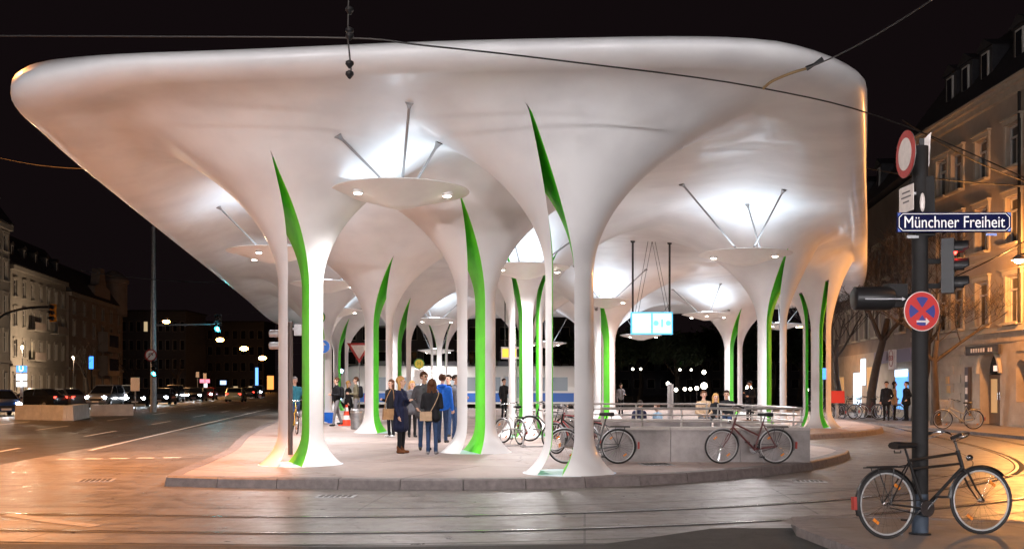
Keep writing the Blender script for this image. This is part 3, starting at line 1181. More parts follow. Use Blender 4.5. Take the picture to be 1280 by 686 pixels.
MAT['nameblue'] = mat('street_name_enamel', (0.004, 0.006, 0.045), 0.7, spec=0.1)
MAT['namewhite'] = mat('street_name_white_glow', (0.85, 0.83, 0.8), 0.4, emit=(1.0, 0.9, 0.88), estr=0.12)  # faint glow added to the enamel so border and letters look brighter
MAT['nameblue2'] = mat('street_name_corner_blue', (0.03, 0.09, 0.45), 0.3)
MAT['signwhite'] = mat('sign_reflective_white', (0.72, 0.66, 0.62), 0.45, var=0.12, vscale=12)
MAT['signred'] = mat('sign_reflective_red', (0.42, 0.035, 0.03), 0.45, var=0.15, vscale=10)
MAT['signback'] = mat('sign_back_aluminium', (0.42, 0.40, 0.38), 0.45, metal=0.5, var=0.15, vscale=7)
MAT['redlens'] = mat('red_signal_lens', (0.6, 0.02, 0.01), 0.3, emit=(1.0, 0.03, 0.02), estr=20)
MAT['darklens'] = mat('unlit_signal_lens', (0.02, 0.02, 0.02), 0.25)
MAT['greylens'] = mat('hood_inside_red', (0.35, 0.12, 0.10), 0.5)


def traffic_light(parent, loc, rz, lit, s=1.0, tilt=0.0, body='black', litm='redlens'):
    """three chambers, lens facing local -y, each with a hood"""
    b = MB()
    b.box((0, 0.10 * s, 0), (0.29 * s, 0.20 * s, 0.92 * s))
    o = b.build('traffic_light', MAT[body], parent)
    o.location = loc
    o.rotation_euler = (0, tilt, rz)
    for k in range(3):
        z = (0.30 - 0.30 * k) * s
        h = MB()
        n = 14
        vs_, fs = [], []
        for j in range(n + 1):
            th = math.pi * (-0.18 + 1.36 * j / n)
            c, sn = math.cos(th), math.sin(th)
            for (rr, yy) in ((0.125, 0.0), (0.125, -0.22 if sn > -0.1 else -0.14), (0.113, -0.22 if sn > -0.1 else -0.14), (0.113, 0.0)):
                vs_.append(V(rr * s * c, yy * s, z + rr * s * sn))
        for j in range(n):
            for q in range(3):
                fs.append((j * 4 + q, (j + 1) * 4 + q, (j + 1) * 4 + q + 1, j * 4 + q + 1))
        h.add(vs_, fs)
        h.build('hood', MAT['black'], o)
        l = MB()
        l.ball((0, -0.004 * s, z), (0.108 * s, 0.04 * s, 0.108 * s), 16, 8)
        l.build('lens', MAT[litm] if k == lit else MAT['darklens'], o)
    return o


PX, PY = pix(1150, 667, WZ).x, pix(1150, 667, WZ).y
post = empty('sign_post', (PX, PY, WZ), 0, 'tall dark grey post carrying street name plate, traffic signs and signals', 'sign post')
mb = MB()
mb.tube([(0, 0, 0), (0, 0, 0.35), (0, 0, 4.05)], [0.082, 0.082, 0.082], 20)
mb.lathe([(0.0, 4.07), (0.083, 4.05), (0.083, 4.0)], 20)
mb.lathe([(0.11, 0.0), (0.11, 0.012), (0.083, 0.02)], 20)
mb.build('pole', MAT['polegrey'], post)
mb = MB(); mb.lathe([(0.0835, 0.02), (0.0838, 0.42), (0.0828, 0.425)], 20); mb.build('foot_sleeve', mat('sleeve_blue_grey', (0.05, 0.07, 0.10), 0.6, metal=0.2), post)


def pp(px, py, dz=0.0, dd=-0.12):
    q = at(px, py, PY + dd)
    return V(q.x - PX, q.y - PY, q.z - WZ)


# street name plate: dark blue enamel, white border line with notched corners
c = pp(1192, 278, dd=-0.14)
W_, H_ = 1.17, 0.205
sn = empty_p = MB()
sn.box((0, 0, 0), (W_, 0.03, H_))
plate = sn.build('street_name_sign', MAT['nameblue'], post)
plate.location = c
plate.rotation_euler = (0, 0, R_(-1))
plate['label'] = 'dark blue enamel street name plate with white lettering'
mb = MB()
bw, bh, nt_ = W_ / 2 - 0.02, H_ / 2 - 0.016, 0.038
path = [(-bw + nt_, -bh), (bw - nt_, -bh), (bw - nt_ * .45, -bh + nt_ * .55), (bw, -bh + nt_), (bw, bh - nt_), (bw - nt_ * .45, bh - nt_ * .55), (bw - nt_, bh), (-bw + nt_, bh), (-bw + nt_ * .45, bh - nt_ * .55), (-bw, bh - nt_), (-bw, -bh + nt_), (-bw + nt_ * .45, -bh + nt_ * .55)]
mb.tube([(x, -0.0175, z) for x, z in path], 0.0042, 6, closed=True)
mb.build('border', MAT['namewhite'], plate)
for sx in (-1, 1):
    for sz in (-1, 1):
        mb = MB()
        mb.prism([(sx * (W_ / 2 - 0.006), sz * (H_ / 2 - 0.006)), (sx * (W_ / 2 - 0.045), sz * (H_ / 2 - 0.006)), (sx * (W_ / 2 - 0.006), sz * (H_ / 2 - 0.045))][::(1 if sx * sz > 0 else -1)], 0, 0.003)
        o = mb.build('corner', MAT['nameblue2'], plate)
        o.rotation_euler = (R_(90), 0, 0)
        o.location = (0, -0.0152, 0)
t_ = text_mesh('lettering', 'Münchner Freiheit', 0.172, MAT['namewhite'], plate, (0, -0.0165, -0.004), (R_(90), 0, 0), 0.0015, 0.0)
wid = t_.dimensions.x
t_.scale = (1.03 / max(0.1, wid), 1, 1)
# bracket behind the plate and a small plate under it
mb = MB(); mb.box((0, 0.05, 0), (0.34, 0.07, 0.05))
o = mb.build('bracket', MAT['polegrey'], post); o.location = c + V(-0.18, 0.02, 0)

mb = MB(); mb.box((0, 0, 0), (0.11, 0.008, 0.026)); o = mb.build('small_plate', MAT['nameblue2'], post); o.location = c + V(0.39, -0.0, -0.125)

# round no-vehicles sign (white with red ring) turned well to the side, plate below it
q = pp(1132, 193, dd=-0.05)
sg = empty('round_sign_mount', (0, 0, 0))
bpy.data.objects.remove(sg)
mb = MB(); disc(mb, (0, 0, 0), 0.245, (0, -1, 0), 0.006, 40)
ring = mb.build('no_vehicles_sign', MAT['signred'], post)
ring.location = q
ring.rotation_euler = (0, 0, R_(-89))
ring['label'] = 'round white traffic sign with red ring seen edge-on'
mb = MB(); disc(mb, (0, -0.007, 0), 0.168, (0, -1, 0), 0.004, 40); mb.build('sign_face', MAT['signwhite'], ring)
mb = MB(); disc(mb, (0, 0.008, 0), 0.24, (0, 1, 0), 0.004, 40); mb.build('sign_back', MAT['signback'], ring)
mb = MB(); mb.box((0, 0, 0), (0.33, 0.006, 0.27)); pl_ = mb.build('supplementary_plate', MAT['signwhite'], post); pl_.location = pp(1133, 249, dd=-0.05); pl_.rotation_euler = (0, 0, R_(-86))
mb = MB()
for k, (w, z) in enumerate(((0.18, 0.07), (0.22, 0.02), (0.14, -0.03))):
    mb.box((0, -0.0045, z), (w, 0.002, 0.016))
mb.build('print', mat('sign_print_grey', (0.12, 0.11, 0.11), 0.5), pl_)
mb = MB()
for z in (2.55 + 0.55, 3.55):
    mb.box((-0.08, -0.05, z), (0.16, 0.04, 0.03))
mb.build('clamp', MAT['galv'], post)
# folded white sheet sign seen from behind, top right of the post
mb = MB()
mb.add([(0.0, 0, 0.0), (0.19, 0.0, 0.0), (0.21, 0.0, 0.36), (0.0, 0, 0.16), (0.0, 0.01, 0.0), (0.19, 0.01, 0.0), (0.21, 0.01, 0.36), (0.0, 0.01, 0.16)],
       [(0, 1, 2, 3), (7, 6, 5, 4), (0, 4, 5, 1), (1, 5, 6, 2), (2, 6, 7, 3), (3, 7, 4, 0)])
o = mb.build('warning_sign_back', MAT['signwhite'], post); o.location = pp(1139, 208, dd=0.1)
mb = MB(); mb.box((0, 0, 0), (0.05, 0.02, 0.25)); o = mb.build('sign_bracket', MAT['black'], post); o.location = pp(1152, 188, dd=0.07)
# dark sheet-metal box at the head of the post
mb = MB(); mb.box((0.03, 0.03, 3.42), (0.20, 0.22, 0.62), taper=(0.92, 0.92)); mb.build('head_box', MAT['polegrey'], post)
mb = MB(); mb.ball((0, 0, 0), (0.028, 0.02, 0.10), 12, 6); o = mb.build('cable_gland', MAT['signwhite'], post); o.location = pp(1153, 253, dd=-0.14)

# traffic lights: one side-on to the left, one to the right showing red
tl = traffic_light(post, pp(1191, 330, dd=0.02) + V(0.02, 0, -0.02), R_(62), 0, 0.62)
for z in (2.86, 2.6):
    mb = MB(); mb.box((0.13, 0.08, z), (0.22, 0.05, 0.05)); mb.build('signal_bracket', MAT['polegrey'], post)
tl2 = MB()
tl2.tube([(-0.02, 0, 0), (0.0, 0, 0), (0.36, 0, 0), (0.40, 0, 0)], [0.09, 0.12, 0.125, 0.10], 20)
o = tl2.build('hooded_signal', MAT['black'], post); o.location = pp(1068, 373, dd=-0.02)
o['label'] = 'black hooded signal pointing away from the post'
mb = MB(); mb.box((0.26, -0.128, -0.015), (0.38, 0.006, 0.012)); mb.add([(0.45, -0.128, -0.035), (0.49, -0.128, -0.015), (0.45, -0.128, 0.005)], [(0, 1, 2)]); mb.build('arrow_mark', MAT['galv'], o)
mb = MB(); mb.tube([(0.36, 0, 0), (0.68, 0.0, 0.02)], 0.03, 10); mb.box((0.44, 0.03, 0.03), (0.20, 0.16, 0.24)); mb.build('signal_arm', MAT['polegrey'], o)

# round no-stopping sign
q = pp(1152, 389, dd=-0.13)
mb = MB(); disc(mb, (0, 0, 0), 0.205, (0, -1, 0), 0.006, 40)
ns_ = mb.build('no_stopping_sign', MAT['signwhite'], post); ns_.location = q; ns_.rotation_euler = (0, 0, R_(12))
ns_['label'] = 'round red and blue no-stopping sign with white arrow'
mb = MB(); disc(mb, (0, -0.007, 0), 0.197, (0, -1, 0), 0.003, 40); mb.build('red_disc', MAT['red'], ns_)
MAT['signblue'] = mat('sign_blue_dim', (0.03, 0.035, 0.22), 0.4)
for k in range(4):                                   # four blue quarters of the cross, lower one hidden by the arrow
    a0 = k * math.pi / 2 + 0.30
    pts = [V(0.035 * math.cos(a0 + math.pi / 4 - .3), -0.0105, 0.035 * math.sin(a0 + math.pi / 4 - .3))]
    for j in range(9):
        th = a0 + (math.pi / 2 - 0.6) * j / 8
        pts.append(V(0.15 * math.cos(th), -0.0105, 0.15 * math.sin(th)))
    if k == 2:
        pass
    mb = MB(); mb.add([Matrix.Rotation(math.pi / 4, 3, 'Y') @ p for p in pts], [tuple(range(len(pts)))]); mb.build('blue_field', MAT['signblue'], ns_, 0)
mb = MB(); mb.box((0, -0.012, -0.105), (0.13, 0.002, 0.018)); mb.add([(0.04, -0.012, -0.065), (0.085, -0.012, -0.105), (0.04, -0.012, -0.145), (0.04, -0.012, -0.12), (0.055, -0.012, -0.105), (0.04, -0.012, -0.09)], [(0, 1, 4, 5), (1, 2, 3, 4)]); mb.build('arrow', MAT['signwhite'], ns_)


# ------------------------------------------------------------------ bicycles
def bike_mats(col, name):
    return mat(name, col, 0.35, coat=0.3, var=0.1, vscale=6)


def bicycle(label, loc, head, fm, style='diamond', lean=0.0, steer=0.0, wb=1.10, wr=0.35, rack=True, basket=False, guards=True, group=None, spokes=True,
            flat=False, light_rim=True, saddle_h=0.0):
    """rear contact point at the origin, bicycle pointing along local +x"""
    root = empty('bicycle', loc, 0, label, 'bicycle', group)
    root.rotation_euler = Euler((lean, 0, head), 'XYZ')
    rh, fh = V(0, 0, wr), V(wb, 0, wr)
    bb = V(0.43 * wb / 1.1, 0, wr - 0.06)
    st = V(0.27 * wb / 1.1, 0, 0.80)
    ht, hb = V(wb - 0.26, 0, 0.88), V(wb - 0.20, 0, 0.68)
    f = MB()
    f.tube([bb, st], 0.016, 8)
    if style == 'diamond':
        f.tube([st - (st - bb) * 0.03, ht - V(-.01, 0, 0.05)], 0.015, 8)
    elif style == 'double':
        f.tube([st - (st - bb) * 0.03, ht - V(-.01, 0, 0.03)], 0.015, 8)
        f.tube([st - (st - bb) * 0.20, hb + (ht - hb) * 0.30], 0.014, 8)
    else:
        f.tube([st - (st - bb) * 0.50, hb + (ht - hb) * 0.45], 0.016, 8)
    f.tube([bb, hb + (ht - hb) * 0.1], 0.018, 8)
    f.tube([hb, ht], 0.021, 8)
    for s in (-1, 1):
        f.tube([bb + V(0, s * 0.03, 0), rh + V(0, s * 0.06, 0)], 0.009, 6)
        f.tube([st - (st - bb) * 0.06 + V(0, s * 0.012, 0), rh + V(0, s * 0.06, 0)], 0.008, 6)
    f.tube([bb + V(0, -0.035, 0), bb + V(0, 0.035, 0)], 0.025, 10)
    f.build('frame', fm, root)
    # fork group turns about the head tube
    fk = MB()
    ax = (ht - hb).normalized()
    rot = Matrix.Rotation(steer, 3, -ax if False else ax)
    def T(p):
        return rot @ (Vector(p) - hb) + hb
    for s in (-1, 1):
        fk.tube([T(hb + V(0, s * 0.02, 0)), T(hb + V(0.02, s * 0.055, -0.03)), T(hb.lerp(fh, 0.6) + V(-0.015, s * 0.06, 0)), T(fh + V(0, s * 0.055, 0))], [0.014, 0.013, 0.011, 0.008], 6)
    fk.build('fork', fm, root)
    def wheel(hub, turn):
        w = MB(); w.torus((0, 0, 0), wr - 0.017, 0.018, 'Y', 40, 8)
        wo = w.build('wheel', MAT['rubber'], root)
        r = MB(); r.torus((0, 0, 0), wr - 0.042, 0.011, 'Y', 36, 6)
        r.build('rim', MAT['alloy'] if light_rim else MAT['galv'], wo)
        sp = MB()
        sp.tube([(0, -0.05, 0), (0, -0.03, 0), (0, 0.03, 0), (0, 0.05, 0)], [0.012, 0.022, 0.022, 0.012], 8)
        if spokes:
            for k in range(28):
                th = 2 * math.pi * k / 28
                s = 0.028 if k % 2 else -0.028
                th2 = th + (0.35 if (k // 2) % 2 else -0.35)
                sp.tube([(0.02 * math.cos(th2), s, 0.02 * math.sin(th2)), ((wr - 0.046) * math.cos(th), 0, (wr - 0.046) * math.sin(th))], 0.0013, 3, caps=False)
        sp.build('spokes', MAT['chrome'], wo)
        if spokes:
            for k in (0.9, 0.9 + math.pi):
                rf = MB(); rf.box((0.62 * wr * math.cos(k), 0, 0.62 * wr * math.sin(k)), (0.03, 0.012, 0.075), rot=(0, -k, 0)); rf.build('reflector', MAT['amber'], wo)
        wo.location = hub
        wo.rotation_euler = (0, 0, turn)
        return wo
    wheel(rh, 0)
    fw = T(fh)
    wheel(fw, steer)
    if guards:
        for hub, a0, a1, tn in ((rh, -0.30, 2.75, 0), (fh, 0.75, 3.05, 1)):
            g = MB()
            pr = [(wr + 0.016)]
            n = 18
            vs_, fs = [], []
            for j in range(n + 1):
                th = a0 + (a1 - a0) * j / n
                if hub is rh:
                    th = math.pi - th - 0.0
                else:
                    th = th + 0.0
                for (rr, yy) in ((wr + 0.002, -0.028), (wr + 0.018, -0.014), (wr + 0.018, 0.014), (wr + 0.002, 0.028)):
                    p = hub + V(rr * math.cos(th), yy, rr * math.sin(th))
                    vs_.append(T(p) if tn else p)
            for j in range(n):
                for q_ in range(3):
                    fs.append((j * 4 + q_, j * 4 + q_ + 1, j * 4 + q_ + 5, j * 4 + q_ + 4))
            g.add(vs_, fs)
            g.build('mudguard', fm if style != 'mixte' else MAT['galv'], root)
    # saddle
    sd = MB()
    top = st + (st - bb).normalized() * (0.12 + saddle_h)
    sd.tube([st, top], 0.012, 8)
    s0 = top + V(0, 0, 0.03)
    sec = [(-0.14, 0.085, 0.035), (-0.10, 0.098, 0.04), (-0.02, 0.07, 0.035), (0.06, 0.035, 0.03), (0.14, 0.022, 0.025)]
    vs_, fs = [], []
    for (x, hw, hh) in sec:
        for k in range(10):
            th = 2 * math.pi * k / 10
            vs_.append(s0 + V(x, hw * math.cos(th), hh * math.sin(th) * (1 if math.sin(th) > 0 else 1.1)))
    for i in range(4):
        for k in range(10):
            fs.append((i * 10 + k, i * 10 + (k + 1) % 10, (i + 1) * 10 + (k + 1) % 10, (i + 1) * 10 + k))
    fs += [tuple(range(10)), tuple(range(40, 50))]
    sd.add(vs_, fs)
    sd.tube([s0 + V(-0.09, 0.05, -0.05), s0 + V(-0.09, 0.05, -0.075), s0 + V(-0.09, -0.05, -0.075), s0 + V(-0.09, -0.05, -0.05)], 0.008, 6)
    sd.build('saddle', MAT['black'], root)
    # handlebar
    hbm = MB()
    tp = ht + ax * 0.13
    hbm.tube([T(ht), T(tp)], 0.012, 8)
    stm = tp + V(0.05, 0, 0.01)
    hbm.tube([T(tp), T(stm)], 0.013, 8)
    back = 0.05 if flat else 0.24
    lh = []
    for s in (-1, 1):
        pts = [stm, stm + V(0.02, s * 0.10, 0.01), stm + V(-0.02, s * 0.22, 0.05 if not flat else 0.0), stm + V(-back * 0.6, s * 0.275, 0.04 if not flat else 0.0), stm + V(-back, s * 0.29, 0.01)]
        pts = [T(p) for p in spline(pts, 4)]
        hbm.tube(pts, 0.011, 8)
        g = MB(); g.tube(pts[-5:] + [pts[-1] + (pts[-1] - pts[-2]).normalized() * 0.02], 0.017, 8); lh.append(g)
        hbm.tube([pts[8], pts[10] + V(0.02, 0, -0.03), pts[-1] + V(0.02, -s * 0.02, -0.045)], 0.005, 5)   # brake lever
    h = hbm.build('handlebar', MAT['chrome'], root)
    for g in lh:
        g.build('grip', MAT['black'], h)
    # front lamp
    lm = MB(); q = T(hb + V(0.075, 0, 0.12)); lm.ball(q, (0.04, 0.032, 0.034), 10, 6); lm.build('headlight', MAT['chrome'], root)
    # crank, chain guard, pedals
    cr = MB()
    disc(cr, bb + V(0, -0.05, 0), 0.085, (0, -1, 0), 0.006, 20)
    c_ = cr.build('chainring', MAT['chrome'], root)
    for p0, p1 in ((bb + V(0, -0.05, 0), bb + V(0.115, -0.075, 0.12)), (bb + V(0, 0.03, 0), bb + V(-0.115, 0.075, -0.12))):
        ca = MB(); ca.tube([p0, p1], 0.010, 6); ca.build('crank_arm', MAT['chrome'], c_)
    for p in (bb + V(0.115, -0.13, 0.12), bb + V(-0.115, 0.13, -0.12)):
        pd = MB(); pd.box(p, (0.085, 0.09, 0.022)); pd.build('pedal', MAT['black'], c_)
    ch = MB()
    ch.tube([bb + V(0.0, -0.055, 0.085), rh + V(0, -0.055, 0.035)], 0.006, 5)
    ch.tube([bb + V(0.0, -0.055, -0.085), rh + V(0, -0.055, -0.035)], 0.006, 5)
    ch.build('chain', MAT['black'], root)
    if rack:
        rk = MB()
        for s in (-1, 1):
            rk.tube([V(-0.22, s * 0.055, wr + 0.37), V(0.18, s * 0.055, wr + 0.37), st + V(-0.02, s * 0.02, -0.06)], 0.006, 6)
            rk.tube([V(0, s * 0.07, wr), V(-0.13, s * 0.055, wr + 0.37)], 0.005, 5)
            rk.tube([V(0, s * 0.07, wr), V(0.06, s * 0.055, wr + 0.37)], 0.005, 5)
        for x in (-0.22, -0.08, 0.06, 0.17):
            rk.tube([V(x, -0.055, wr + 0.37), V(x, 0.055, wr + 0.37)], 0.005, 5)
        rk.tube([V(-0.22, 0, wr + 0.378), V(0.15, 0, wr + 0.378)], 0.008, 5)
        rk.build('rack', MAT['black'], root)
        tlm = MB(); tlm.box((-0.385, 0, wr + 0.02), (0.035, 0.05, 0.13)); tlm.build('tail_light', MAT['tailred'], root)
    if basket:
        bk = MB()
        c0 = T(ht + V(0.17, 0, 0.02))
        for k in range(5):
            z = -0.10 + 0.055 * k
            w = 0.13 + 0.012 * k
            bk.tube([c0 + V(-w, -w, z), c0 + V(w, -w, z), c0 + V(w, w, z), c0 + V(-w, w, z)], 0.004, 4, closed=True)
        for k in range(6):
            for (sx, sy) in ((-1, 0), (1, 0), (0, -1), (0, 1)):
                t = -0.12 + 0.048 * k
                a = V(sx * 0.13 or t, sy * 0.13 or t, -0.10)
                b = V(sx * 0.178 or t * 1.35, sy * 0.178 or t * 1.35, 0.12)
                bk.tube([c0 + a, c0 + b], 0.003, 4)
        bk.build('basket', MAT['galv'], root)
    ks = MB(); ks.tube([bb + V(-0.08, 0.04, 0.0), bb + V(-0.16, 0.17, -bb.z + 0.01)], 0.008, 6); ks.build('kickstand', MAT['galv'], root)
    return root


MAT['amber'] = mat('amber_reflector', (0.7, 0.22, 0.02), 0.3)
MAT['tailred'] = mat('tail_reflector', (0.35, 0.05, 0.04), 0.3)
bk_black = bike_mats((0.012, 0.011, 0.011), 'bike_paint_black')
bk_burg = bike_mats((0.10, 0.018, 0.02), 'bike_paint_burgundy')
bk_silver = bike_mats((0.10, 0.10, 0.105), 'bike_paint_anthracite')
bk_white = bike_mats((0.55, 0.55, 0.52), 'bike_paint_white')
bk_yellow = bike_mats((0.55, 0.36, 0.03), 'bike_paint_yellow')
bk_cream = bike_mats((0.45, 0.36, 0.22), 'bike_paint_cream')
bk_blue = bike_mats((0.03, 0.07, 0.22), 'bike_paint_blue')


def ground_pair(a, b):
    d = b - a
    return math.atan2(d.y, d.x), V(d.x, d.y, 0).length


r0 = pix(1110, 673, WZ); r1 = pix(1227, 667, WZ)
hd, wb = ground_pair(r0, r1)
bicycle('old black roadster bicycle with double top tube leaning on the sign post', r0, hd, bk_black, 'double', R_(-3.5), R_(-9), max(1.08, wb), 0.352)
# ------------------------------------------------------------------ stairwell wall with railing
def low_wall(name, a, b, h, th, label, group=None, segs=2):
    d = (b - a)
    L = V(d.x, d.y, 0).length
    root = empty(name, (a.x, a.y, PZ), math.atan2(d.y, d.x), label, 'wall', group)
    for k in range(segs):
        x0, x1 = L * k / segs + 0.004, L * (k + 1) / segs - 0.004
        mb = MB(); mb.box(((x0 + x1) / 2, th / 2, h / 2 - 0.0), (x1 - x0, th, h)); mb.build('wall_panel', MAT['wallconc'], root)
        mb = MB(); mb.box(((x0 + x1) / 2, th / 2, h + 0.03), (x1 - x0, th + 0.05, 0.055)); mb.build('coping', MAT['coping'], root)
    return root, L


MAT['coping'] = mat('coping_stone', (0.42, 0.38, 0.35), 0.6, var=0.15, vscale=4, bump=0.2)
MAT['railpaint'] = mat('railing_steel', (0.5, 0.47, 0.45), 0.35, metal=0.7, var=0.1, vscale=6)


def railing(a, b, z0, label, n_posts, h=0.36):
    d = b - a
    L = V(d.x, d.y, 0).length
    root = empty('railing', (a.x, a.y, z0), math.atan2(d.y, d.x), label, 'railing')
    for z in (0.10, 0.23, h):
        mb = MB(); mb.tube([(0, 0.0, z), (L, 0.0, z)], 0.022 if z == h else 0.014, 8); mb.build('bar', MAT['railpaint'], root)
    for k in range(n_posts):
        x = 0.04 + (L - 0.08) * k / (n_posts - 1)
        mb = MB(); mb.tube([(x, 0.045, 0), (x, 0.045, h)], 0.02, 8); mb.build('post', MAT['railpaint'], root)
    return root


wa, wb_ = V(1.75, 20.35, 0), V(5.78, 20.15, 0)
low_wall('stairwell_wall', wa, wb_, 0.62, 0.28, 'long low concrete stairwell wall with two bicycles leaned against it', segs=3)
wc = V(5.15, 25.3, 0)
low_wall('stairwell_wall', wb_ + V(-0.0, 0.36, 0), wc, 0.62, 0.26, 'short low concrete stairwell wall running back from the corner', segs=2)
wd = V(1.2, 25.6, 0)
low_wall('stairwell_wall', wc + V(-0.35, 0.0, 0), wd, 0.62, 0.26, 'rear low concrete stairwell wall behind the steel railings', segs=2)
railing(wa + V(0, 0.12, 0), wb_ + V(-0.1, 0.12, 0), PZ + 0.68, 'horizontal three-bar steel railing along the bicycle wall', 6)
railing(wb_ + V(-0.13, 0.5, 0), wc + V(-0.13, -0.1, 0), PZ + 0.68, 'three-bar steel railing running back from the wall corner', 5)
railing(wc + V(-0.4, -0.12, 0), wd + V(0.1, -0.12, 0), PZ + 0.68, 'three-bar steel railing on the rear stairwell wall', 5)

# ------------------------------------------------------------------ bicycles parked on the platform and street
def px_bike(label, rear, front, fm, z=PZ, **kw):
    a, b = pix(rear[0], rear[1], z), pix(front[0], front[1], z)
    hd_, w = ground_pair(a, b)
    return bicycle(label, a, hd_, fm, **kw)


def plan_bike(label, X, Y, deg, fm, z=PZ, **kw):
    return bicycle(label, V(X, Y, z), R_(deg), fm, **kw)


plan_bike('burgundy low-step bicycle leaned on the concrete stairwell wall', 5.02, 19.82, 180, bk_burg, style='mixte', lean=R_(-6), wb=1.03, wr=0.335, steer=R_(6))
plan_bike('dark city bicycle with light rims against the stairwell wall beside the column', 2.02, 19.78, 176, bk_silver, style='mixte', lean=R_(-4), wb=1.02, wr=0.335, steer=R_(-8))
plan_bike('dark bicycle with wire front basket behind the forked column', 1.62, 21.9, 130, bk_black, style='mixte', lean=R_(-2), wb=1.03, wr=0.335, basket=True)
plan_bike('red bicycle locked behind the forked column', 1.85, 22.9, 150, bike_mats((0.35, 0.03, 0.03), 'bike_paint_red'), style='diamond', wb=1.03, wr=0.335)
plan_bike('black bicycle at the stand beside the double-slit column', 1.45, 27.5, 160, bk_black, style='diamond', wb=1.04, wr=0.34)
plan_bike('small white bicycle parked at the low metal stand', 0.20, 26.2, 115, bk_white, style='mixte', wb=0.98, wr=0.32, flat=True, steer=R_(20))
plan_bike('pale cream bicycle with basket parked before the arched doorway', 16.55, 37.3, 176, bk_cream, z=0.10, style='mixte', wb=1.08, wr=0.35, basket=True, lean=R_(-3))
px_ = [(1052, 47.5), (1066, 48.6), (1078, 49.2), (1098, 48.0), (1112, 48.8), (1124, 48.2), (1036, 48.0)]
for i, (px, d) in enumerate(px_):
    p = at(px, 500, d)
    plan_bike(['dark bicycle by the red post box', 'dark bicycle left of the street tree trunk', 'dark bicycle right against the street tree trunk', 'dark bicycle beside the standing people', 'blue bicycle beside the standing people',
               'cream bicycle nearest the chemist window', 'black bicycle before the red post box'][i] + ' outside the chemist', p.x, d, 100 + 17 * (i % 4), [bk_black, bk_silver, bk_black, bk_burg, bk_blue, bk_cream, bk_black][i], z=0.10,
              style='mixte' if i % 2 else 'diamond', wb=1.05, wr=0.34, group='bicycles parked outside the chemist', spokes=False)

# low bike stand hoops
for i, (X, Y) in enumerate(((0.0, 25.6), (0.55, 25.3))):
    r = empty('bike_stand', (X, Y, PZ), R_(20), 'low bent steel bicycle stand hoop ' + ['under the small white bicycle', 'beside the double-slit column foot'][i], 'bike stand', 'low bicycle stands')
    mb = MB()
    mb.tube(spline([(-0.3, 0, 0), (-0.28, 0, 0.32), (-0.1, 0, 0.42), (0.1, 0, 0.42), (0.28, 0, 0.32), (0.3, 0, 0)], 6), 0.02, 8)
    mb.build('hoop', MAT['steel'], r)
    mb = MB(); mb.box((0, 0, 0.01), (0.7, 0.10, 0.02)); mb.build('foot_plate', MAT['galv'], r)

# ------------------------------------------------------------------ small platform furniture
def bin_(p):
    r = empty('litter_bin', p, 0, 'round grey steel litter bin standing on the platform', 'litter bin')
    mb = MB(); mb.lathe([(0.19, 0.0), (0.21, 0.02), (0.215, 0.6), (0.225, 0.66), (0.20, 0.68)], 24); mb.build('drum', MAT['galv'], r)
    mb = MB(); mb.lathe([(0.0, 0.60), (0.19, 0.60)], 24); mb.build('liner', MAT['black'], r)
    mb = MB(); mb.lathe([(0.218, 0.55), (0.224, 0.56), (0.224, 0.60), (0.219, 0.61)], 24); mb.build('band', MAT['steel'], r)


bin_(pix(446, 536, PZ))
p = pix(433, 531.5, PZ)
r = empty('traffic_cone', p, 0, 'red and white striped traffic cone on the platform', 'traffic cone')
MAT['conered'] = mat('cone_red', (0.75, 0.06, 0.02), 0.5)
MAT['conewhite'] = mat('cone_white', (0.8, 0.78, 0.75), 0.45)
mb = MB(); mb.box((0, 0, 0.02), (0.52, 0.52, 0.04)); mb.build('base', MAT['conered'], r)
hh = [0.04, 0.22, 0.38, 0.54, 0.68, 0.78]
for k in range(5):
    mb = MB(); f = lambda z: 0.19 - 0.155 * z / 0.8
    mb.lathe([(f(hh[k]), hh[k]), (f(hh[k + 1]), hh[k + 1])] + ([(0.0, hh[k + 1])] if k == 4 else []), 20); mb.build('stripe', MAT['conewhite' if k % 2 else 'conered'], r)

# dark signal pole beside the front left column
p = pix(363, 568, PZ)
r = empty('signal_pole', p, 0, 'slim brown-grey signal pole behind the front left column', 'signal pole')
mb = MB(); mb.tube([(0, 0, 0), (0, 0, 2.85)], 0.052, 14); mb.lathe([(0.0, 2.87), (0.053, 2.85)], 14); mb.build('pole', mat('pole_brown', (0.085, 0.062, 0.055), 0.5, var=0.2), r)
mb = MB(); mb.box((0.17, 0, 2.68), (0.16, 0.14, 0.24)); mb.box((0.07, 0, 2.7), (0.06, 0.05, 0.05)); mb.build('control_box', MAT['galv'], r)
for z in (2.60, 2.34):
    mb = MB(); mb.tube([(-0.46, 0, z), (-0.44, 0, z), (-0.16, 0, z), (-0.14, 0, z)], [0.05, 0.075, 0.075, 0.06], 12); mb.tube([(-0.14, 0, z), (0, 0, z)], 0.02, 8); mb.build('hooded_signal', MAT['galv'], r)

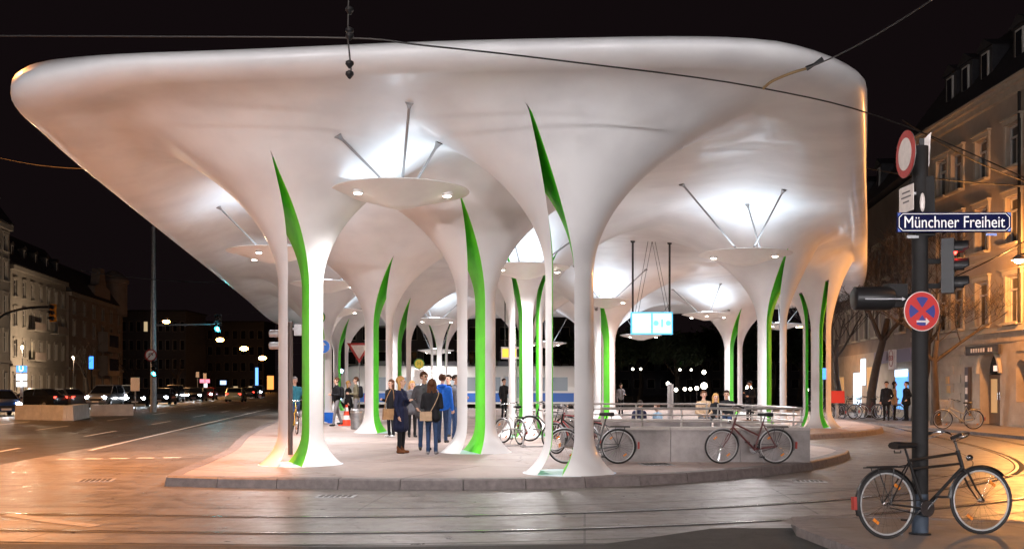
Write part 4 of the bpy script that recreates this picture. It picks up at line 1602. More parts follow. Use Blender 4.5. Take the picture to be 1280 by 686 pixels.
# hanging passenger information monitor
MAT['screen'] = mat('monitor_screen', (0.5, 0.6, 0.65), 0.3, emit=(0.72, 0.80, 0.86), estr=0.9)
MAT['screenedge'] = mat('monitor_edge_light', (0.1, 0.5, 0.7), 0.3, emit=(0.06, 0.52, 0.85), estr=1.0)
MAT['screen_cyan'] = mat('monitor_cyan', (0.2, 0.6, 0.65), 0.3, emit=(0.15, 0.72, 0.80), estr=1.0)
MAT['darkrod'] = mat('dark_rod', (0.03, 0.03, 0.03), 0.5)
d = 35.5
c = at(814.5, 404, d)
mon = empty('information_monitor', c, 0, 'lit blue-framed information monitor hung on two dark rods', 'monitor')
w, h = 52 / F_PX * d, 28 / F_PX * d
mb = MB(); mb.box((0, 0, 0), (w, 0.16, h)); mb.build('case', MAT['screenedge'], mon)
mb = MB(); mb.box((-w * 0.245, -0.083, 0), (w * 0.45, 0.006, h * 0.88)); mb.build('screen', MAT['screen'], mon)
mb = MB(); mb.box((w * 0.245, -0.083, 0), (w * 0.45, 0.006, h * 0.88)); sc = mb.build('screen', MAT['screen'], mon)
mb = MB()
for sx in (-1, 1):
    disc(mb, (w * 0.245 + sx * 0.21, -0.087, 0), 0.09, (0, -1, 0), 0.003, 12)
mb.build('print', MAT['screen_cyan'], sc)
mb = MB(); mb.box((w * 0.245, -0.0875, 0), (0.07, 0.003, h * .35)); mb.build('print', MAT['screen_cyan'], sc)
for px in (791, 837):
    X = at(px, 400, d).x
    zt = float(zfield(np.array([[X, d]]))[0])
    mb = MB(); mb.tube([(X - c.x, 0, h / 2), (X - c.x, 0, zt - c.z + 0.02)], 0.035, 8); mb.lathe([(0.07, zt - c.z - 0.05), (0.09, zt - c.z + 0.03)], 10, (X - c.x, 0, 0)); mb.build('rod', MAT['darkrod'], mon)
for (a, b) in ((-0.55, -0.12), (0.5, 0.02), (-0.45, 0.02), (0.6, 0.12)):
    zt = float(zfield(np.array([[c.x + b, d]]))[0])
    mb = MB(); mb.tube([(a, 0.02, h / 2), (b, 0.02, zt - c.z + 0.02)], 0.008, 5); mb.build('stay_wire', MAT['darkrod'], mon)

# amber departure board
d = 45.0
c = at(640, 441, d)
r = empty('departure_board', c, 0, 'small departure board with amber display hung behind the columns', 'departure board')
MAT['amberled'] = mat('amber_display', (0.5, 0.3, 0.02), 0.3, emit=(1.0, 0.62, 0.04), estr=1.1)
mb = MB(); mb.box((0, 0, 0), (0.95, 0.18, 0.52)); mb.build('case', MAT['lampbody'], r)
mb = MB(); mb.box((-0.12, -0.093, 0), (0.60, 0.006, 0.36)); mb.build('display', MAT['amberled'], r)
mb = MB(); mb.box((0.32, -0.093, 0), (0.22, 0.006, 0.36)); mb.build('blank_panel', MAT['black'], r)
for s in (-0.3, 0.3):
    zt = float(zfield(np.array([[c.x + s, d]]))[0])
    mb = MB(); mb.tube([(s, 0, 0.26), (s, 0, zt - c.z + 0.02)], 0.025, 6); mb.build('rod', MAT['darkrod'], r)


# traffic signs on thin posts among the columns
def round_sign(px, py, d, rad, label, face, ground_z=PZ, kind='arrow'):
    c = at(px, py, d)
    r = empty('traffic_sign', (c.x, d, ground_z), 0, label, 'traffic sign')
    mb = MB(); mb.tube([(0, 0.04, 0), (0, 0.04, c.z - ground_z + rad)], 0.035, 8); mb.build('post', MAT['galv'], r)
    zz = c.z - ground_z
    mb = MB(); disc(mb, (0, 0, zz), rad, (0, -1, 0), 0.006, 28); f = mb.build('plate', MAT['signwhite'], r)
    mb = MB(); disc(mb, (0, -0.008, zz), rad * 0.92, (0, -1, 0), 0.004, 28); mb.build('sign_face', face, r)
    if kind == 'arrow':
        mb = MB(); mb.box((0, -0.015, zz - rad * 0.15), (rad * 0.2, 0.003, rad * 0.9)); mb.add([(-rad * .45, -0.015, zz + rad * 0.2), (rad * .45, -0.015, zz + rad * 0.2), (0, -0.015, zz + rad * 0.65)], [(0, 1, 2)]); mb.build('arrow', MAT['signwhite'], r)
    return r


MAT['signbluelit'] = mat('sign_blue_reflective', (0.03, 0.20, 0.75), 0.4)
round_sign(404, 433, 41, 0.28, 'round blue straight-on arrow sign beyond the front left column', MAT['signbluelit'])
c = at(449, 437, 46)
r = empty('yield_sign', (c.x, 46, PZ), 0, 'white triangle yield sign with red border before the tram', 'traffic sign')
zz = c.z - PZ
mb = MB(); mb.tube([(0, 0.05, 0), (0, 0.05, zz + 0.2)], 0.03, 8); mb.build('post', MAT['galv'], r)
def tri(s, y, mm, nm):
    mb = MB(); pts = [(-0.55 * s, y, zz + 0.3 * s), (0.55 * s, y, zz + 0.3 * s), (0, y, zz - 0.6 * s)]
    mb.add(pts + [(p[0], p[1] + 0.005, p[2]) for p in pts], [(0, 1, 2), (5, 4, 3), (0, 3, 4, 1), (1, 4, 5, 2), (2, 5, 3, 0)]); mb.build(nm, mm, r)
tri(1.0, 0.0, MAT['signred'], 'plate'); tri(0.68, -0.008, MAT['signwhite'], 'sign_face')
# yellow tram stop signs
for (px, py, d, g) in ((524, 455, 52, 'before the far left columns'), (398, 397, 40, 'high beside the front left column')):
    c = at(px, py, d)
    r = empty('stop_sign_pole', (c.x, d, PZ), 0, 'yellow and green tram stop sign on a pole ' + g, 'stop sign')
    zz = c.z - PZ
    mb = MB(); mb.tube([(0, 0.03, 0), (0, 0.03, zz + 0.3)], 0.035, 8); mb.build('pole', MAT['galv'], r)
    mb = MB(); disc(mb, (0, -0.012, zz + 0.02), 0.27, (0, -1, 0), 0.01, 24); mb.build('green_ring', mat('stop_green', (0.05, 0.25, 0.03), 0.4), r)
    mb = MB(); disc(mb, (0, -0.024, zz + 0.02), 0.22, (0, -1, 0), 0.004, 24); mb.build('yellow_disc', mat('stop_yellow', (0.75, 0.6, 0.05), 0.4), r)
    text_mesh('letter', 'H', 0.28, mat('stop_letter_green', (0.05, 0.25, 0.03), 0.4), r, (0, -0.030, zz + 0.02), (R_(90), 0, 0), 0.001)
    if g.startswith('before'):
        mb = MB(); mb.box((0, 0, zz - 0.62), (0.5, 0.03, 0.7)); mb.build('timetable_panel', MAT['signwhite'], r)

# notice board
p = V(1.9, 28.2, PZ)
r = empty('notice_board', p, 0, 'white printed notice board on two legs among the bicycles', 'notice board')
mb = MB(); mb.box((0, 0, 0.95), (0.44, 0.05, 0.95)); bd = mb.build('panel', MAT['white'], r)
MAT['noticeblue'] = mat('notice_print_blue', (0.08, 0.3, 0.55), 0.5)
MAT['noticegrey'] = mat('notice_print_grey', (0.4, 0.38, 0.4), 0.5)
mb = MB(); mb.box((-0.02, -0.027, 0.92), (0.34, 0.003, 0.12)); mb.build('print', MAT['noticeblue'], bd)
for k in range(4):
    mb = MB(); mb.box((0.0, -0.027, 1.32 - 0.07 * k), (0.34 - 0.05 * (k % 2), 0.003, 0.02)); mb.build('print', MAT['noticegrey'], bd)
for s in (-0.19, 0.19):
    mb = MB(); mb.box((s, 0.03, 0.45), (0.03, 0.03, 0.9)); mb.build('leg', MAT['galv'], r)

# pale round post behind the railing
p = at(838, 500, 28.5)
r = empty('round_post', (p.x, 28.5, PZ), 0, 'pale round concrete post standing behind the railing', 'post')
mb = MB(); mb.lathe([(0.085, 0), (0.08, 1.52), (0.0, 1.54)], 16); mb.build('shaft', MAT['wallconc'], r)
mb = MB(); mb.lathe([(0.12, 0), (0.12, 0.03), (0.09, 0.05)], 16); mb.build('foot', MAT['galv'], r)

# ------------------------------------------------------------------ overhead wires
def wire(name, label, pts, rad, cat='overhead wire', sag=0.0, n=16, m='wire', extras=None):
    pts = [Vector(p) for p in pts]
    if len(pts) == 2 and sag:
        a, b = pts
        pts = [a.lerp(b, k / n) - V(0, 0, sag * 4 * (k / n) * (1 - k / n)) for k in range(n + 1)]
    mb = MB(); mb.tube(pts, rad, 6)
    return tag(mb.build(name, MAT[m]), label, cat)


CW = 5.5
cwp = [at(-60, 45, 12.9), at(200, 46, 12.3), at(440, 48, 12.0), at(530, 57, 12.05), at(700, 76, 12.6), at(950, 110, 14.0), at(1130, 157, 15.3), at(1330, 245, 20.0)]
wire('contact_wire', 'black tram contact wire crossing in front of the canopy', spline(cwp, 6), 0.011)
a, b = at(1165, 0, 9.5), at(1008, 86, 13.6)
wire('pull_off_wire', 'thin stay wire pulling the contact wire towards the roof corner', [a, b], 0.009, sag=0.05)
r = empty('registration_arm', b, 0, 'bent brass-coloured registration arm clipped to the contact wire', 'wire fitting')
q = at(954, 111, 14.02) - b
mb = MB(); mb.tube(spline([(0, 0, 0), (q.x * 0.35, q.y * .3, q.z * 0.15), (q.x * 0.8, q.y * .7, q.z * 0.55), q], 5), 0.019, 8); mb.build('arm', mat('brass_arm', (0.35, 0.24, 0.12), 0.4, metal=0.6), r)
mb = MB(); mb.tube([(0, 0, 0), (0.10, -0.02, 0.05), (0.2, -0.05, 0.11)], [0.035, 0.02, 0.035], 8); mb.build('insulator', MAT['black'], r)
r = empty('hanger_insulator', at(437, 48, 12.0), 0, 'vertical insulator chain hanging from above at the contact wire', 'wire fitting')
mb = MB(); mb.tube([(0, 0, 1.2), (-0.02, 0, 0.0), (0.02, 0, -0.40)], 0.010, 6); mb.build('drop_wire', MAT['wire'], r)
for z in (0.32, 0.08, 0.02, -0.30, -0.42):
    mb = MB(); mb.lathe([(0.01, z + 0.05), (0.045, z + 0.03), (0.05, z), (0.02, z - 0.04), (0.01, z - 0.05)], 12); mb.build('insulator', MAT['black'], r)
wire('stay_wire', 'thin stay wire fixed to the left edge of the canopy', [at(-40, 186, 24), at(103, 211, 22.3)], 0.006, sag=0.1)
wire('stay_wire', 'stay wire from the right end of the canopy to the ochre facade', [at(1070, 208, 26), at(1330, 232, 33)], 0.017, sag=0.15)
wire('span_wire', 'lower span wire running across in front of the ochre facade', [at(1072, 385, 34), at(1300, 290, 35)], 0.02, sag=0.3)
wire('span_wire', 'sloping span wire crossing before the upper facade windows', [at(1128, 150, 30), at(1300, 232, 34)], 0.02, sag=0.2)
wire('span_wire', 'level span wire over the avenue beside the tall mast', [at(100, 338, 64), at(330, 352, 66)], 0.03, sag=0.3)
# ------------------------------------------------------------------ people
SKIN = [mat('skin_a', (0.55, 0.33, 0.24), 0.55), mat('skin_b', (0.45, 0.26, 0.18), 0.55)]
def cloth(name, col, **k):
    return mat('cloth_' + name, col, 0.85, var=0.18, vscale=14, bump=0.25, bscale=60, spec=0.2, **k)
CL = {n: cloth(n, c) for n, c in dict(navy=(0.012, 0.015, 0.04), black=(0.011, 0.011, 0.013), grey=(0.09, 0.09, 0.10), jeans=(0.03, 0.055, 0.12), blue=(0.02, 0.14, 0.62), tan=(0.38, 0.22, 0.11),
      teal=(0.03, 0.15, 0.2), olive=(0.16, 0.14, 0.09), red=(0.4, 0.02, 0.03), beige=(0.36, 0.25, 0.16), ltblue=(0.3, 0.45, 0.6), boot=(0.14, 0.05, 0.02), white=(0.6, 0.6, 0.6), greytr=(0.2, 0.19, 0.2), hair_blond=(0.42, 0.24, 0.08),
      hair_dark=(0.02, 0.012, 0.008), hair_brown=(0.07, 0.03, 0.015), pink=(0.5, 0.2, 0.25), shoe=(0.03, 0.03, 0.03), yellow=(0.6, 0.4, 0.03)).items()}
EYE_M = mat('eye_dark', (0.02, 0.015, 0.012), 0.3)
LIP_M = mat('lip', (0.36, 0.13, 0.11), 0.5)


def capsule(mb, p0, p1, r0, r1, n=10, flat=None):
    p0, p1 = Vector(p0), Vector(p1)
    ax = p1 - p0
    L = ax.length
    if L < 1e-5:
        ax = V(0, 0, 1)
        p1 = p0 + ax * 1e-4
        L = 1e-4
    ax.normalize()
    pts, rs = [], []
    for k in range(4):
        th = math.pi / 2 * k / 4
        pts.append(p0 - ax * r0 * math.cos(th)); rs.append(max(0.0008, r0 * math.sin(th)))
    pts.append(p0); rs.append(r0)
    pts.append(p1); rs.append(r1)
    for k in range(1, 5):
        th = math.pi / 2 * k / 4
        pts.append(p1 + ax * r1 * math.sin(th)); rs.append(max(0.0008, r1 * math.cos(th)))
    mb.tube(pts, rs, n)


def person(label, loc, face, h=1.75, top='navy', legs='jeans', shoe='shoe', hair='hair_dark', hairlong=False, skin=0, arms=('down', 'down'), stride=0.0,
           coat=0.0, bulk=1.0, bust=0.0, pose='stand', look=0.0, vox=0.0125, hood=None, pack=None, hat=None, lean=0.0, group='people at the tram stop', beltcol=None):
    """face: heading in degrees, 0 looks towards the camera (-y), 90 to the right of the picture"""
    s = h / 1.75
    prim = []                                           # p0, p1, r0, r1, material index   0 skin 1 top 2 legs 3 shoe 4 eye 5 lip 6 extra
    def P(a, b, r0, r1, m):
        prim.append((Vector(a), Vector(b), r0, r1, m))
    sit = pose == 'sit'
    hz = 0.50 if sit else 0.93
    for sd in (-1, 1):
        st = stride * sd
        hip = V(sd * 0.085, 0, hz)
        if sit:
            knee = V(sd * 0.11, -0.42, 0.50); ank = V(sd * 0.11, -0.40, 0.09)
        elif pose == 'ride':
            knee = V(sd * 0.09, -0.28 + 0.10 * sd, 0.78 + 0.09 * sd); ank = V(sd * 0.10, -0.08 + 0.05 * sd, 0.42 + 0.14 * sd)
        else:
            knee = V(sd * 0.088, -0.02 - st * 0.55, 0.50); ank = V(sd * 0.09, (-st * 1.05 if st > 0 else -st * 1.25), 0.085 + (0.05 if st < -0.05 else 0))
        P(hip, knee, 0.088, 0.060, 2)
        P(knee, ank, 0.060, 0.043, 2)
        P(ank + V(0, 0.03, -0.045), ank + V(sd * 0.02, -0.13, -0.05), 0.040, 0.034, 3)
        P(ank + V(0, 0.0, 0.0), ank + V(0, 0.01, 0.06), 0.05, 0.05, 3 if shoe == 'boot' else 2)
    lv = V(0, -lean, 0)
    def U(x, y, z):                                     # upper body leans forward with height
        t = (z - hz) / 0.7
        return V(x, y - lean * t, z)
    dz = hz - 0.93
    for sd in (-1, 1):
        P(U(sd * 0.065, 0.0, 0.93 + dz), U(sd * 0.075, 0, 1.12 + dz), 0.102 * bulk, 0.098 * bulk, 1 if not beltcol else 2)
        P(U(sd * 0.07, 0.0, 1.06 + dz), U(sd * 0.105, 0, 1.33 + dz), 0.104 * bulk, 0.105 * bulk, 1)
        P(U(sd * 0.06, 0.0, 1.40 + dz), U(sd * 0.165, 0, 1.385 + dz), 0.06, 0.064 * bulk, 1)
        if bust:
            P(U(sd * 0.07, -0.09, 1.24 + dz), U(sd * 0.07, -0.09, 1.25 + dz), 0.06 * bust, 0.06 * bust, 1)
    if coat and not sit:
        for sd in (-1, 1):
            for yy in (-0.03, 0.03):
                P(V(sd * 0.07, yy, 0.98), V(sd * 0.10, yy * 1.5, 0.93 - coat), 0.11 * bulk, 0.105 * bulk, 1)
        P(V(0, -0.03, 0.98), V(0, -0.05, 0.93 - coat), 0.11 * bulk, 0.10 * bulk, 1)
    # arms
    for sd, am in ((-1, arms[0]), (1, arms[1])):
        sh = U(sd * 0.185, 0, 1.375 + dz)
        if am == 'down':
            el, wr = U(sd * 0.235, 0.02, 1.10 + dz), U(sd * 0.245, -0.06, 0.86 + dz)
        elif am == 'swing':
            el, wr = U(sd * 0.235, 0.10, 1.11 + dz), U(sd * 0.24, 0.10, 0.87 + dz)
        elif am == 'pocket':
            el, wr = U(sd * 0.27, 0.06, 1.12 + dz), U(sd * 0.19, -0.07, 0.96 + dz)
        elif am == 'bent':
            el, wr = U(sd * 0.23, 0.02, 1.11 + dz), U(sd * 0.15, -0.24, 1.14 + dz)
        elif am == 'chest':
            el, wr = U(sd * 0.24, -0.02, 1.12 + dz), U(sd * 0.06, -0.20, 1.20 + dz)
        elif am == 'phone':
            el, wr = U(sd * 0.23, -0.02, 1.12 + dz), U(sd * 0.10, -0.26, 1.26 + dz)
        elif am == 'ride':
            el, wr = U(sd * 0.25, -0.20, 1.14 + dz), U(sd * 0.26, -0.46, 1.02 + dz)
        elif am == 'lap':
            el, wr = U(sd * 0.23, -0.06, 1.10 + dz), V(sd * 0.10, -0.32, 0.62)
        else:
            el, wr = U(sd * 0.25, 0, 1.1 + dz), U(sd * 0.22, -0.1, 0.9 + dz)
        P(sh, el, 0.058 * bulk, 0.048 * bulk, 1)
        P(el, wr, 0.048 * bulk, 0.037 * bulk, 1)
        d = (wr - el).normalized()
        side = V(sd, 0, 0)
        inn = (V(-sd * 0.6, -0.8, 0) - d * d.dot(V(-sd * 0.6, -0.8, 0))).normalized()
        pw = d.cross(inn).normalized()
        palm = wr + d * 0.075
        P(wr + d * 0.01, palm, 0.024, 0.030, 0)
        P(wr + d * 0.03 + pw * 0.014, palm + pw * 0.018, 0.018, 0.018, 0)
        P(wr + d * 0.03 - pw * 0.014, palm - pw * 0.018, 0.018, 0.018, 0)
        for k, L in enumerate((0.062, 0.072, 0.066, 0.05)):
            b0 = palm + pw * (0.030 - 0.020 * k)
            m0 = b0 + d * L * 0.55 + inn * 0.008
            P(b0, m0, 0.0095, 0.009, 0)
            P(m0, m0 + d * L * 0.38 + inn * 0.022, 0.009, 0.0075, 0)
        t0 = wr + d * 0.03 + pw * 0.028
        P(t0, t0 + d * 0.032 + pw * 0.022 + inn * 0.012, 0.012, 0.010, 0)
        P(t0 + d * 0.032 + pw * 0.022 + inn * 0.012, t0 + d * 0.062 + pw * 0.022 + inn * 0.022, 0.010, 0.008, 0)
    # neck and head
    P(U(0, 0.0, 1.40 + dz), U(0, -0.01, 1.53 + dz), 0.056, 0.052, 0)
    P(U(0, 0.0, 1.40 + dz), U(0, 0.0, 1.455 + dz), 0.075 * bulk, 0.066, 1)
    hc = U(0, -0.015, 1.635 + dz)
    Rl = Matrix.Rotation(R_(look), 3, 'Z')
    def Hd(x, y, z):
        return hc + Rl @ V(x, y, z)
    P(Hd(-0.006, 0.022, 0.028), Hd(0.006, 0.02, 0.03), 0.088, 0.088, 0)
    P(Hd(0, -0.012, 0.02), Hd(0, -0.022, -0.055), 0.074, 0.056, 0)
    P(Hd(0, -0.040, -0.085), Hd(0, -0.045, -0.088), 0.033, 0.03, 0)
    P(Hd(0, -0.092, 0.012), Hd(0, -0.104, -0.018), 0.011, 0.015, 0)
    for sd in (-1, 1):
        P(Hd(sd * 0.083, 0.012, 0.012), Hd(sd * 0.086, 0.016, -0.022), 0.016, 0.012, 0)
        P(Hd(sd * 0.031, -0.087, 0.014), Hd(sd * 0.034, -0.087, 0.014), 0.011, 0.011, 4)
    P(Hd(-0.018, -0.086, -0.05), Hd(0.018, -0.086, -0.05), 0.0085, 0.0085, 5)
    if pack:
        P(U(-0.07, 0.17, 1.08 + dz), U(-0.06, 0.16, 1.34 + dz), 0.10, 0.09, 6)
        P(U(0.07, 0.17, 1.08 + dz), U(0.06, 0.16, 1.34 + dz), 0.10, 0.09, 6)
    mb = MB()
    for (a, b, r0, r1, m) in prim:
        capsule(mb, a * s, b * s, r0 * s, r1 * s, 10)
    me = bpy.data.meshes.new('person_raw')
    me.from_pydata(mb.v, [], mb.f)
    tmp = bpy.data.objects.new('person_raw', me)
    COL.objects.link(tmp)
    md = tmp.modifiers.new('r', 'REMESH')
    md.mode = 'VOXEL'
    md.voxel_size = vox
    sm = tmp.modifiers.new('s', 'SMOOTH')
    sm.factor = 0.5
    sm.iterations = 2
    dg = bpy.context.evaluated_depsgraph_get()
    me2 = bpy.data.meshes.new_from_object(tmp.evaluated_get(dg))
    bpy.data.objects.remove(tmp)
    me2.name = 'person'
    nf = len(me2.polygons)
    cen = np.empty(nf * 3)
    me2.polygons.foreach_get('center', cen)
    cen = cen.reshape(-1, 3)
    best = np.full(nf, 1e9)
    idx = np.zeros(nf, int)
    for (a, b, r0, r1, m) in prim:
        a_, b_ = np.array(a) * s, np.array(b) * s
        ab = b_ - a_
        t = np.clip(((cen - a_) @ ab) / max(1e-9, ab @ ab), 0, 1)
        dd = np.linalg.norm(cen - (a_ + t[:, None] * ab), axis=1) - (r0 + (r1 - r0) * t) * s
        if m in (4, 5):
            dd = dd - 0.004
        u = dd < best
        best[u] = dd[u]
        idx[u] = m
    for mm in (SKIN[skin], CL[top], CL[legs], CL[shoe], EYE_M, LIP_M, CL[pack or 'black']):
        me2.materials.append(mm)
    me2.polygons.foreach_set('material_index', idx.astype(np.int32))
    me2.polygons.foreach_set('use_smooth', [True] * nf)
    zmin = min(v.co.z for v in me2.vertices)
    o = bpy.data.objects.new('person', me2)
    COL.objects.link(o)
    o.location = (loc[0], loc[1], loc[2] - (zmin if pose != 'ride' else 0))
    o.rotation_euler = (0, 0, R_(face))
    tag(o, label, 'person', group)
    # hair (or a hat) as a shell over the skull
    hb_ = MB()
    R1 = 0.101
    vs_, fs, n, m_ = [], [], 20, 14
    for i in range(m_ + 1):
        ph = math.pi * i / m_
        for k in range(n):
            th = 2 * math.pi * k / n
            w = 1 + 0.035 * math.sin(5 * th + 3 * ph)
            vs_.append((R1 * 0.95 * w * math.sin(ph) * math.cos(th), 0.024 + R1 * 1.02 * w * math.sin(ph) * math.sin(th), 0.036 + R1 * 1.02 * math.cos(ph)))
    for i in range(m_):
        for k in range(n):
            q = [i * n + k, i * n + (k + 1) % n, (i + 1) * n + (k + 1) % n, (i + 1) * n + k]
            c = [sum(vs_[j][a] for j in q) / 4 for a in range(3)]
            low = -0.045 if c[1] > 0.02 else 0.06 if c[1] < -0.035 else 0.02
            if c[2] > low:
                fs.append(tuple(q))
    hb_.add([Hd(*p) * s for p in vs_], fs)
    if hairlong:
        for sd in (-1, -0.35, 0.35, 1):
            capsule(hb_, Hd(sd * 0.072, 0.04, 0.03) * s, Hd(sd * 0.088, 0.055 - abs(sd) * 0.03, -0.19) * s, 0.036 * s, 0.034 * s, 8)
    hm = CL[hat] if hat else CL[hair]
    ho = hb_.build('hat' if hat else 'hair', hm, o, 60)
    sol = ho.modifiers.new('t', 'SOLIDIFY')
    sol.thickness = 0.012
    if hood:
        hm_ = MB(); hm_.torus((0, 0, 0), 0.085 * s, 0.038 * s, 'Z', 16, 8)
        hq = hm_.build('collar', CL[hood], o, 60); hq.location = U(0, 0.02, 1.46 + dz) * s
    return o


def bag(label, p, face, w, h, d, m, strap=None, group=None):
    r = empty('shoulder_bag', p, R_(face), label, 'bag')
    mb = MB(); mb.box((0, 0, 0), (w, d, h), taper=(0.94, 0.8)); mb.build('body', CL[m], r)
    mb = MB(); mb.box((0, -d / 2 - 0.004, h * 0.18), (w * 0.98, 0.008, h * 0.6)); mb.build('flap', CL[m], r)
    if strap:
        mb = MB(); mb.tube(spline([Vector(q) for q in strap], 6), 0.009, 6); mb.build('strap', CL[m], r)
    return r


def PP(px, py, **k):
    return pix(px, py, PZ)


q = PP(501, 566)
person('blonde woman in long navy coat and brown boots facing the group', q, 70, 1.68, 'navy', 'black', 'boot', 'hair_blond', True, 0, ('down', 'chest'), coat=0.34, bust=1, look=15)
bag('tan flap shoulder bag hanging at the blonde woman\'s hip', q + V(-0.24, -0.10, 0.86), 25, 0.30, 0.24, 0.10, 'tan', [(-0.12, 0, 0.10), (-0.05, 0.03, 0.36), (0.10, 0.10, 0.56), (0.14, 0.10, 0.34), (0.12, 0.02, 0.1)])
q = PP(540, 567.5)
person('woman in black jacket and jeans seen from behind with crossbody bag', q, 176, 1.62, 'black', 'jeans', 'greytr', 'hair_brown', True, 0, ('bent', 'bent'), bulk=1.08, coat=0.06)
bag('grey beige crossbody bag on the back of the woman in black', q + V(-0.12, -0.19, 0.83), 8, 0.26, 0.20, 0.09, 'beige', [(0.1, 0, 0.09), (0.20, -0.035, 0.28), (0.28, 0.02, 0.48), (0.24, 0.12, 0.58)])
person('tall man in grey coat listening between the two women', PP(530.5, 562), 15, 1.80, 'grey', 'jeans', 'shoe', 'hair_brown', False, 0, ('pocket', 'pocket'), coat=0.12, look=25, bulk=1.08)
person('person in grey winter jacket and scarf at the back of the group', PP(515, 546), 20, 1.62, 'grey', 'black', 'shoe', 'hair_blond', True, 0, ('chest', 'chest'), coat=0.12, hood='greytr', bulk=1.1)
person('man in bright blue puffer jacket seen from behind', PP(553, 553), 165, 1.78, 'blue', 'jeans', 'shoe', 'hair_brown', False, 0, ('down', 'pocket'), bulk=1.22, hood='blue')
person('man in dark jacket facing the blue puffer jacket', PP(561, 545), -30, 1.80, 'black', 'jeans', 'shoe', 'hair_dark', False, 0, ('pocket', 'down'), stride=0.12)
person('man in grey jacket half hidden by a thin column leg', PP(569.5, 549), 60, 1.78, 'grey', 'jeans', 'shoe', 'hair_dark', False, 1, ('down', 'bent'))
person('person in dark quilted jacket with backpack beside the blonde woman', PP(489, 546), -40, 1.66, 'black', 'black', 'white', 'hair_brown', True, 0, ('bent', 'down'), pack='black', bulk=1.1)
person('man in black jacket standing before the tram window', PP(630, 523), 40, 1.80, 'black', 'black', 'shoe', 'hair_dark', False, 0, ('down', 'phone'), vox=0.016)
person('man in dark jacket and grey trousers walking past the traffic cone', PP(421, 532), -60, 1.78, 'black', 'greytr', 'shoe', 'hair_brown', False, 0, ('swing', 'bent'), stride=0.16, pack='black', vox=0.016)
person('person in dark blue jacket bending over a blue bag', PP(409, 526), -20, 1.72, 'navy', 'navy', 'shoe', 'hair_dark', False, 0, ('down', 'down'), lean=0.14, vox=0.016)
r = bag('large blue shopping bag on the ground by the bending person', PP(411, 528) + V(0, -0.35, 0.21), 0, 0.55, 0.42, 0.28, 'blue')
person('woman with pale hair and black coat behind the traffic cone', PP(435.5, 528.5), 80, 1.68, 'black', 'black', 'shoe', 'hair_blond', True, 0, ('down', 'bent'), coat=0.2, vox=0.016)
person('man in olive jacket with backpack standing behind the litter bin', PP(445, 530), -80, 1.82, 'olive', 'greytr', 'shoe', 'hair_brown', False, 0, ('bent', 'bent'), pack='black', vox=0.016)
person('person in red jacket behind the column with the grey bin', PP(463.5, 527.5), 10, 1.64, 'red', 'black', 'shoe', 'hair_dark', True, 0, ('down', 'down'), vox=0.016)
# cyclist behind the front left column
cy = pix(364, 548, 0.004); cy = V(cy.x, cy.y, PZ)
plan_bike('yellow bicycle ridden by the person in teal jacket', cy.x - 0.05, cy.y + 0.35, -70, bk_yellow, style='mixte', wb=1.05, wr=0.34)
person('cyclist in teal jacket and grey beanie behind the front left column', V(cy.x + 0.08, cy.y + 0.12, PZ + 0.0), 20, 1.75, 'teal', 'jeans', 'shoe', 'hair_brown', False, 0, ('ride', 'ride'), pose='ride', hat='greytr', vox=0.015, bulk=1.1)

# a bench behind the railing with people on it
MAT['benchwood'] = mat('bench_wood', (0.16, 0.09, 0.05), 0.6, var=0.3, vscale=6, stretch=(0.3, 3, 3))
def bench(label, c, rz, L):
    r = empty('bench', c, rz, label, 'bench')
    for k in range(4):
        mb = MB(); mb.box((0, -0.16 + 0.11 * k, 0.43), (L, 0.09, 0.04)); mb.build('slat', MAT['benchwood'], r)
    for s in (-1, 1):
        mb = MB(); mb.box((s * (L / 2 - 0.2), 0, 0.205), (0.07, 0.36, 0.41)); mb.build('leg', MAT['galv'], r)
    return r
bc = at(893, 500, 31.6); bench('long slatted wooden bench behind the rear railing', (bc.x, 31.6, PZ), 0, 2.6)
person('person in beige jacket sitting behind the railing', (at(880, 0, 31.5).x, 31.55, PZ), 0, 1.76, 'beige', 'grey', 'shoe', 'hair_brown', False, 0, ('lap', 'lap'), pose='sit', vox=0.014)
person('person in black jacket with fair hair sitting beside the beige jacket', (at(895, 0, 31.5).x, 31.55, PZ), 5, 1.66, 'black', 'black', 'shoe', 'hair_blond', True, 0, ('lap', 'lap'), pose='sit', vox=0.014)
person('person in dark coat sitting next to a split column', (at(909, 0, 31.5).x, 31.6, PZ), -15, 1.78, 'black', 'jeans', 'shoe', 'hair_dark', False, 1, ('lap', 'lap'), pose='sit', vox=0.014)
bc2 = at(812, 500, 26.8); bench('slatted wooden bench close behind the stairwell', (bc2.x, 27.2, PZ), 0, 1.7)
person('dark-haired person in navy jacket slumped low behind the railing', (at(798, 0, 27).x, 27.15, PZ - 0.0), 150, 1.45, 'navy', 'black', 'shoe', 'hair_dark', False, 0, ('lap', 'lap'), pose='sit', lean=0.2, vox=0.014)
person('child in light blue jacket sitting behind the railing', (at(825, 0, 27).x, 27.15, PZ), -60, 1.35, 'ltblue', 'jeans', 'shoe', 'hair_brown', False, 0, ('lap', 'lap'), pose='sit', lean=0.1, vox=0.014)
person('man in black jacket and cap standing beside the tall split column', V(at(937, 0, 40).x, 40, PZ), -50, 1.66, 'black', 'black', 'shoe', 'hair_dark', False, 1, ('phone', 'bent'), hat='black', vox=0.016)
person('person in purple-grey coat standing beside the far green column', V(at(776, 0, 52).x, 52, PZ), 20, 1.6, 'greytr', 'black', 'shoe', 'hair_dark', True, 1, ('down', 'bent'), vox=0.018)
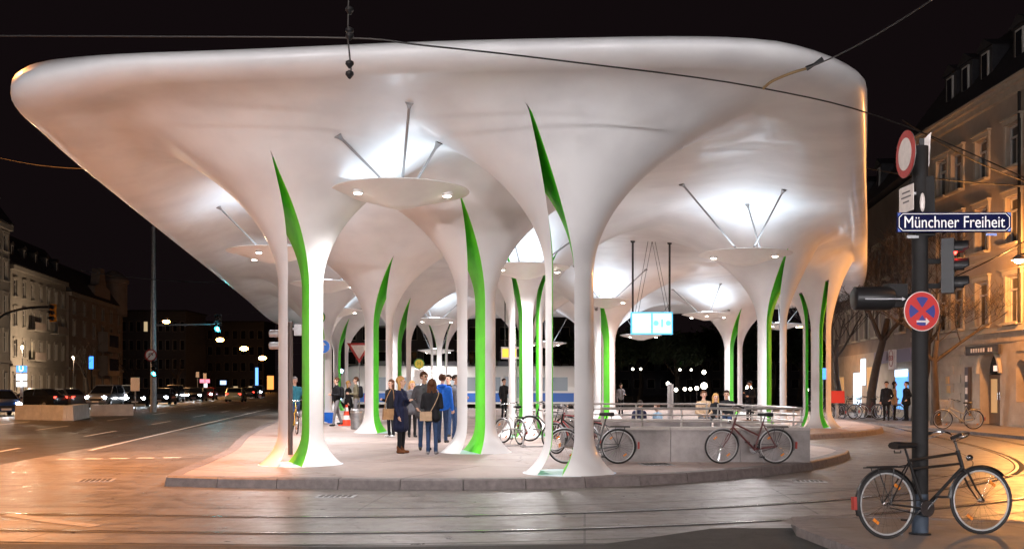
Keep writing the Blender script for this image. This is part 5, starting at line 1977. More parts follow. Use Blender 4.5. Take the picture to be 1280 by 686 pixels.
for i, (px, d, f, t, l) in enumerate([(1108, 46.5, -30, 'black', 'person in black coat nearest the street tree outside the chemist'), (1118, 47, 70, 'beige', 'person in pale jacket among the group outside the chemist'), (1133, 46.5, -80, 'black', 'person in black coat beside the lit chemist window')]):
    person(l, V(at(px, 0, d).x, d, 0.10), f, 1.74, t, 'black', 'shoe', 'hair_dark', i == 1, 0, ('down', 'pocket'), vox=0.018, coat=0.15, group='people outside the chemist')
# ------------------------------------------------------------------ buildings
MAT['ochre'] = mat('facade_ochre_render', (0.38, 0.31, 0.245), 0.85, var=0.14, vscale=0.9, bump=0.25, bscale=25, detail=10)
MAT['ochre_trim'] = mat('facade_stone_trim', (0.43, 0.37, 0.29), 0.8, var=0.12, vscale=3, bump=0.2)
MAT['rustic'] = mat('facade_rusticated', (0.37, 0.31, 0.25), 0.85, var=0.18, vscale=1.5, bump=0.35, bscale=18, detail=10)
MAT['slate'] = mat('roof_slate', (0.03, 0.028, 0.032), 0.6, var=0.3, vscale=4, bump=0.4, bscale=14)
MAT['frame_white'] = mat('window_frame_white', (0.5, 0.47, 0.43), 0.5)
MAT['glass'] = mat('window_glass', (0.02, 0.02, 0.024), 0.06, spec=0.7)
MAT['glass_lit'] = mat('window_lit', (0.3, 0.2, 0.1), 0.3, emit=(1.0, 0.74, 0.42), estr=0.5)
MAT['stucco_l'] = mat('facade_grey_stucco', (0.30, 0.27, 0.23), 0.85, var=0.15, vscale=0.6, bump=0.2, detail=9)
MAT['stucco_d'] = mat('facade_brown_stucco', (0.24, 0.19, 0.16), 0.85, var=0.2, vscale=0.6, bump=0.2, detail=9)
MAT['concrete_d'] = mat('modern_facade', (0.10, 0.10, 0.11), 0.7, var=0.15, vscale=0.6)
MAT['shopwhite'] = mat('shop_window_lit', (0.6, 0.75, 0.9), 0.2, emit=(0.62, 0.82, 1.0), estr=2.2)
MAT['shopblue'] = mat('shop_poster_blue', (0.1, 0.3, 0.7), 0.3, emit=(0.15, 0.45, 0.95), estr=1.2)
MAT['warmdim'] = mat('doorway_glow', (0.4, 0.25, 0.12), 0.4, emit=(1.0, 0.55, 0.22), estr=0.35)
MAT['wood_door'] = mat('door_wood', (0.14, 0.08, 0.045), 0.55, var=0.3, vscale=5, stretch=(4, 4, 0.5))


_win_cache = {}


def win_meshes(w, h, bars):
    key = (round(w, 3), round(h, 3), bars)
    if key in _win_cache:
        return _win_cache[key]
    f = MB()
    t = 0.07
    f.box((0, 0, h / 2 - t / 2), (w, 0.08, t)); f.box((0, 0, -h / 2 + t / 2), (w, 0.08, t))
    f.box((-w / 2 + t / 2, 0, 0), (t, 0.08, h - 2 * t)); f.box((w / 2 - t / 2, 0, 0), (t, 0.08, h - 2 * t))
    if bars:
        f.box((0, -0.005, -h * 0.14), (t, 0.07, h * 0.72 - 2 * t)); f.box((0, -0.008, h * 0.22), (w - 2 * t, 0.09, t))
    p = MB(); p.box((0, 0.02, 0), (w - t, 0.015, h - t))
    s = MB(); s.box((0, -0.10, -h / 2 - 0.05), (w + 0.30, 0.30, 0.09))
    q = (f.mesh('window', 20), p.mesh('pane', 20), s.mesh('sill', 20))
    q[0].materials.append(MAT['frame_white']); q[1].materials.append(MAT['glass'])
    _win_cache[key] = q
    return q


def facade(root, L, H, rows, cols, wall, trim, recess=0.16, lit=(), doors=(), bars=True, hood=True, z_base=0.0, sill=True, wname='wall'):
    """rows: list of (sill z, height); cols: list of (centre x, width). Wall in the local xz plane, outward -y"""
    xs = sorted(set([0, L] + [v for c, w in cols for v in (c - w / 2, c + w / 2)]))
    zs = sorted(set([z_base, H] + [v for z, h in rows for v in (z, z + h)]))
    def hole(x, z):
        return any(c - w / 2 < x < c + w / 2 for c, w in cols) and any(a < z < a + h for a, h in rows)
    mb = MB()
    for i in range(len(xs) - 1):
        for j in range(len(zs) - 1):
            if hole((xs[i] + xs[i + 1]) / 2, (zs[j] + zs[j + 1]) / 2):
                continue
            mb.add([(xs[i], 0, zs[j]), (xs[i + 1], 0, zs[j]), (xs[i + 1], 0, zs[j + 1]), (xs[i], 0, zs[j + 1])], [(0, 1, 2, 3)])
    for (c, w) in cols:
        for (z, h) in rows:
            a, b, d, e = c - w / 2, c + w / 2, z, z + h
            r = recess + 0.1
            mb.add([(a, 0, d), (a, r, d), (a, r, e), (a, 0, e)], [(0, 1, 2, 3)])
            mb.add([(b, 0, d), (b, 0, e), (b, r, e), (b, r, d)], [(0, 1, 2, 3)])
            mb.add([(a, 0, e), (a, r, e), (b, r, e), (b, 0, e)], [(0, 1, 2, 3)])
            mb.add([(a, 0, d), (b, 0, d), (b, r, d), (a, r, d)], [(0, 1, 2, 3)])
    me = bpy.data.meshes.new(wname)
    me.from_pydata(mb.v, [], mb.f)
    link(wname, me, wall, root)
    k = 0
    for (c, w) in cols:
        for (z, h) in rows:
            fm, pm, sm = win_meshes(w, h, bars)
            o = bpy.data.objects.new('window', fm); COL.objects.link(o); o.parent = root; o.location = (c, recess, z + h / 2)
            p = bpy.data.objects.new('pane', pm); COL.objects.link(p); p.parent = o
            if k in lit:
                p.data = pm.copy(); p.data.materials.clear(); p.data.materials.append(MAT['glass_lit'])
            if sill:
                s = bpy.data.objects.new('sill', sm); COL.objects.link(s); s.parent = o; s.location = (0, -recess, 0)
                if not sm.materials:
                    sm.materials.append(trim)
            if hood:
                key = ('trim', round(w, 2), round(h, 2))
                if key not in _win_cache:
                    t = MB()
                    for sx in (-1, 1):
                        t.box((sx * (w / 2 + 0.09), -0.035, 0.02), (0.17, 0.07, h + 0.06))
                    t.box((0, -0.05, h / 2 + 0.14), (w + 0.42, 0.12, 0.18)); t.box((0, -0.08, h / 2 + 0.27), (w + 0.55, 0.20, 0.07))
                    m_ = t.mesh('surround', 20); m_.materials.append(trim); _win_cache[key] = m_
                t_ = bpy.data.objects.new('surround', _win_cache[key]); COL.objects.link(t_); t_.parent = o; t_.location = (0, -recess, 0)
            k += 1


def block(root, L, D, H, wall, name='side_wall', inset=0.3):
    """plain back and sides"""
    mb = MB()
    mb.add([(0, 0.0, 0), (0, D, 0), (0, D, H), (0, 0.0, H)], [(0, 1, 2, 3)])
    mb.add([(L, 0.0, 0), (L, 0.0, H), (L, D, H), (L, D, 0)], [(0, 1, 2, 3)])
    mb.add([(0, D, 0), (L, D, 0), (L, D, H), (0, D, H)], [(0, 1, 2, 3)])
    me = bpy.data.meshes.new(name); me.from_pydata(mb.v, [], mb.f)
    link(name, me, wall, root)


def mansard(root, L, D, H, rise, back, dormers=(), over=0.45):
    mb = MB()
    a = [(-over * .3, -over, H), (L + over * .3, -over, H), (L + over * .3, D, H), (-over * .3, D, H)]
    b = [(0.2, back, H + rise), (L - 0.2, back, H + rise), (L - 0.2, D - 0.5, H + rise * 1.25), (0.2, D - 0.5, H + rise * 1.25)]
    mb.add(a + b, [(0, 1, 5, 4), (1, 2, 6, 5), (2, 3, 7, 6), (3, 0, 4, 7), (4, 5, 6, 7), (3, 2, 1, 0)])
    rf = mb.build('roof', MAT['slate'], root, 10)
    for x in dormers:
        d = MB()
        w, h = 1.15, 1.5
        z0 = H + rise * 0.22
        y0 = back * 0.20
        d.box((x, y0 + 0.9, z0 + h / 2), (w, 1.8, h))
        d.add([(x - w * .62, y0 - 0.12, z0 + h), (x + w * .62, y0 - 0.12, z0 + h), (x, y0 - 0.12, z0 + h + 0.42), (x - w * .62, y0 + 1.9, z0 + h), (x + w * .62, y0 + 1.9, z0 + h), (x, y0 + 1.9, z0 + h + .42)],
              [(0, 1, 2), (5, 4, 3), (0, 2, 5, 3), (2, 1, 4, 5), (0, 3, 4, 1)])
        d.build('dormer', MAT['slate'], rf, 10)
        f = MB(); f.box((x, y0 - 0.03, z0 + h * 0.52), (0.62, 0.06, 1.15)); f.build('dormer_window_frame', MAT['frame_white'], rf)
        f = MB(); f.box((x, y0 - 0.065, z0 + h * 0.52), (0.46, 0.02, 0.98)); f.build('dormer_pane', MAT['glass'], rf)
    return rf


# --- ochre corner building on the right: facade along x = 19, nearest end out of frame
B1L = 18.0
b1 = empty('apartment_house', (19.0, 49.2, 0.10), R_(-90), 'ochre rendered apartment house with arched doorway and dormered slate roof', 'building')
cx = lambda px: 49.2 - 19.0 * F_PX / (px - 640.0)          # photo column -> distance along the facade
wcols = [(cx(1178), 1.05), (cx(1197), 1.05), (cx(1228), 1.05), (cx(1267), 1.05), (cx(1267) + 2.7, 1.05), (cx(1267) + 5.4, 1.05)]
facade(b1, B1L, 12.9, [(3.95, 1.75), (6.95, 1.75), (9.85, 1.6)], wcols, MAT['ochre'], MAT['ochre_trim'], z_base=3.72)
block(b1, B1L, 11, 12.9, MAT['ochre'])
mansard(b1, B1L, 11, 13.05, 3.6, 2.2, [cx(1176), cx(1195), cx(1219), cx(1261), cx(1261) + 3.2])
for (z, h, p) in ((3.62, 0.20, 0.16), (12.55, 0.22, 0.20), (12.78, 0.16, 0.36), (12.94, 0.10, 0.5), (6.55, 0.10, 0.06)):
    mb = MB(); mb.box((B1L / 2, -p / 2 + 0.01, z + h / 2), (B1L, p, h)); mb.build('cornice', MAT['ochre_trim'], b1)
# ground floor: rusticated courses with an arched doorway and an arched window
gx = cx(1237)
gw, gh = 1.75, 2.05
wx, ww = cx(1276), 0.75


def ground_floor():
    mb = MB()
    def solid(x0, x1, z0, z1):
        mb.add([(x0, 0, z0), (x1, 0, z0), (x1, 0, z1), (x0, 0, z1)], [(0, 1, 2, 3)])
    ops = sorted([(gx - gw / 2, gx + gw / 2, 0.0, gh, gw / 2), (wx - ww / 2, wx + ww / 2, 0.95, 2.15, ww / 2)])
    x = 0
    for (a, b, z0, zs, r) in ops:
        solid(x, a, 0, 3.62)
        if z0 > 0:
            solid(a, b, 0, z0)
        n = 14
        arc = [((a + b) / 2 + r * math.cos(math.pi * (1 - k / n)), zs + r * math.sin(math.pi * k / n)) for k in range(n + 1)]
        for k in range(n):
            (xa, za), (xb, zb) = arc[k], arc[k + 1]
            mb.add([(xa, 0, za), (xb, 0, zb), (xb, 0, 3.62), (xa, 0, 3.62)], [(0, 1, 2, 3)])
            mb.add([(xa, 0, za), (xa, 0.5, za), (xb, 0.5, zb), (xb, 0, zb)], [(0, 1, 2, 3)])
        for xx, s in ((a, 1), (b, -1)):
            mb.add([(xx, 0, z0), (xx, 0.5, z0), (xx, 0.5, zs), (xx, 0, zs)], [(0, 1, 2, 3)])
        if z0 > 0:
            mb.add([(a, 0, z0), (b, 0, z0), (b, 0.5, z0), (a, 0.5, z0)], [(0, 1, 2, 3)])
        x = b
    solid(x, B1L, 0, 3.62)
    me = bpy.data.meshes.new('ground_floor_wall'); me.from_pydata(mb.v, [], mb.f)
    link('ground_floor_wall', me, MAT['rustic'], b1)


ground_floor()
# stone courses: each block proud of the wall, left out where openings are
for j in range(9):
    z = 0.08 + j * 0.395
    x = 0.0 if j % 2 else -0.4
    while x < B1L:
        x0, x1 = max(0, x) + 0.012, min(B1L, x + 1.12) - 0.012
        cxm = (x0 + x1) / 2
        bad = (gx - gw / 2 - 0.30 < x1 and x0 < gx + gw / 2 + 0.30 and z < 3.0) or (wx - ww / 2 - 0.2 < x1 and x0 < wx + ww / 2 + 0.2 and 0.6 < z < 2.75) or (gx - 2.4 < x1 and x0 < gx - 1.1 and z < 2.7)
        if x1 - x0 > 0.25 and not bad and cxm < 13.5:
            mb = MB(); mb.box((cxm, -0.018, z + 0.19), (x1 - x0, 0.036, 0.365), taper=(1, 1)); mb.build('stone_block', MAT['rustic'], b1, 20)
        x += 1.12
mb = MB(); mb.tube([(gx + (gw / 2 + 0.10) * math.cos(math.pi * k / 16), -0.03, gh + (gw / 2 + 0.10) * math.sin(math.pi * k / 16)) for k in range(17)], 0.10, 6); mb.build('door_arch', MAT['ochre_trim'], b1)
dr = MB(); dr.box((gx, 0.42, 1.0), (gw, 0.06, 2.0)); door = dr.build('door', MAT['wood_door'], b1)
for s in (-1, 1):
    mb = MB(); mb.box((gx + s * 0.42, 0.38, 1.15), (0.50, 0.03, 1.35)); mb.build('door_pane', MAT['warmdim'], door)
    mb = MB(); mb.tube([(gx + s * 0.08, 0.36, 1.0), (gx + s * 0.08, 0.36, 1.3)], 0.015, 6); mb.build('handle', MAT['chrome'], door)
mb = MB(); mb.add([(gx, 0.40, gh)] + [(gx + (gw / 2) * math.cos(math.pi * k / 14), 0.40, gh + (gw / 2) * math.sin(math.pi * k / 14)) for k in range(15)], [(0, k, k + 1) for k in range(1, 15)]); mb.build('fanlight', MAT['glass'], b1)
mb = MB(); mb.box((gx - 0.05, 0.36, gh + 0.20), (0.75, 0.03, 0.22)); mb.build('house_number_light', mat('house_number_glow', (0.5, 0.4, 0.3), 0.3, emit=(1, 0.75, 0.6), estr=1.0), b1)
mb = MB(); mb.box((wx, 0.35, 1.75), (ww, 0.05, 1.9)); mb.build('arched_window_pane', MAT['glass'], b1)
for (dx, w) in ((-1.75, 0.34),):
    mb = MB(); mb.box((gx + dx, -0.10, 1.35), (w, 0.12, 1.95)); sgn = mb.build('vertical_sign', mat('vertical_sign_dark', (0.05, 0.045, 0.05), 0.4), b1)
    for k in range(3):
        mb = MB(); mb.box((gx + dx, -0.165, 0.85 + 0.5 * k), (0.20, 0.01, 0.26)); mb.build('sign_mark', MAT['signwhite'], sgn)
mb = MB(); mb.box((gx - 0.35, -0.12, 2.98), (2.9, 0.10, 0.36)); sgn = mb.build('shop_sign', mat('shop_sign_dark', (0.06, 0.05, 0.045), 0.45), b1)
for k in range(9):
    if k != 6:
        mb = MB(); mb.box((gx - 1.25 + 0.22 * k, -0.175, 2.98), (0.13, 0.01, 0.16)); mb.build('sign_mark', MAT['signwhite'], sgn)
mb = MB(); mb.tube([(cx(1278), -0.12, 3.9), (cx(1278), -0.12, 12.5)], 0.06, 8); mb.build('downpipe', MAT['polegrey'], b1)
for s in (0, 1):
    mb = MB(); mb.box((cx(1186) + 0.1 * s, -0.05, 1.8 - 0.4 * s), (0.3, 0.05, 0.32)); mb.build('notice', mat('notice_orange', (0.5, 0.3, 0.12), 0.5), b1)

# pavement in front of the right-hand buildings
rp = poly_sheet('pavement', [(15.9, 30), (19.02, 30), (19.02, 49.0), (21.6, 71), (21.6, 92), (17.4, 92), (16.2, 66), (15.4, 44)], 0.10, MAT['walk'])
kq = resample([V(*p, 0) for p in [(15.9, 30), (15.4, 44), (16.2, 66), (17.4, 92)]], 1.3)
for i in range(len(kq) - 1):
    a, b = kq[i], kq[i + 1]; t = (b - a).normalized(); n = V(-t.y, t.x, 0)
    q = [a + t * .006 - n * 0.02, b - t * .006 - n * 0.02, b - t * .006 + n * 0.14, a + t * .006 + n * 0.14]
    mb = MB(); mb.prism([(p.x, p.y) for p in q], 0.0, 0.105); mb.build('kerb_stone', MAT['kerb'], rp, 20)

# --- chemist building further along
d2 = V(21.6 - 19.05, 71 - 49.35, 0)
L2 = d2.length
b2 = empty('shop_building', (21.6, 71, 0.10), math.atan2(-d2.y, -d2.x), 'dim brown shop building with lit chemist windows behind bare trees', 'building')
c2 = [(1.6 + 2.6 * k, 1.05) for k in range(8)]
facade(b2, L2, 11.5, [(4.2, 1.7), (7.2, 1.7)], c2, MAT['stucco_d'], MAT['ochre_trim'], z_base=3.4, lit=(5, 9))
block(b2, L2, 9, 11.5, MAT['stucco_d'])
mansard(b2, L2, 9, 11.6, 3.2, 2.0, [3, 8, 13, 18])
mb = MB(); mb.add([(0, 0, 0), (L2, 0, 0), (L2, 0, 3.4), (0, 0, 3.4)], [(0, 1, 2, 3)]); mb.build('shop_wall', MAT['rustic'], b2)


def bx2(px):
    """photo column -> distance along the shop facade"""
    best, bt = 1e9, 0
    for k in range(201):
        t = L2 * k / 200
        p = V(21.6, 71, 0) - d2.normalized() * t
        e = abs(640 + F_PX * p.x / p.y - px)
        if e < best:
            best, bt = e, t
    return bt


MAT['fascia'] = mat('shop_fascia_mauve', (0.16, 0.13, 0.17), 0.5, emit=(0.5, 0.42, 0.55), estr=0.05)
f0, f1 = bx2(1096), bx2(1143)
mb = MB(); mb.box(((f0 + f1) / 2, -0.08, 3.05), (f1 - f0, 0.14, 0.62)); fs_ = mb.build('shop_fascia', MAT['fascia'], b2)
text_mesh('lettering', 'AP', 0.62, mat('fascia_letter', (0.09, 0.06, 0.09), 0.5), fs_, (bx2(1114), -0.165, 3.05), (R_(90), 0, 0), 0.01, 0.006)
for (x0, x1, za, zb, mm) in ((1068, 1077, 0.35, 2.3, 'shopwhite'), (1077.5, 1082, 1.6, 3.1, 'shopwhite'), (1121, 1136, 0.4, 2.2, 'shopblue'), (1121, 1136, 2.0, 2.35, 'shopwhite'), (1164, 1171, 0.5, 2.6, 'shopblue')):
    a, b = bx2(x0), bx2(min(x1, 1144))
    if b - a < 0.3:
        continue
    mb = MB(); mb.box(((a + b) / 2, -0.04 - (0.03 if za == 2.0 else 0), (za + zb) / 2), (b - a, 0.06, zb - za)); mb.build('shop_window', MAT[mm], b2)
for (x0, x1, za, zb) in ((1049, 1055, 0.0, 2.1), (1085, 1094, 0.3, 2.6)):
    a, b = bx2(x0), bx2(x1)
    mb = MB(); mb.box(((a + b) / 2, -0.03, (za + zb) / 2), (b - a, 0.05, zb - za)); mb.build('shop_window', MAT['warmdim'], b2)
lamp('shop_glow', 'AREA', ((bx2(1070) + bx2(1130)) / 2, -0.4, 1.8), 60, (0.7, 0.85, 1.0), b2, 1.6, (0, -1, -0.3))
sx = bx2(1130)
mb = MB(); mb.box((sx, -0.55, 2.85), (1.1, 0.12, 0.95)); sg = mb.build('hanging_sign', MAT['signwhite'], b2)
text_mesh('lettering', 'DEX', 0.36, mat('hanging_sign_red', (0.35, 0.05, 0.04), 0.5), sg, (sx, -0.615, 2.9), (R_(90), 0, 0), 0.004, 0.004)
mb = MB(); mb.torus((sx, -0.615, 2.9), 0.40, 0.018, 'Y', 28, 6); mb.build('ring', mat('hanging_sign_ring', (0.3, 0.06, 0.05), 0.5), sg)

# red post box
p = at(1046, 505, 47.2)
r = empty('post_box', (p.x, 47.2, 0.10), 0, 'red box on a stand among the parked bicycles', 'post box')
mb = MB(); mb.box((0, 0, 1.05), (0.6, 0.4, 0.55), taper=(0.95, 0.95)); mb.build('box', mat('box_red', (0.55, 0.03, 0.02), 0.4), r)
mb = MB(); mb.box((0, 0, 0.39), (0.12, 0.12, 0.78)); mb.build('stand', MAT['galv'], r)
# little blue and red lit sign on a pole right of the far column
p = at(1029, 467, 52)
r = empty('lit_sign', (p.x, 52, 0.004), 0, 'small blue lit sign on a pole beside the far right column', 'lit sign')
mb = MB(); mb.tube([(0, 0.1, 0), (0, 0.1, p.z + 0.3)], 0.04, 8); mb.build('pole', MAT['galv'], r)
mb = MB(); mb.box((0.02, 0, p.z), (0.5, 0.12, 0.55)); mb.build('panel', mat('blue_lit', (0.05, 0.2, 0.8), 0.3, emit=(0.05, 0.25, 1.0), estr=2.5), r)
mb = MB(); mb.ball((-0.33, -0.05, p.z - 0.1), (0.09, 0.05, 0.09), 10, 6); mb.build('lens', MAT['redlens'], r)

# --- left side of the avenue
def left_house(px0, px1, eave_y0, eave_z, label, wall, rows, ncol, dorm, d0=None, gable=False, D=12, w=1.15, lit=()):
    d_a = F_PX * (eave_z - EYE) / (HZ - eave_y0)
    a = V((px0 - 640) / F_PX * d_a, d_a, 0)
    # along the street direction until the pixel column px1
    t = 0.0
    while 640 + F_PX * (a.x + STREET.x * t) / (a.y + STREET.y * t) < px1 and t < 80:
        t += 0.25
    r = empty('apartment_house', (a.x, a.y, 0.0), math.atan2(STREET.y, STREET.x), label, 'building', 'houses along the avenue')
    cols = [((k + 0.5) * t / ncol, w) for k in range(ncol)]
    facade(r, t, eave_z, rows, cols, wall, MAT['stucco_l'], lit=lit)
    block(r, t, D, eave_z, wall)
    mansard(r, t, D, eave_z + 0.12, 4.2, 2.6, [t * (k + 0.5) / dorm for k in range(dorm)] if dorm else [])
    for (z, h, p) in ((3.9, 0.3, 0.25), (eave_z - 0.5, 0.5, 0.4)):
        mb = MB(); mb.box((t / 2, -p / 2 + 0.01, z + h / 2), (t, p, h)); mb.build('cornice', MAT['stucco_l'], r)
    return r, t


rows4 = [(1.0, 2.0), (5.0, 2.0), (8.6, 2.0), (12.0, 1.9)]
left_house(-45, 11, 258, 17.5, 'tall pale house at the edge of the avenue nearest the crossing', MAT['stucco_l'], rows4 + [(14.9, 1.6)], 5, 3)
h2, t2 = left_house(13, 82, 330, 15.5, 'pale grey four-storey house with a row of roof dormers', MAT['stucco_l'], rows4, 7, 5, lit=(9,))
for (x, z) in ((t2 * 0.36, 4.7), (t2 * 0.36, 8.3), (t2 * .78, 8.3)):
    mb = MB(); mb.box((x, -0.5, z), (4.2, 1.0, 0.18)); mb.build('balcony_slab', MAT['stucco_l'], h2)
    mb = MB(); mb.box((x, -0.96, z + 0.55), (4.2, 0.06, 0.9)); mb.build('balcony_front', MAT['stucco_d'], h2)
h3, t3 = left_house(86, 153, 364, 14.5, 'brown corner house with stepped gable and small corner turret', MAT['stucco_d'], rows4[:3] + [(11.6, 1.7)], 6, 0, lit=())
mb = MB(); mb.add([(t3 * .42, -0.1, 14.6), (t3 * .72, -0.1, 14.6), (t3 * .72, -0.1, 16.5), (t3 * .64, -0.1, 17.0), (t3 * .60, -0.1, 19.5), (t3 * .54, -0.1, 19.5), (t3 * .50, -0.1, 17.0), (t3 * .42, -0.1, 16.5)] +
       [(q, 1.2, z) for (q, z) in ((t3 * .42, 14.6), (t3 * .72, 14.6), (t3 * .72, 16.5), (t3 * .64, 17.0), (t3 * .60, 19.5), (t3 * .54, 19.5), (t3 * .50, 17.0), (t3 * .42, 16.5))],
       [tuple(range(8))] + [(k, (k + 1) % 8, 8 + (k + 1) % 8, 8 + k) for k in range(8)]); mb.build('gable', MAT['stucco_d'], h3, 10)
mb = MB(); mb.lathe([(2.2, 13), (2.2, 18.2), (2.5, 18.4), (2.5, 18.9), (1.6, 19.8), (0.6, 20.4), (0.0, 20.6)], 12, (t3 - 2.0, 1.0, 0)); mb.build('turret', MAT['stucco_d'], h3, 30)
for k in range(2):
    mb = MB(); mb.box((t3 * 0.62, -0.7, 4.7 + 3.6 * k), (t3 * 0.24, 1.4, 3.0)); mb.build('bay_window', MAT['stucco_d'], h3)
    mb = MB(); mb.box((t3 * 0.62, -1.42, 4.9 + 3.6 * k), (t3 * 0.18, 0.05, 1.8)); mb.build('bay_pane', MAT['glass'], h3)


def far_block(label, px0, px1, d, H, wall, nrow, ncol, litset, D=14):
    a = at(px0, 480, d); b = at(px1, 480, d)
    L = b.x - a.x
    r = empty('office_block', (a.x, d, 0), 0, label, 'building', 'far blocks along the avenue')
    rows = [(1.2 + k * (H - 1.5) / nrow, (H - 1.5) / nrow * 0.55) for k in range(nrow)]
    facade(r, L, H, rows, [((k + .5) * L / ncol, L / ncol * 0.6) for k in range(ncol)], wall, wall, lit=litset, bars=False, hood=False, sill=False)
    block(r, L, D, H, wall)
    mb = MB(); mb.box((L / 2, D / 2, H + 0.15), (L + 0.6, D + 0.6, 0.3)); mb.build('roof', MAT['slate'], r)
    return r


far_block('dark office block with a few lit windows beyond the corner house', 150, 232, 215, 17, MAT['concrete_d'], 4, 9, (15,))
far_block('dark far office block at the end of the avenue', 236, 330, 300, 20, MAT['concrete_d'], 4, 9, ())
far_block('dark block behind the tram', 430, 735, 150, 12, MAT['concrete_d'], 3, 16, ())
far_block('dark block behind the park trees', 740, 1035, 170, 10, MAT['concrete_d'], 3, 18, (8,))

# ------------------------------------------------------------------ trees
MAT['bark'] = mat('bark', (0.06, 0.045, 0.035), 0.9, var=0.35, vscale=8, bump=0.8, bscale=14, stretch=(1, 1, 0.3))
MAT['leafdark'] = mat('evergreen_leaves', (0.035, 0.05, 0.022), 0.7, var=0.4, vscale=2)
MAT['leafdry'] = mat('dry_leaves', (0.10, 0.06, 0.025), 0.7, var=0.4, vscale=2)


def tree(name, label, loc, H, tr, seed, crown_m=None, spread=0.5, levels=4, group='bare street trees', first=0.34, leaf=0, leafsize=0.2):
    rnd = random.Random(seed)
    root = empty(name, loc, rnd.uniform(0, 6), label, 'tree', group)
    trunk, twigs = MB(), MB()
    tips = []
    def grow(p, d, L, r, lev):
        n = 4
        pts, rs = [p], [r]
        q, dd = p, d.copy()
        for k in range(n):
            dd = (dd + V(rnd.uniform(-1, 1), rnd.uniform(-1, 1), rnd.uniform(-0.4, 0.7)) * 0.16).normalized()
            q = q + dd * (L / n)
            pts.append(q); rs.append(r * (1 - 0.45 * (k + 1) / n))
        (trunk if lev <= 1 else twigs).tube(pts, rs, 8 if lev <= 1 else 5 if lev == 2 else 3, caps=lev < 2)
        if lev >= levels:
            tips.extend(pts[1:])
            return
        m = rnd.randint(3, 4) if lev < 2 else rnd.randint(3, 5)
        for k in range(m):
            t = rnd.uniform(0.55, 1.0) if lev else rnd.uniform(0.75, 1.0)
            b = pts[min(n, int(t * n))]
            az = 2 * math.pi * (k + rnd.random() * 0.6) / m
            out = V(math.cos(az), math.sin(az), 0)
            nd = (dd * (1 - spread) + out * spread + V(0, 0, 0.22)).normalized()
            grow(b, nd, L * rnd.uniform(0.55, 0.75), max(0.008, rs[-1] * rnd.uniform(0.55, 0.8)), lev + 1)
    grow(V(0, 0, -0.05), V(0, 0, 1), H * first, tr, 0)
    trunk.tube([(0, 0, -0.02), (0, 0, 0.25), (0, 0, 0.6)], [tr * 1.35, tr * 1.1, tr], 10)
    trunk.build('trunk', MAT['bark'], root, 60)
    if leaf:
        for p in tips:
            for k in range(leaf):
                c = p + V(rnd.gauss(0, 0.35), rnd.gauss(0, 0.35), rnd.gauss(0, 0.3))
                a = V(rnd.uniform(-1, 1), rnd.uniform(-1, 1), rnd.uniform(-1, 1)).normalized()
                b = a.orthogonal().normalized()
                s = leafsize * rnd.uniform(0.6, 1.3)
                twigs.cur = 1
                twigs.add([c - a * s, c + b * s * 0.5, c + a * s, c - b * s * 0.5], [(0, 1, 2, 3)])
        twigs.cur = 0
    me = bpy.data.meshes.new('crown'); me.from_pydata(twigs.v, [], twigs.f)
    me.polygons.foreach_set('material_index', twigs.mi)
    link('crown', me, [MAT['bark'], crown_m or MAT['leafdry']], root)
    return root


tree('bare_tree', 'thick bare street tree before the lit chemist window', (at(1088, 0, 50.5).x, 50.5, 0.1), 12, 0.24, 3, leaf=0, first=0.42, levels=5)
tree('bare_tree', 'leaning bare tree with low twisting branches beside the pale bicycle', (at(1170, 0, 41).x, 41.0, 0.1), 9.5, 0.17, 11, leaf=0, spread=0.62, first=0.36, levels=5)
tree('bare_tree', 'bare tree with fine twigs behind the sign post', (at(1145, 0, 46).x, 46, 0.1), 11.5, 0.19, 23, leaf=0, first=0.4, levels=5)
tree('bare_tree', 'slender bare tree at the end of the parked bicycles', (at(1052, 0, 56).x, 56, 0.1), 11, 0.2, 31, leaf=0, first=0.38, levels=5)
spots = [(760, 100, 12), (800, 112, 14), (848, 96, 11), (890, 118, 15), (930, 104, 12), (965, 92, 12), (1000, 110, 14), (700, 122, 14)]
for i, (px, d, H) in enumerate(spots):
    p = at(px, 0, d)
    tree('park_tree', ['dark park tree beside the far green column', 'dark park tree below the hanging monitor', 'broad dark park tree behind the pale round post', 'tallest dark park tree behind the seated people', 'dark park tree between the two right-hand split columns',
                       'dark park tree right of the tall split column', 'dark park tree before the far right column', 'dark park tree beyond the tram end'][i], (p.x, d, 0), H, 0.28, 50 + i, MAT['leafdark'], 0.55, 4, 'dark trees of the park', 0.3, leaf=5, leafsize=0.34)
for i, (px, d, H) in enumerate([(110, 100, 11), (165, 150, 12), (222, 175, 12), (262, 220, 13)]):
    p = at(px, 0, d)
    tree('avenue_tree', ['bare avenue tree before the brown corner house', 'bare avenue tree beside the tall mast', 'bare avenue tree before the far office block', 'bare avenue tree near the farthest lamps'][i], (p.x, d, 0), H, 0.25, 80 + i, None, 0.5, 4, 'bare trees along the avenue', 0.3)

MAT['lantern'] = mat('lantern_glass', (1, 0.8, 0.5), 0.3, emit=(1.0, 0.7, 0.3), estr=3)
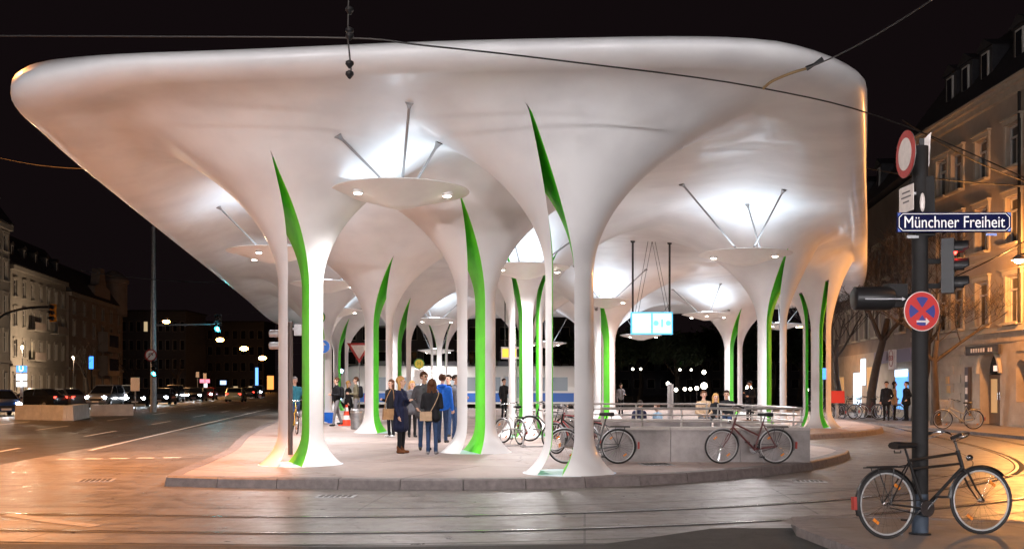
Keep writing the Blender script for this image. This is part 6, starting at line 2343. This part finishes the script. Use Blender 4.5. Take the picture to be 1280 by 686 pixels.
# small white globe lamps far off in the park
MAT['globe'] = mat('globe_lamp_glass', (1, 0.95, 0.85), 0.3, emit=(1.0, 0.92, 0.75), estr=10)
GL = [(835, 479, 74), (845, 487, 70), (856, 486, 76), (863, 486, 82), (871, 485, 66), (880, 482, 60), (936, 485, 62), (850, 462, 92), (864, 462, 98), (880, 465, 95), (791, 461, 90), (801, 461, 96), (666, 458, 85), (1008, 487, 58)]
for i, (px, py, d) in enumerate(GL):
    p = at(px, py, d)
    r = empty('globe_lamp', (p.x, d, 0), 0, 'small white globe lamp on a thin post in the dark park', 'globe lamp', 'globe lamps in the park')
    mb = MB(); mb.tube([(0, 0, 0), (0, 0, p.z - 0.05)], 0.03, 6); mb.build('post', MAT['polegrey'], r)
    rr = 0.13 if py > 470 else 0.11
    if px in (880, 936):
        rr = 0.19
    mb = MB(); mb.ball((0, 0, p.z), rr, 10, 6); mb.build('globe', MAT['globe'], r)

# ------------------------------------------------------------------ vehicles
def paint(name, c):
    return mat('car_paint_' + name, c, 0.3, metal=0.2, coat=0.6)
MAT['headlens'] = mat('headlight_lit', (1, 1, 1), 0.2, emit=(0.86, 0.93, 1.0), estr=60)
MAT['taillit'] = mat('tail_lit', (0.6, 0.02, 0.02), 0.2, emit=(1.0, 0.05, 0.03), estr=6)
MAT['carglass'] = mat('car_glass', (0.015, 0.017, 0.02), 0.06, spec=0.7)
CARP = dict(silver=paint('silver', (0.35, 0.35, 0.36)), black=paint('black', (0.015, 0.015, 0.017)), blue=paint('blue', (0.02, 0.06, 0.2)), white=paint('white', (0.6, 0.6, 0.58)), red=paint('red', (0.25, 0.02, 0.02)), cream=paint('cream', (0.6, 0.5, 0.28)), grey=paint('grey', (0.08, 0.08, 0.09)))
_car = {}


def loft(mb, secs, close=True):
    n = len(secs[0])
    vs_, fs = [], []
    for s in secs:
        vs_ += s
    for i in range(len(secs) - 1):
        for k in range(n):
            fs.append((i * n + k, i * n + (k + 1) % n, (i + 1) * n + (k + 1) % n, (i + 1) * n + k))
    if close:
        fs += [tuple(reversed(range(n))), tuple((len(secs) - 1) * n + k for k in range(n))]
    mb.add(vs_, fs)


def car_meshes(kind):
    if kind in _car:
        return _car[kind]
    tall = 0.28 if kind == 'suv' else 0.0
    st = [(-2.18, 0.62, 0.42, 0.80), (-2.10, 0.80, 0.28, 0.95), (-1.75, 0.87, 0.22, 1.0), (-0.9, 0.90, 0.20, 0.98), (0.3, 0.905, 0.20, 0.96), (1.05, 0.90, 0.20, 0.94), (1.7, 0.86, 0.22, 0.84), (2.05, 0.78, 0.28, 0.74), (2.18, 0.60, 0.40, 0.62)]
    b = MB()
    secs = []
    for (x, w, zb, zt) in st:
        zt = zt + tall * 0.5
        zb = zb + tall * 0.3
        sec = [V(x, -w * 0.88, zb), V(x, -w, zb + 0.14), V(x, -w, zt - 0.22), V(x, -w * 0.93, zt - 0.05), V(x, -w * 0.78, zt),
               V(x, w * 0.78, zt), V(x, w * 0.93, zt - 0.05), V(x, w, zt - 0.22), V(x, w, zb + 0.14), V(x, w * 0.88, zb)]
        secs.append(sec)
    loft(b, secs)
    body = b.mesh('body', 40)
    zb = 0.92 + tall * 0.5
    zr = 1.43 + tall
    back = -2.0 if kind == 'suv' else -1.75
    rb = -1.75 if kind == 'suv' else -1.05
    g = MB()
    loft(g, [[V(x, -w, z), V(x, w, z)] + [V(x2, w, z), V(x2, -w, z)] for (x, x2, w, z) in ((back, 1.12, 0.80, zb), ((back + rb) / 2, 0.70, 0.75, (zb + zr) / 2), (rb, 0.22, 0.64, zr - 0.03))])
    glass = g.mesh('glasshouse', 40)
    rf = MB()
    loft(rf, [[V(x, -w, z), V(x, w, z), V(x2, w, z), V(x2, -w, z)] for (x, x2, w, z) in ((rb - 0.03, 0.25, 0.655, zr - 0.06), (rb + 0.02, 0.20, 0.63, zr), (rb + 0.25, 0.0, 0.5, zr + 0.03))])
    for s in (-1, 1):
        rf.tube([(1.12, s * 0.81, zb), (0.22, s * 0.65, zr - 0.04)], 0.035, 6)
        rf.tube([(back, s * 0.81, zb), (rb, s * 0.65, zr - 0.04)], 0.06, 6)
        rf.tube([(-0.35, s * 0.815, zb), (-0.4, s * 0.655, zr - 0.04)], 0.035, 6)
    roof = rf.mesh('roof', 40)
    w = MB(); w.lathe([(0.19, -0.10), (0.30, -0.10), (0.325, -0.05), (0.325, 0.05), (0.30, 0.10), (0.19, 0.10)], 20, mtx=Matrix.Rotation(math.pi / 2, 3, 'X'))
    tyre = w.mesh('wheel', 40)
    w = MB(); w.lathe([(0.0, -0.085), (0.07, -0.09), (0.19, -0.075), (0.195, 0.0), (0.19, 0.075), (0.07, 0.09), (0.0, 0.085)], 16, mtx=Matrix.Rotation(math.pi / 2, 3, 'X'))
    rim = w.mesh('rim', 40)
    hl = MB(); hl.ball((0, 0, 0), (0.06, 0.17, 0.11), 12, 6)
    head = hl.mesh('headlight', 40)
    hl = MB(); hl.box((0, 0, 0), (0.07, 0.26, 0.15)); tail = hl.mesh('tail_light', 40)
    gr = MB(); gr.box((2.17, 0, 0.50 + tall * .4), (0.05, 0.85, 0.16)); grille = gr.mesh('grille')
    pl = MB(); pl.box((2.20, 0, 0.38 + tall * .3), (0.02, 0.5, 0.11)); pl2 = pl.mesh('number_plate')
    mi = MB()
    for s in (-1, 1):
        mi.ball((0.85, s * 0.99, zb + 0.06), (0.08, 0.11, 0.075), 8, 5)
    mirr = mi.mesh('mirrors')
    for m, mm in ((glass, 'carglass'), (tyre, 'rubber'), (rim, 'galv'), (grille, 'black'), (pl2, 'signwhite'), (mirr, 'black')):
        m.materials.append(MAT[mm])
    _car[kind] = (body, glass, roof, tyre, rim, head, tail, grille, pl2, mirr, tall)
    return _car[kind]


def car(label, loc, head, col, kind='sedan', on=True, scale=1.0, group='cars on the avenue', beam=0, sign=False):
    body, glass, roof, tyre, rim, hl, tail, grille, plm, mirr, tall = car_meshes(kind)
    r = empty('car', loc, head, label, 'car', group)
    def put(nm, me, loc=(0, 0, 0), m=None, par=r):
        if m is not None:
            key = (me.name, m.name)
            if key not in _car:
                c = me.copy(); c.materials.clear(); c.materials.append(m); _car[key] = c
            me = _car[key]
        o = bpy.data.objects.new(nm, me); COL.objects.link(o); o.parent = par; o.location = loc
        return o
    put('body', body, m=CARP[col]); put('glasshouse', glass); put('roof', roof, m=CARP[col])
    put('grille', grille); put('number_plate', plm)
    for x in (1.36, -1.34):
        for y in (-0.80, 0.80):
            w = put('wheel', tyre, (x, y, 0.325)); put('rim', rim, par=w)
    for y in (-0.62, 0.62):
        put('headlight', hl, (2.10, y, 0.66 + tall * 0.45), MAT['headlens'] if on else MAT['chrome'])
        put('tail_light', tail, (-2.13, y, 0.80 + tall * 0.45), MAT['taillit'] if on else MAT['tailred'])
    for y in (-1, 1):
        mm = MB(); mm.ball((0.85, y * 0.98, 0.99 + tall * .5), (0.08, 0.11, 0.075), 8, 5); mm.build('mirror', MAT['black'], r)
    if sign:
        mm = MB(); mm.box((-0.3, 0, 1.53 + tall), (0.14, 0.42, 0.14)); mm.build('roof_sign', MAT['glass_lit'], r)
    if beam:
        lamp('headlight_beam', 'SPOT', (2.3, 0, 0.66), beam, (0.88, 0.94, 1.0), r, 0.15, (1, 0, -0.10), spot=70, blend=0.6)
    return r


TOW = math.atan2(-STREET.y, -STREET.x)         # driving towards the camera
AWAY = math.atan2(STREET.y, STREET.x)
def lane(px, d):
    p = at(px, 0, d)
    return V(p.x, d, 0.0)
cars = [
    (-2, 58, TOW + 0.5, 'blue', 'sedan', 'blue car entering beside the concrete barrier with dazzling headlight', 60),
    (45, 78, AWAY + 1.2, 'black', 'sedan', 'black saloon car side-on behind the near concrete barrier', 0),
    (78, 80, AWAY + 0.9, 'grey', 'sedan', 'dark grey car with glowing red tail lights behind the barrier', 0),
    (132, 80, TOW - 0.1, 'silver', 'suv', 'silver off-road car facing the crossing with both headlights lit', 60),
    (155, 96, TOW, 'white', 'suv', 'white van-like car queued behind the silver off-road car', 0),
    (176, 84, TOW, 'black', 'sedan', 'black car with lit headlights beside the tall mast', 60),
    (204, 92, TOW, 'grey', 'sedan', 'grey car with brightest headlights at the head of the queue', 80),
    (216, 106, TOW, 'black', 'suv', 'black off-road car second in the headlight queue', 0),
    (232, 118, TOW, 'silver', 'sedan', 'silver saloon car in the middle of the headlight queue', 0),
    (246, 112, TOW, 'black', 'sedan', 'black saloon car beside the blue signs in the queue', 60),
    (260, 124, TOW, 'red', 'sedan', 'dark red car at the end of the headlight queue', 0),
    (295, 108, AWAY, 'cream', 'sedan', 'cream taxi with lit roof sign driving away', 0),
    (313, 140, AWAY, 'black', 'sedan', 'black car driving away ahead of the taxi', 0),
    (322, 150, TOW, 'white', 'suv', 'white car with small headlights far down the avenue', 0),
]
for (px, d, hd_, col, kind, lab, beam) in cars:
    car(lab, lane(px, d), hd_, col, kind, beam=beam, sign='taxi' in lab)

# ------------------------------------------------------------------ tram
def tram():
    L, W, H = 17.0, 2.3, 3.05
    x0 = at(428, 0, 72).x
    r = empty('tram', (x0, 72.0, 0.05), R_(4), 'white and blue tram waiting behind the platform columns', 'tram')
    b = MB()
    secs = []
    for (x, w, z0, z1) in ((0.0, 0.80, 0.55, 2.5), (0.15, 0.95, 0.42, 2.75), (0.6, 1.1, 0.36, 2.95), (1.2, 1.15, 0.35, 3.0), (L - 0.6, 1.15, 0.35, 3.0), (L, 1.05, 0.4, 2.9)):
        secs.append([V(x, -w, z0), V(x, -w, z1 - 0.35), V(x, -w * 0.85, z1 - 0.08), V(x, -w * 0.5, z1), V(x, w * 0.5, z1), V(x, w * 0.85, z1 - 0.08), V(x, w, z1 - 0.35), V(x, w, z0)])
    loft(b, secs)
    b.build('body', mat('tram_white', (0.62, 0.61, 0.58), 0.35, coat=0.3), r)
    mb = MB(); mb.box((L / 2 + 0.3, -1.158, 0.80), (L - 1.4, 0.014, 0.62)); mb.build('blue_band', mat('tram_blue', (0.03, 0.12, 0.42), 0.35, coat=0.3), r)
    MAT['tramwin'] = mat('tram_window_lit', (0.12, 0.13, 0.14), 0.1, emit=(0.75, 0.82, 0.9), estr=0.16)
    x = 1.6
    k = 0
    while x < L - 1.6:
        if k % 4 == 2:
            mb = MB(); mb.box((x + 0.65, -1.170, 1.35), (1.2, 0.02, 1.95)); d = mb.build('door', mat('tram_door', (0.5, 0.5, 0.48), 0.35), r)
            for s in (-0.29, 0.29):
                mb = MB(); mb.box((x + 0.65 + s, -1.183, 1.5), (0.46, 0.012, 1.45)); mb.build('door_pane', MAT['tramwin'], d)
            x += 1.45
        else:
            mb = MB(); mb.box((x + 0.75, -1.160, 1.72), (1.4, 0.016, 0.95)); mb.build('window', MAT['tramwin'], r)
            x += 1.6
        k += 1
    mb = MB(); mb.box((0.02, 0, 1.75), (0.10, 1.3, 0.95), rot=(0, 0.12, 0)); mb.build('windscreen', MAT['carglass'], r)
    for (y, z) in ((-0.45, 2.62), (0.1, 2.62), (-0.75, 0.8), (0.75, 0.8)):
        mb = MB(); mb.ball((-0.02, y, z), (0.06, 0.16, 0.13), 12, 6); mb.build('headlight', MAT['tramhead'], r)
    for x in (3.0, 7.5, 12):
        mb = MB(); mb.box((x, 0, 3.14), (2.6, 1.5, 0.34), taper=(0.95, 0.85)); mb.build('roof_box', MAT['concrete_d'], r)
    mb = MB(); mb.tube([(9.6, 0, 3.0), (10.5, 0, 3.7), (9.7, 0, 4.5)], 0.03, 6); mb.tube([(9.7, -0.8, 4.5), (9.7, 0.8, 4.5)], 0.03, 6); mb.build('pantograph', MAT['black'], r)
    for x in (2.2, 4.0, 12.6, 14.4):
        for s in (-1, 1):
            mb = MB(); mb.lathe([(0.0, -0.06), (0.28, -0.06), (0.31, 0.0), (0.28, 0.06), (0.0, 0.06)], 18, (x, s * 0.72, 0.27), Matrix.Rotation(math.pi / 2, 3, 'X')); mb.build('wheel', MAT['galv'], r)


MAT['tramhead'] = mat('tram_headlight_lit', (0.8, 0.9, 1), 0.2, emit=(0.45, 0.72, 1.0), estr=22)
tram()

# ------------------------------------------------------------------ avenue furniture
# pale concrete barriers
def barrier(label, pts, h, z=0.0):
    a, b = pts
    d = b - a
    L = V(d.x, d.y, 0).length
    r = empty('concrete_barrier', (a.x, a.y, z), math.atan2(d.y, d.x), label, 'barrier')
    n = max(1, round(L / 2.4))
    for k in range(n):
        mb = MB(); mb.box((L * (k + .5) / n, 0.25, h / 2), (L / n - 0.02, 0.5, h), taper=(1, 0.82)); mb.build('segment', MAT['wallconc2'], r, 20)
    return r
MAT['wallconc2'] = mat('barrier_concrete', (0.5, 0.47, 0.44), 0.7, var=0.18, vscale=2, bump=0.3)
a, b, c = pix(18, 524), pix(83, 525.5), pix(112, 521.5)
barrier('long pale concrete barrier beside the near avenue lanes', (a, b), 0.72)
barrier('short end piece closing the long pale barrier', (b + V(0.3, 0.1, 0), c), 0.72)
barrier('far pale concrete barrier before the silver off-road car', (pix(113, 519.5), pix(167, 519)), 0.62)

# tall mast with sign and signals
MAT['greenlit'] = mat('green_signal_lens', (0.1, 0.7, 0.7), 0.3, emit=(0.05, 0.80, 1.0), estr=30)
p = pix(192, 515)
ms = empty('signal_mast', p, 0, 'tall tapered mast with no-left-turn sign and lit green signal', 'mast')
sc = p.y / F_PX
zz = lambda y: EYE + (HZ - y) * sc
mb = MB(); mb.tube([(0, 0, 0), (0, 0, 5), (0, 0, zz(283))], [0.20, 0.17, 0.10], 12); mb.build('pole', MAT['galv'], ms)
mb = MB(); disc(mb, (-0.08, -0.28, zz(444)), 0.38, (0, -1, 0), 0.01, 28); sgn = mb.build('no_left_turn_sign', MAT['signred'], ms)
mb = MB(); disc(mb, (-0.08, -0.292, zz(444)), 0.30, (0, -1, 0), 0.006, 28); mb.build('sign_face', MAT['conewhite'], sgn)
mb = MB(); mb.tube([(-0.18, -0.305, zz(444) - 0.15), (-0.18, -0.305, zz(444) + 0.1), (0.02, -0.305, zz(444) + 0.12), (0.04, -0.305, zz(444) - 0.02)], 0.03, 6); mb.build('arrow', MAT['black'], sgn)
mb = MB(); mb.box((-0.08, -0.315, zz(444)), (0.05, 0.01, 0.62), rot=(0, R_(45), 0)); mb.build('slash', MAT['signred'], sgn)
traffic_light(ms, (0.16, -0.32, zz(467) + 0.33), 0, 2, 1.1, litm='greenlit')
p2 = at(273, 411, p.y)
ar = empty('signal_gantry', (p.x, p.y, zz(406)), 0, 'long mast arm carrying a lit green signal over the avenue', 'mast arm')
mb = MB(); mb.tube([(0.15, 0, 0), (p2.x - p.x - 0.2, 0, 0.05)], [0.07, 0.045], 8); mb.build('arm', MAT['galv'], ar)
traffic_light(ar, (p2.x - p.x, -0.1, p2.z - zz(406) + 0.36), 0, 2, 1.25, litm='greenlit')
lamp('green_glow', 'POINT', (p2.x - p.x, -0.5, p2.z - zz(406)), 60, (0.1, 0.8, 1.0), ar, 0.1)
# yellow-backed signal on a bent arm at the left edge
p = pix(22, 519); p = at(22, 500, 60)
r = empty('signal_gantry', (p.x, 60, 0), 0, 'bent arm with yellow-faced signal at the kerb by the barrier', 'mast arm')
mb = MB(); mb.tube(spline([(-1.6, 0, 0), (-1.6, 0, 4.2), (-1.0, 0, 5.6), (0.4, 0, 6.1), (2.0, 0, 6.2)], 6), 0.07, 8); mb.build('arm', MAT['polegrey'], r)
tlo = traffic_light(r, (2.0, 0, 5.85), 0, 9, 1.1, body='amber')
# lit advertising totem at the kerb
p = at(27, 480, 62)
r = empty('lit_totem', (p.x, 62, 0), 0, 'lit blue and white station totem on a post', 'totem')
mb = MB(); mb.box((0, 0, 1.2), (0.12, 0.12, 2.4)); mb.build('post', MAT['signwhite'], r)
MAT['totemblue'] = mat('totem_blue', (0.05, 0.2, 0.8), 0.3, emit=(0.08, 0.30, 1.0), estr=2.0)
MAT['totemwhite'] = mat('totem_white', (0.9, 0.9, 0.9), 0.3, emit=(0.85, 0.92, 1.0), estr=2.2)
zt = lambda y: EYE + (HZ - y) / F_PX * 62
for (y0, y1, mm) in ((457, 465, 'totemblue'), (467, 475, 'totemwhite'), (477, 483, 'totemwhite')):
    mb = MB(); mb.box((0.05, -0.1, (zt(y0) + zt(y1)) / 2), (0.58, 0.12, zt(y0) - zt(y1))); o = mb.build('panel', MAT[mm], r)
    if mm == 'totemblue':
        text_mesh('letter', 'U', 0.42, MAT['totemwhite'], o, (0.05, -0.17, (zt(y0) + zt(y1)) / 2), (R_(90), 0, 0), 0.004, 0.006)
# blue vertical shop lights and neon in the distance
def neon(label, px, py, d, w, h, col, st):
    p = at(px, py, d)
    r = empty('neon_sign', (p.x, d, 0), 0, label, 'neon sign', 'far neon signs')
    mb = MB(); mb.box((0, 0.15, p.z / 2), (0.15, 0.15, p.z)); mb.build('post', MAT['polegrey'], r)
    mb = MB(); mb.box((0, 0, p.z), (w, 0.2, h)); mb.build('panel', mat('neon_%d' % px, col, 0.3, emit=col, estr=st), r)
neon('small blue neon sign on a post before the brown corner house', 114, 453, 110, 0.4, 1.3, (0.05, 0.25, 1.0), 2.5)
neon('tall narrow blue neon sign down the avenue', 321, 473, 190, 0.5, 4.0, (0.15, 0.4, 1.0), 2.0)
neon('red shop light down the avenue', 323, 491, 180, 2.2, 0.7, (1.0, 0.05, 0.08), 2.5)
neon('white shop light beside the red one down the avenue', 257, 488, 170, 0.5, 2.4, (0.8, 0.9, 1.0), 1.6)
neon('pink red shop lettering light beyond the queue of cars', 256, 476, 175, 1.6, 0.6, (1.0, 0.25, 0.35), 1.6)
neon('blue white shop light beyond the queue of cars', 279, 478, 180, 1.0, 0.7, (0.4, 0.6, 1.0), 2.0)
neon('orange shop light at the far end of the avenue', 338, 478, 230, 1.4, 3.0, (1.0, 0.35, 0.08), 1.6)
neon('yellow shop light at the far end of the avenue', 333, 500, 190, 2.4, 0.4, (1.0, 0.7, 0.3), 2.0)
# small square signs on posts along the queue
for i, (px, py, d) in enumerate([(169, 480, 70), (247, 468, 130), (256, 470, 128)]):
    p = at(px, py, d)
    r = empty('street_sign', (p.x, d, 0), 0, ['white rectangular street sign beside the tall mast', 'grey tall street sign over the queue', 'grey street sign beside the tall one over the queue'][i], 'street sign')
    mb = MB(); mb.tube([(0, 0.05, 0), (0, 0.05, p.z)], 0.04, 6); mb.build('post', MAT['galv'], r)
    mb = MB(); mb.box((0, 0, p.z), (0.6, 0.03, 0.9) if i == 0 else (0.4, 0.03, 0.7)); mb.build('plate', MAT['signwhite'], r)

# lantern posts of the far pavement; last two added to light facades
for i, (px, py, d, pw) in enumerate([(28, 434, 93, 2600), (92, 447, 122, 2600), (-60, 420, 84, 2000)]):
    p = at(px, py, d)
    r = empty('lantern_post', (p.x, d, 0), 0, ['small lantern post before the pale house with dormers', 'added small lantern post lighting the brown corner house', 'added small lantern post out of view lighting the tall pale house'][i], 'lantern')
    mb = MB(); mb.tube([(0, 0, 0), (0, 0, 1.0), (0, 0, p.z - 0.15)], [0.08, 0.05, 0.035], 8); mb.build('post', MAT['polegrey'], r)
    mb = MB(); mb.lathe([(0.05, p.z - 0.2), (0.10, p.z - 0.12), (0.12, p.z + 0.1), (0.02, p.z + 0.18)], 10); mb.build('lantern_glass', MAT['lantern'], r)
    mb = MB(); mb.lathe([(0.17, p.z + 0.18), (0.0, p.z + 0.32)], 10); mb.build('cap', MAT['polegrey'], r)
    lamp('glow', 'POINT', (0.0, -0.25, p.z), pw, (1.0, 0.74, 0.5), r, 0.15)
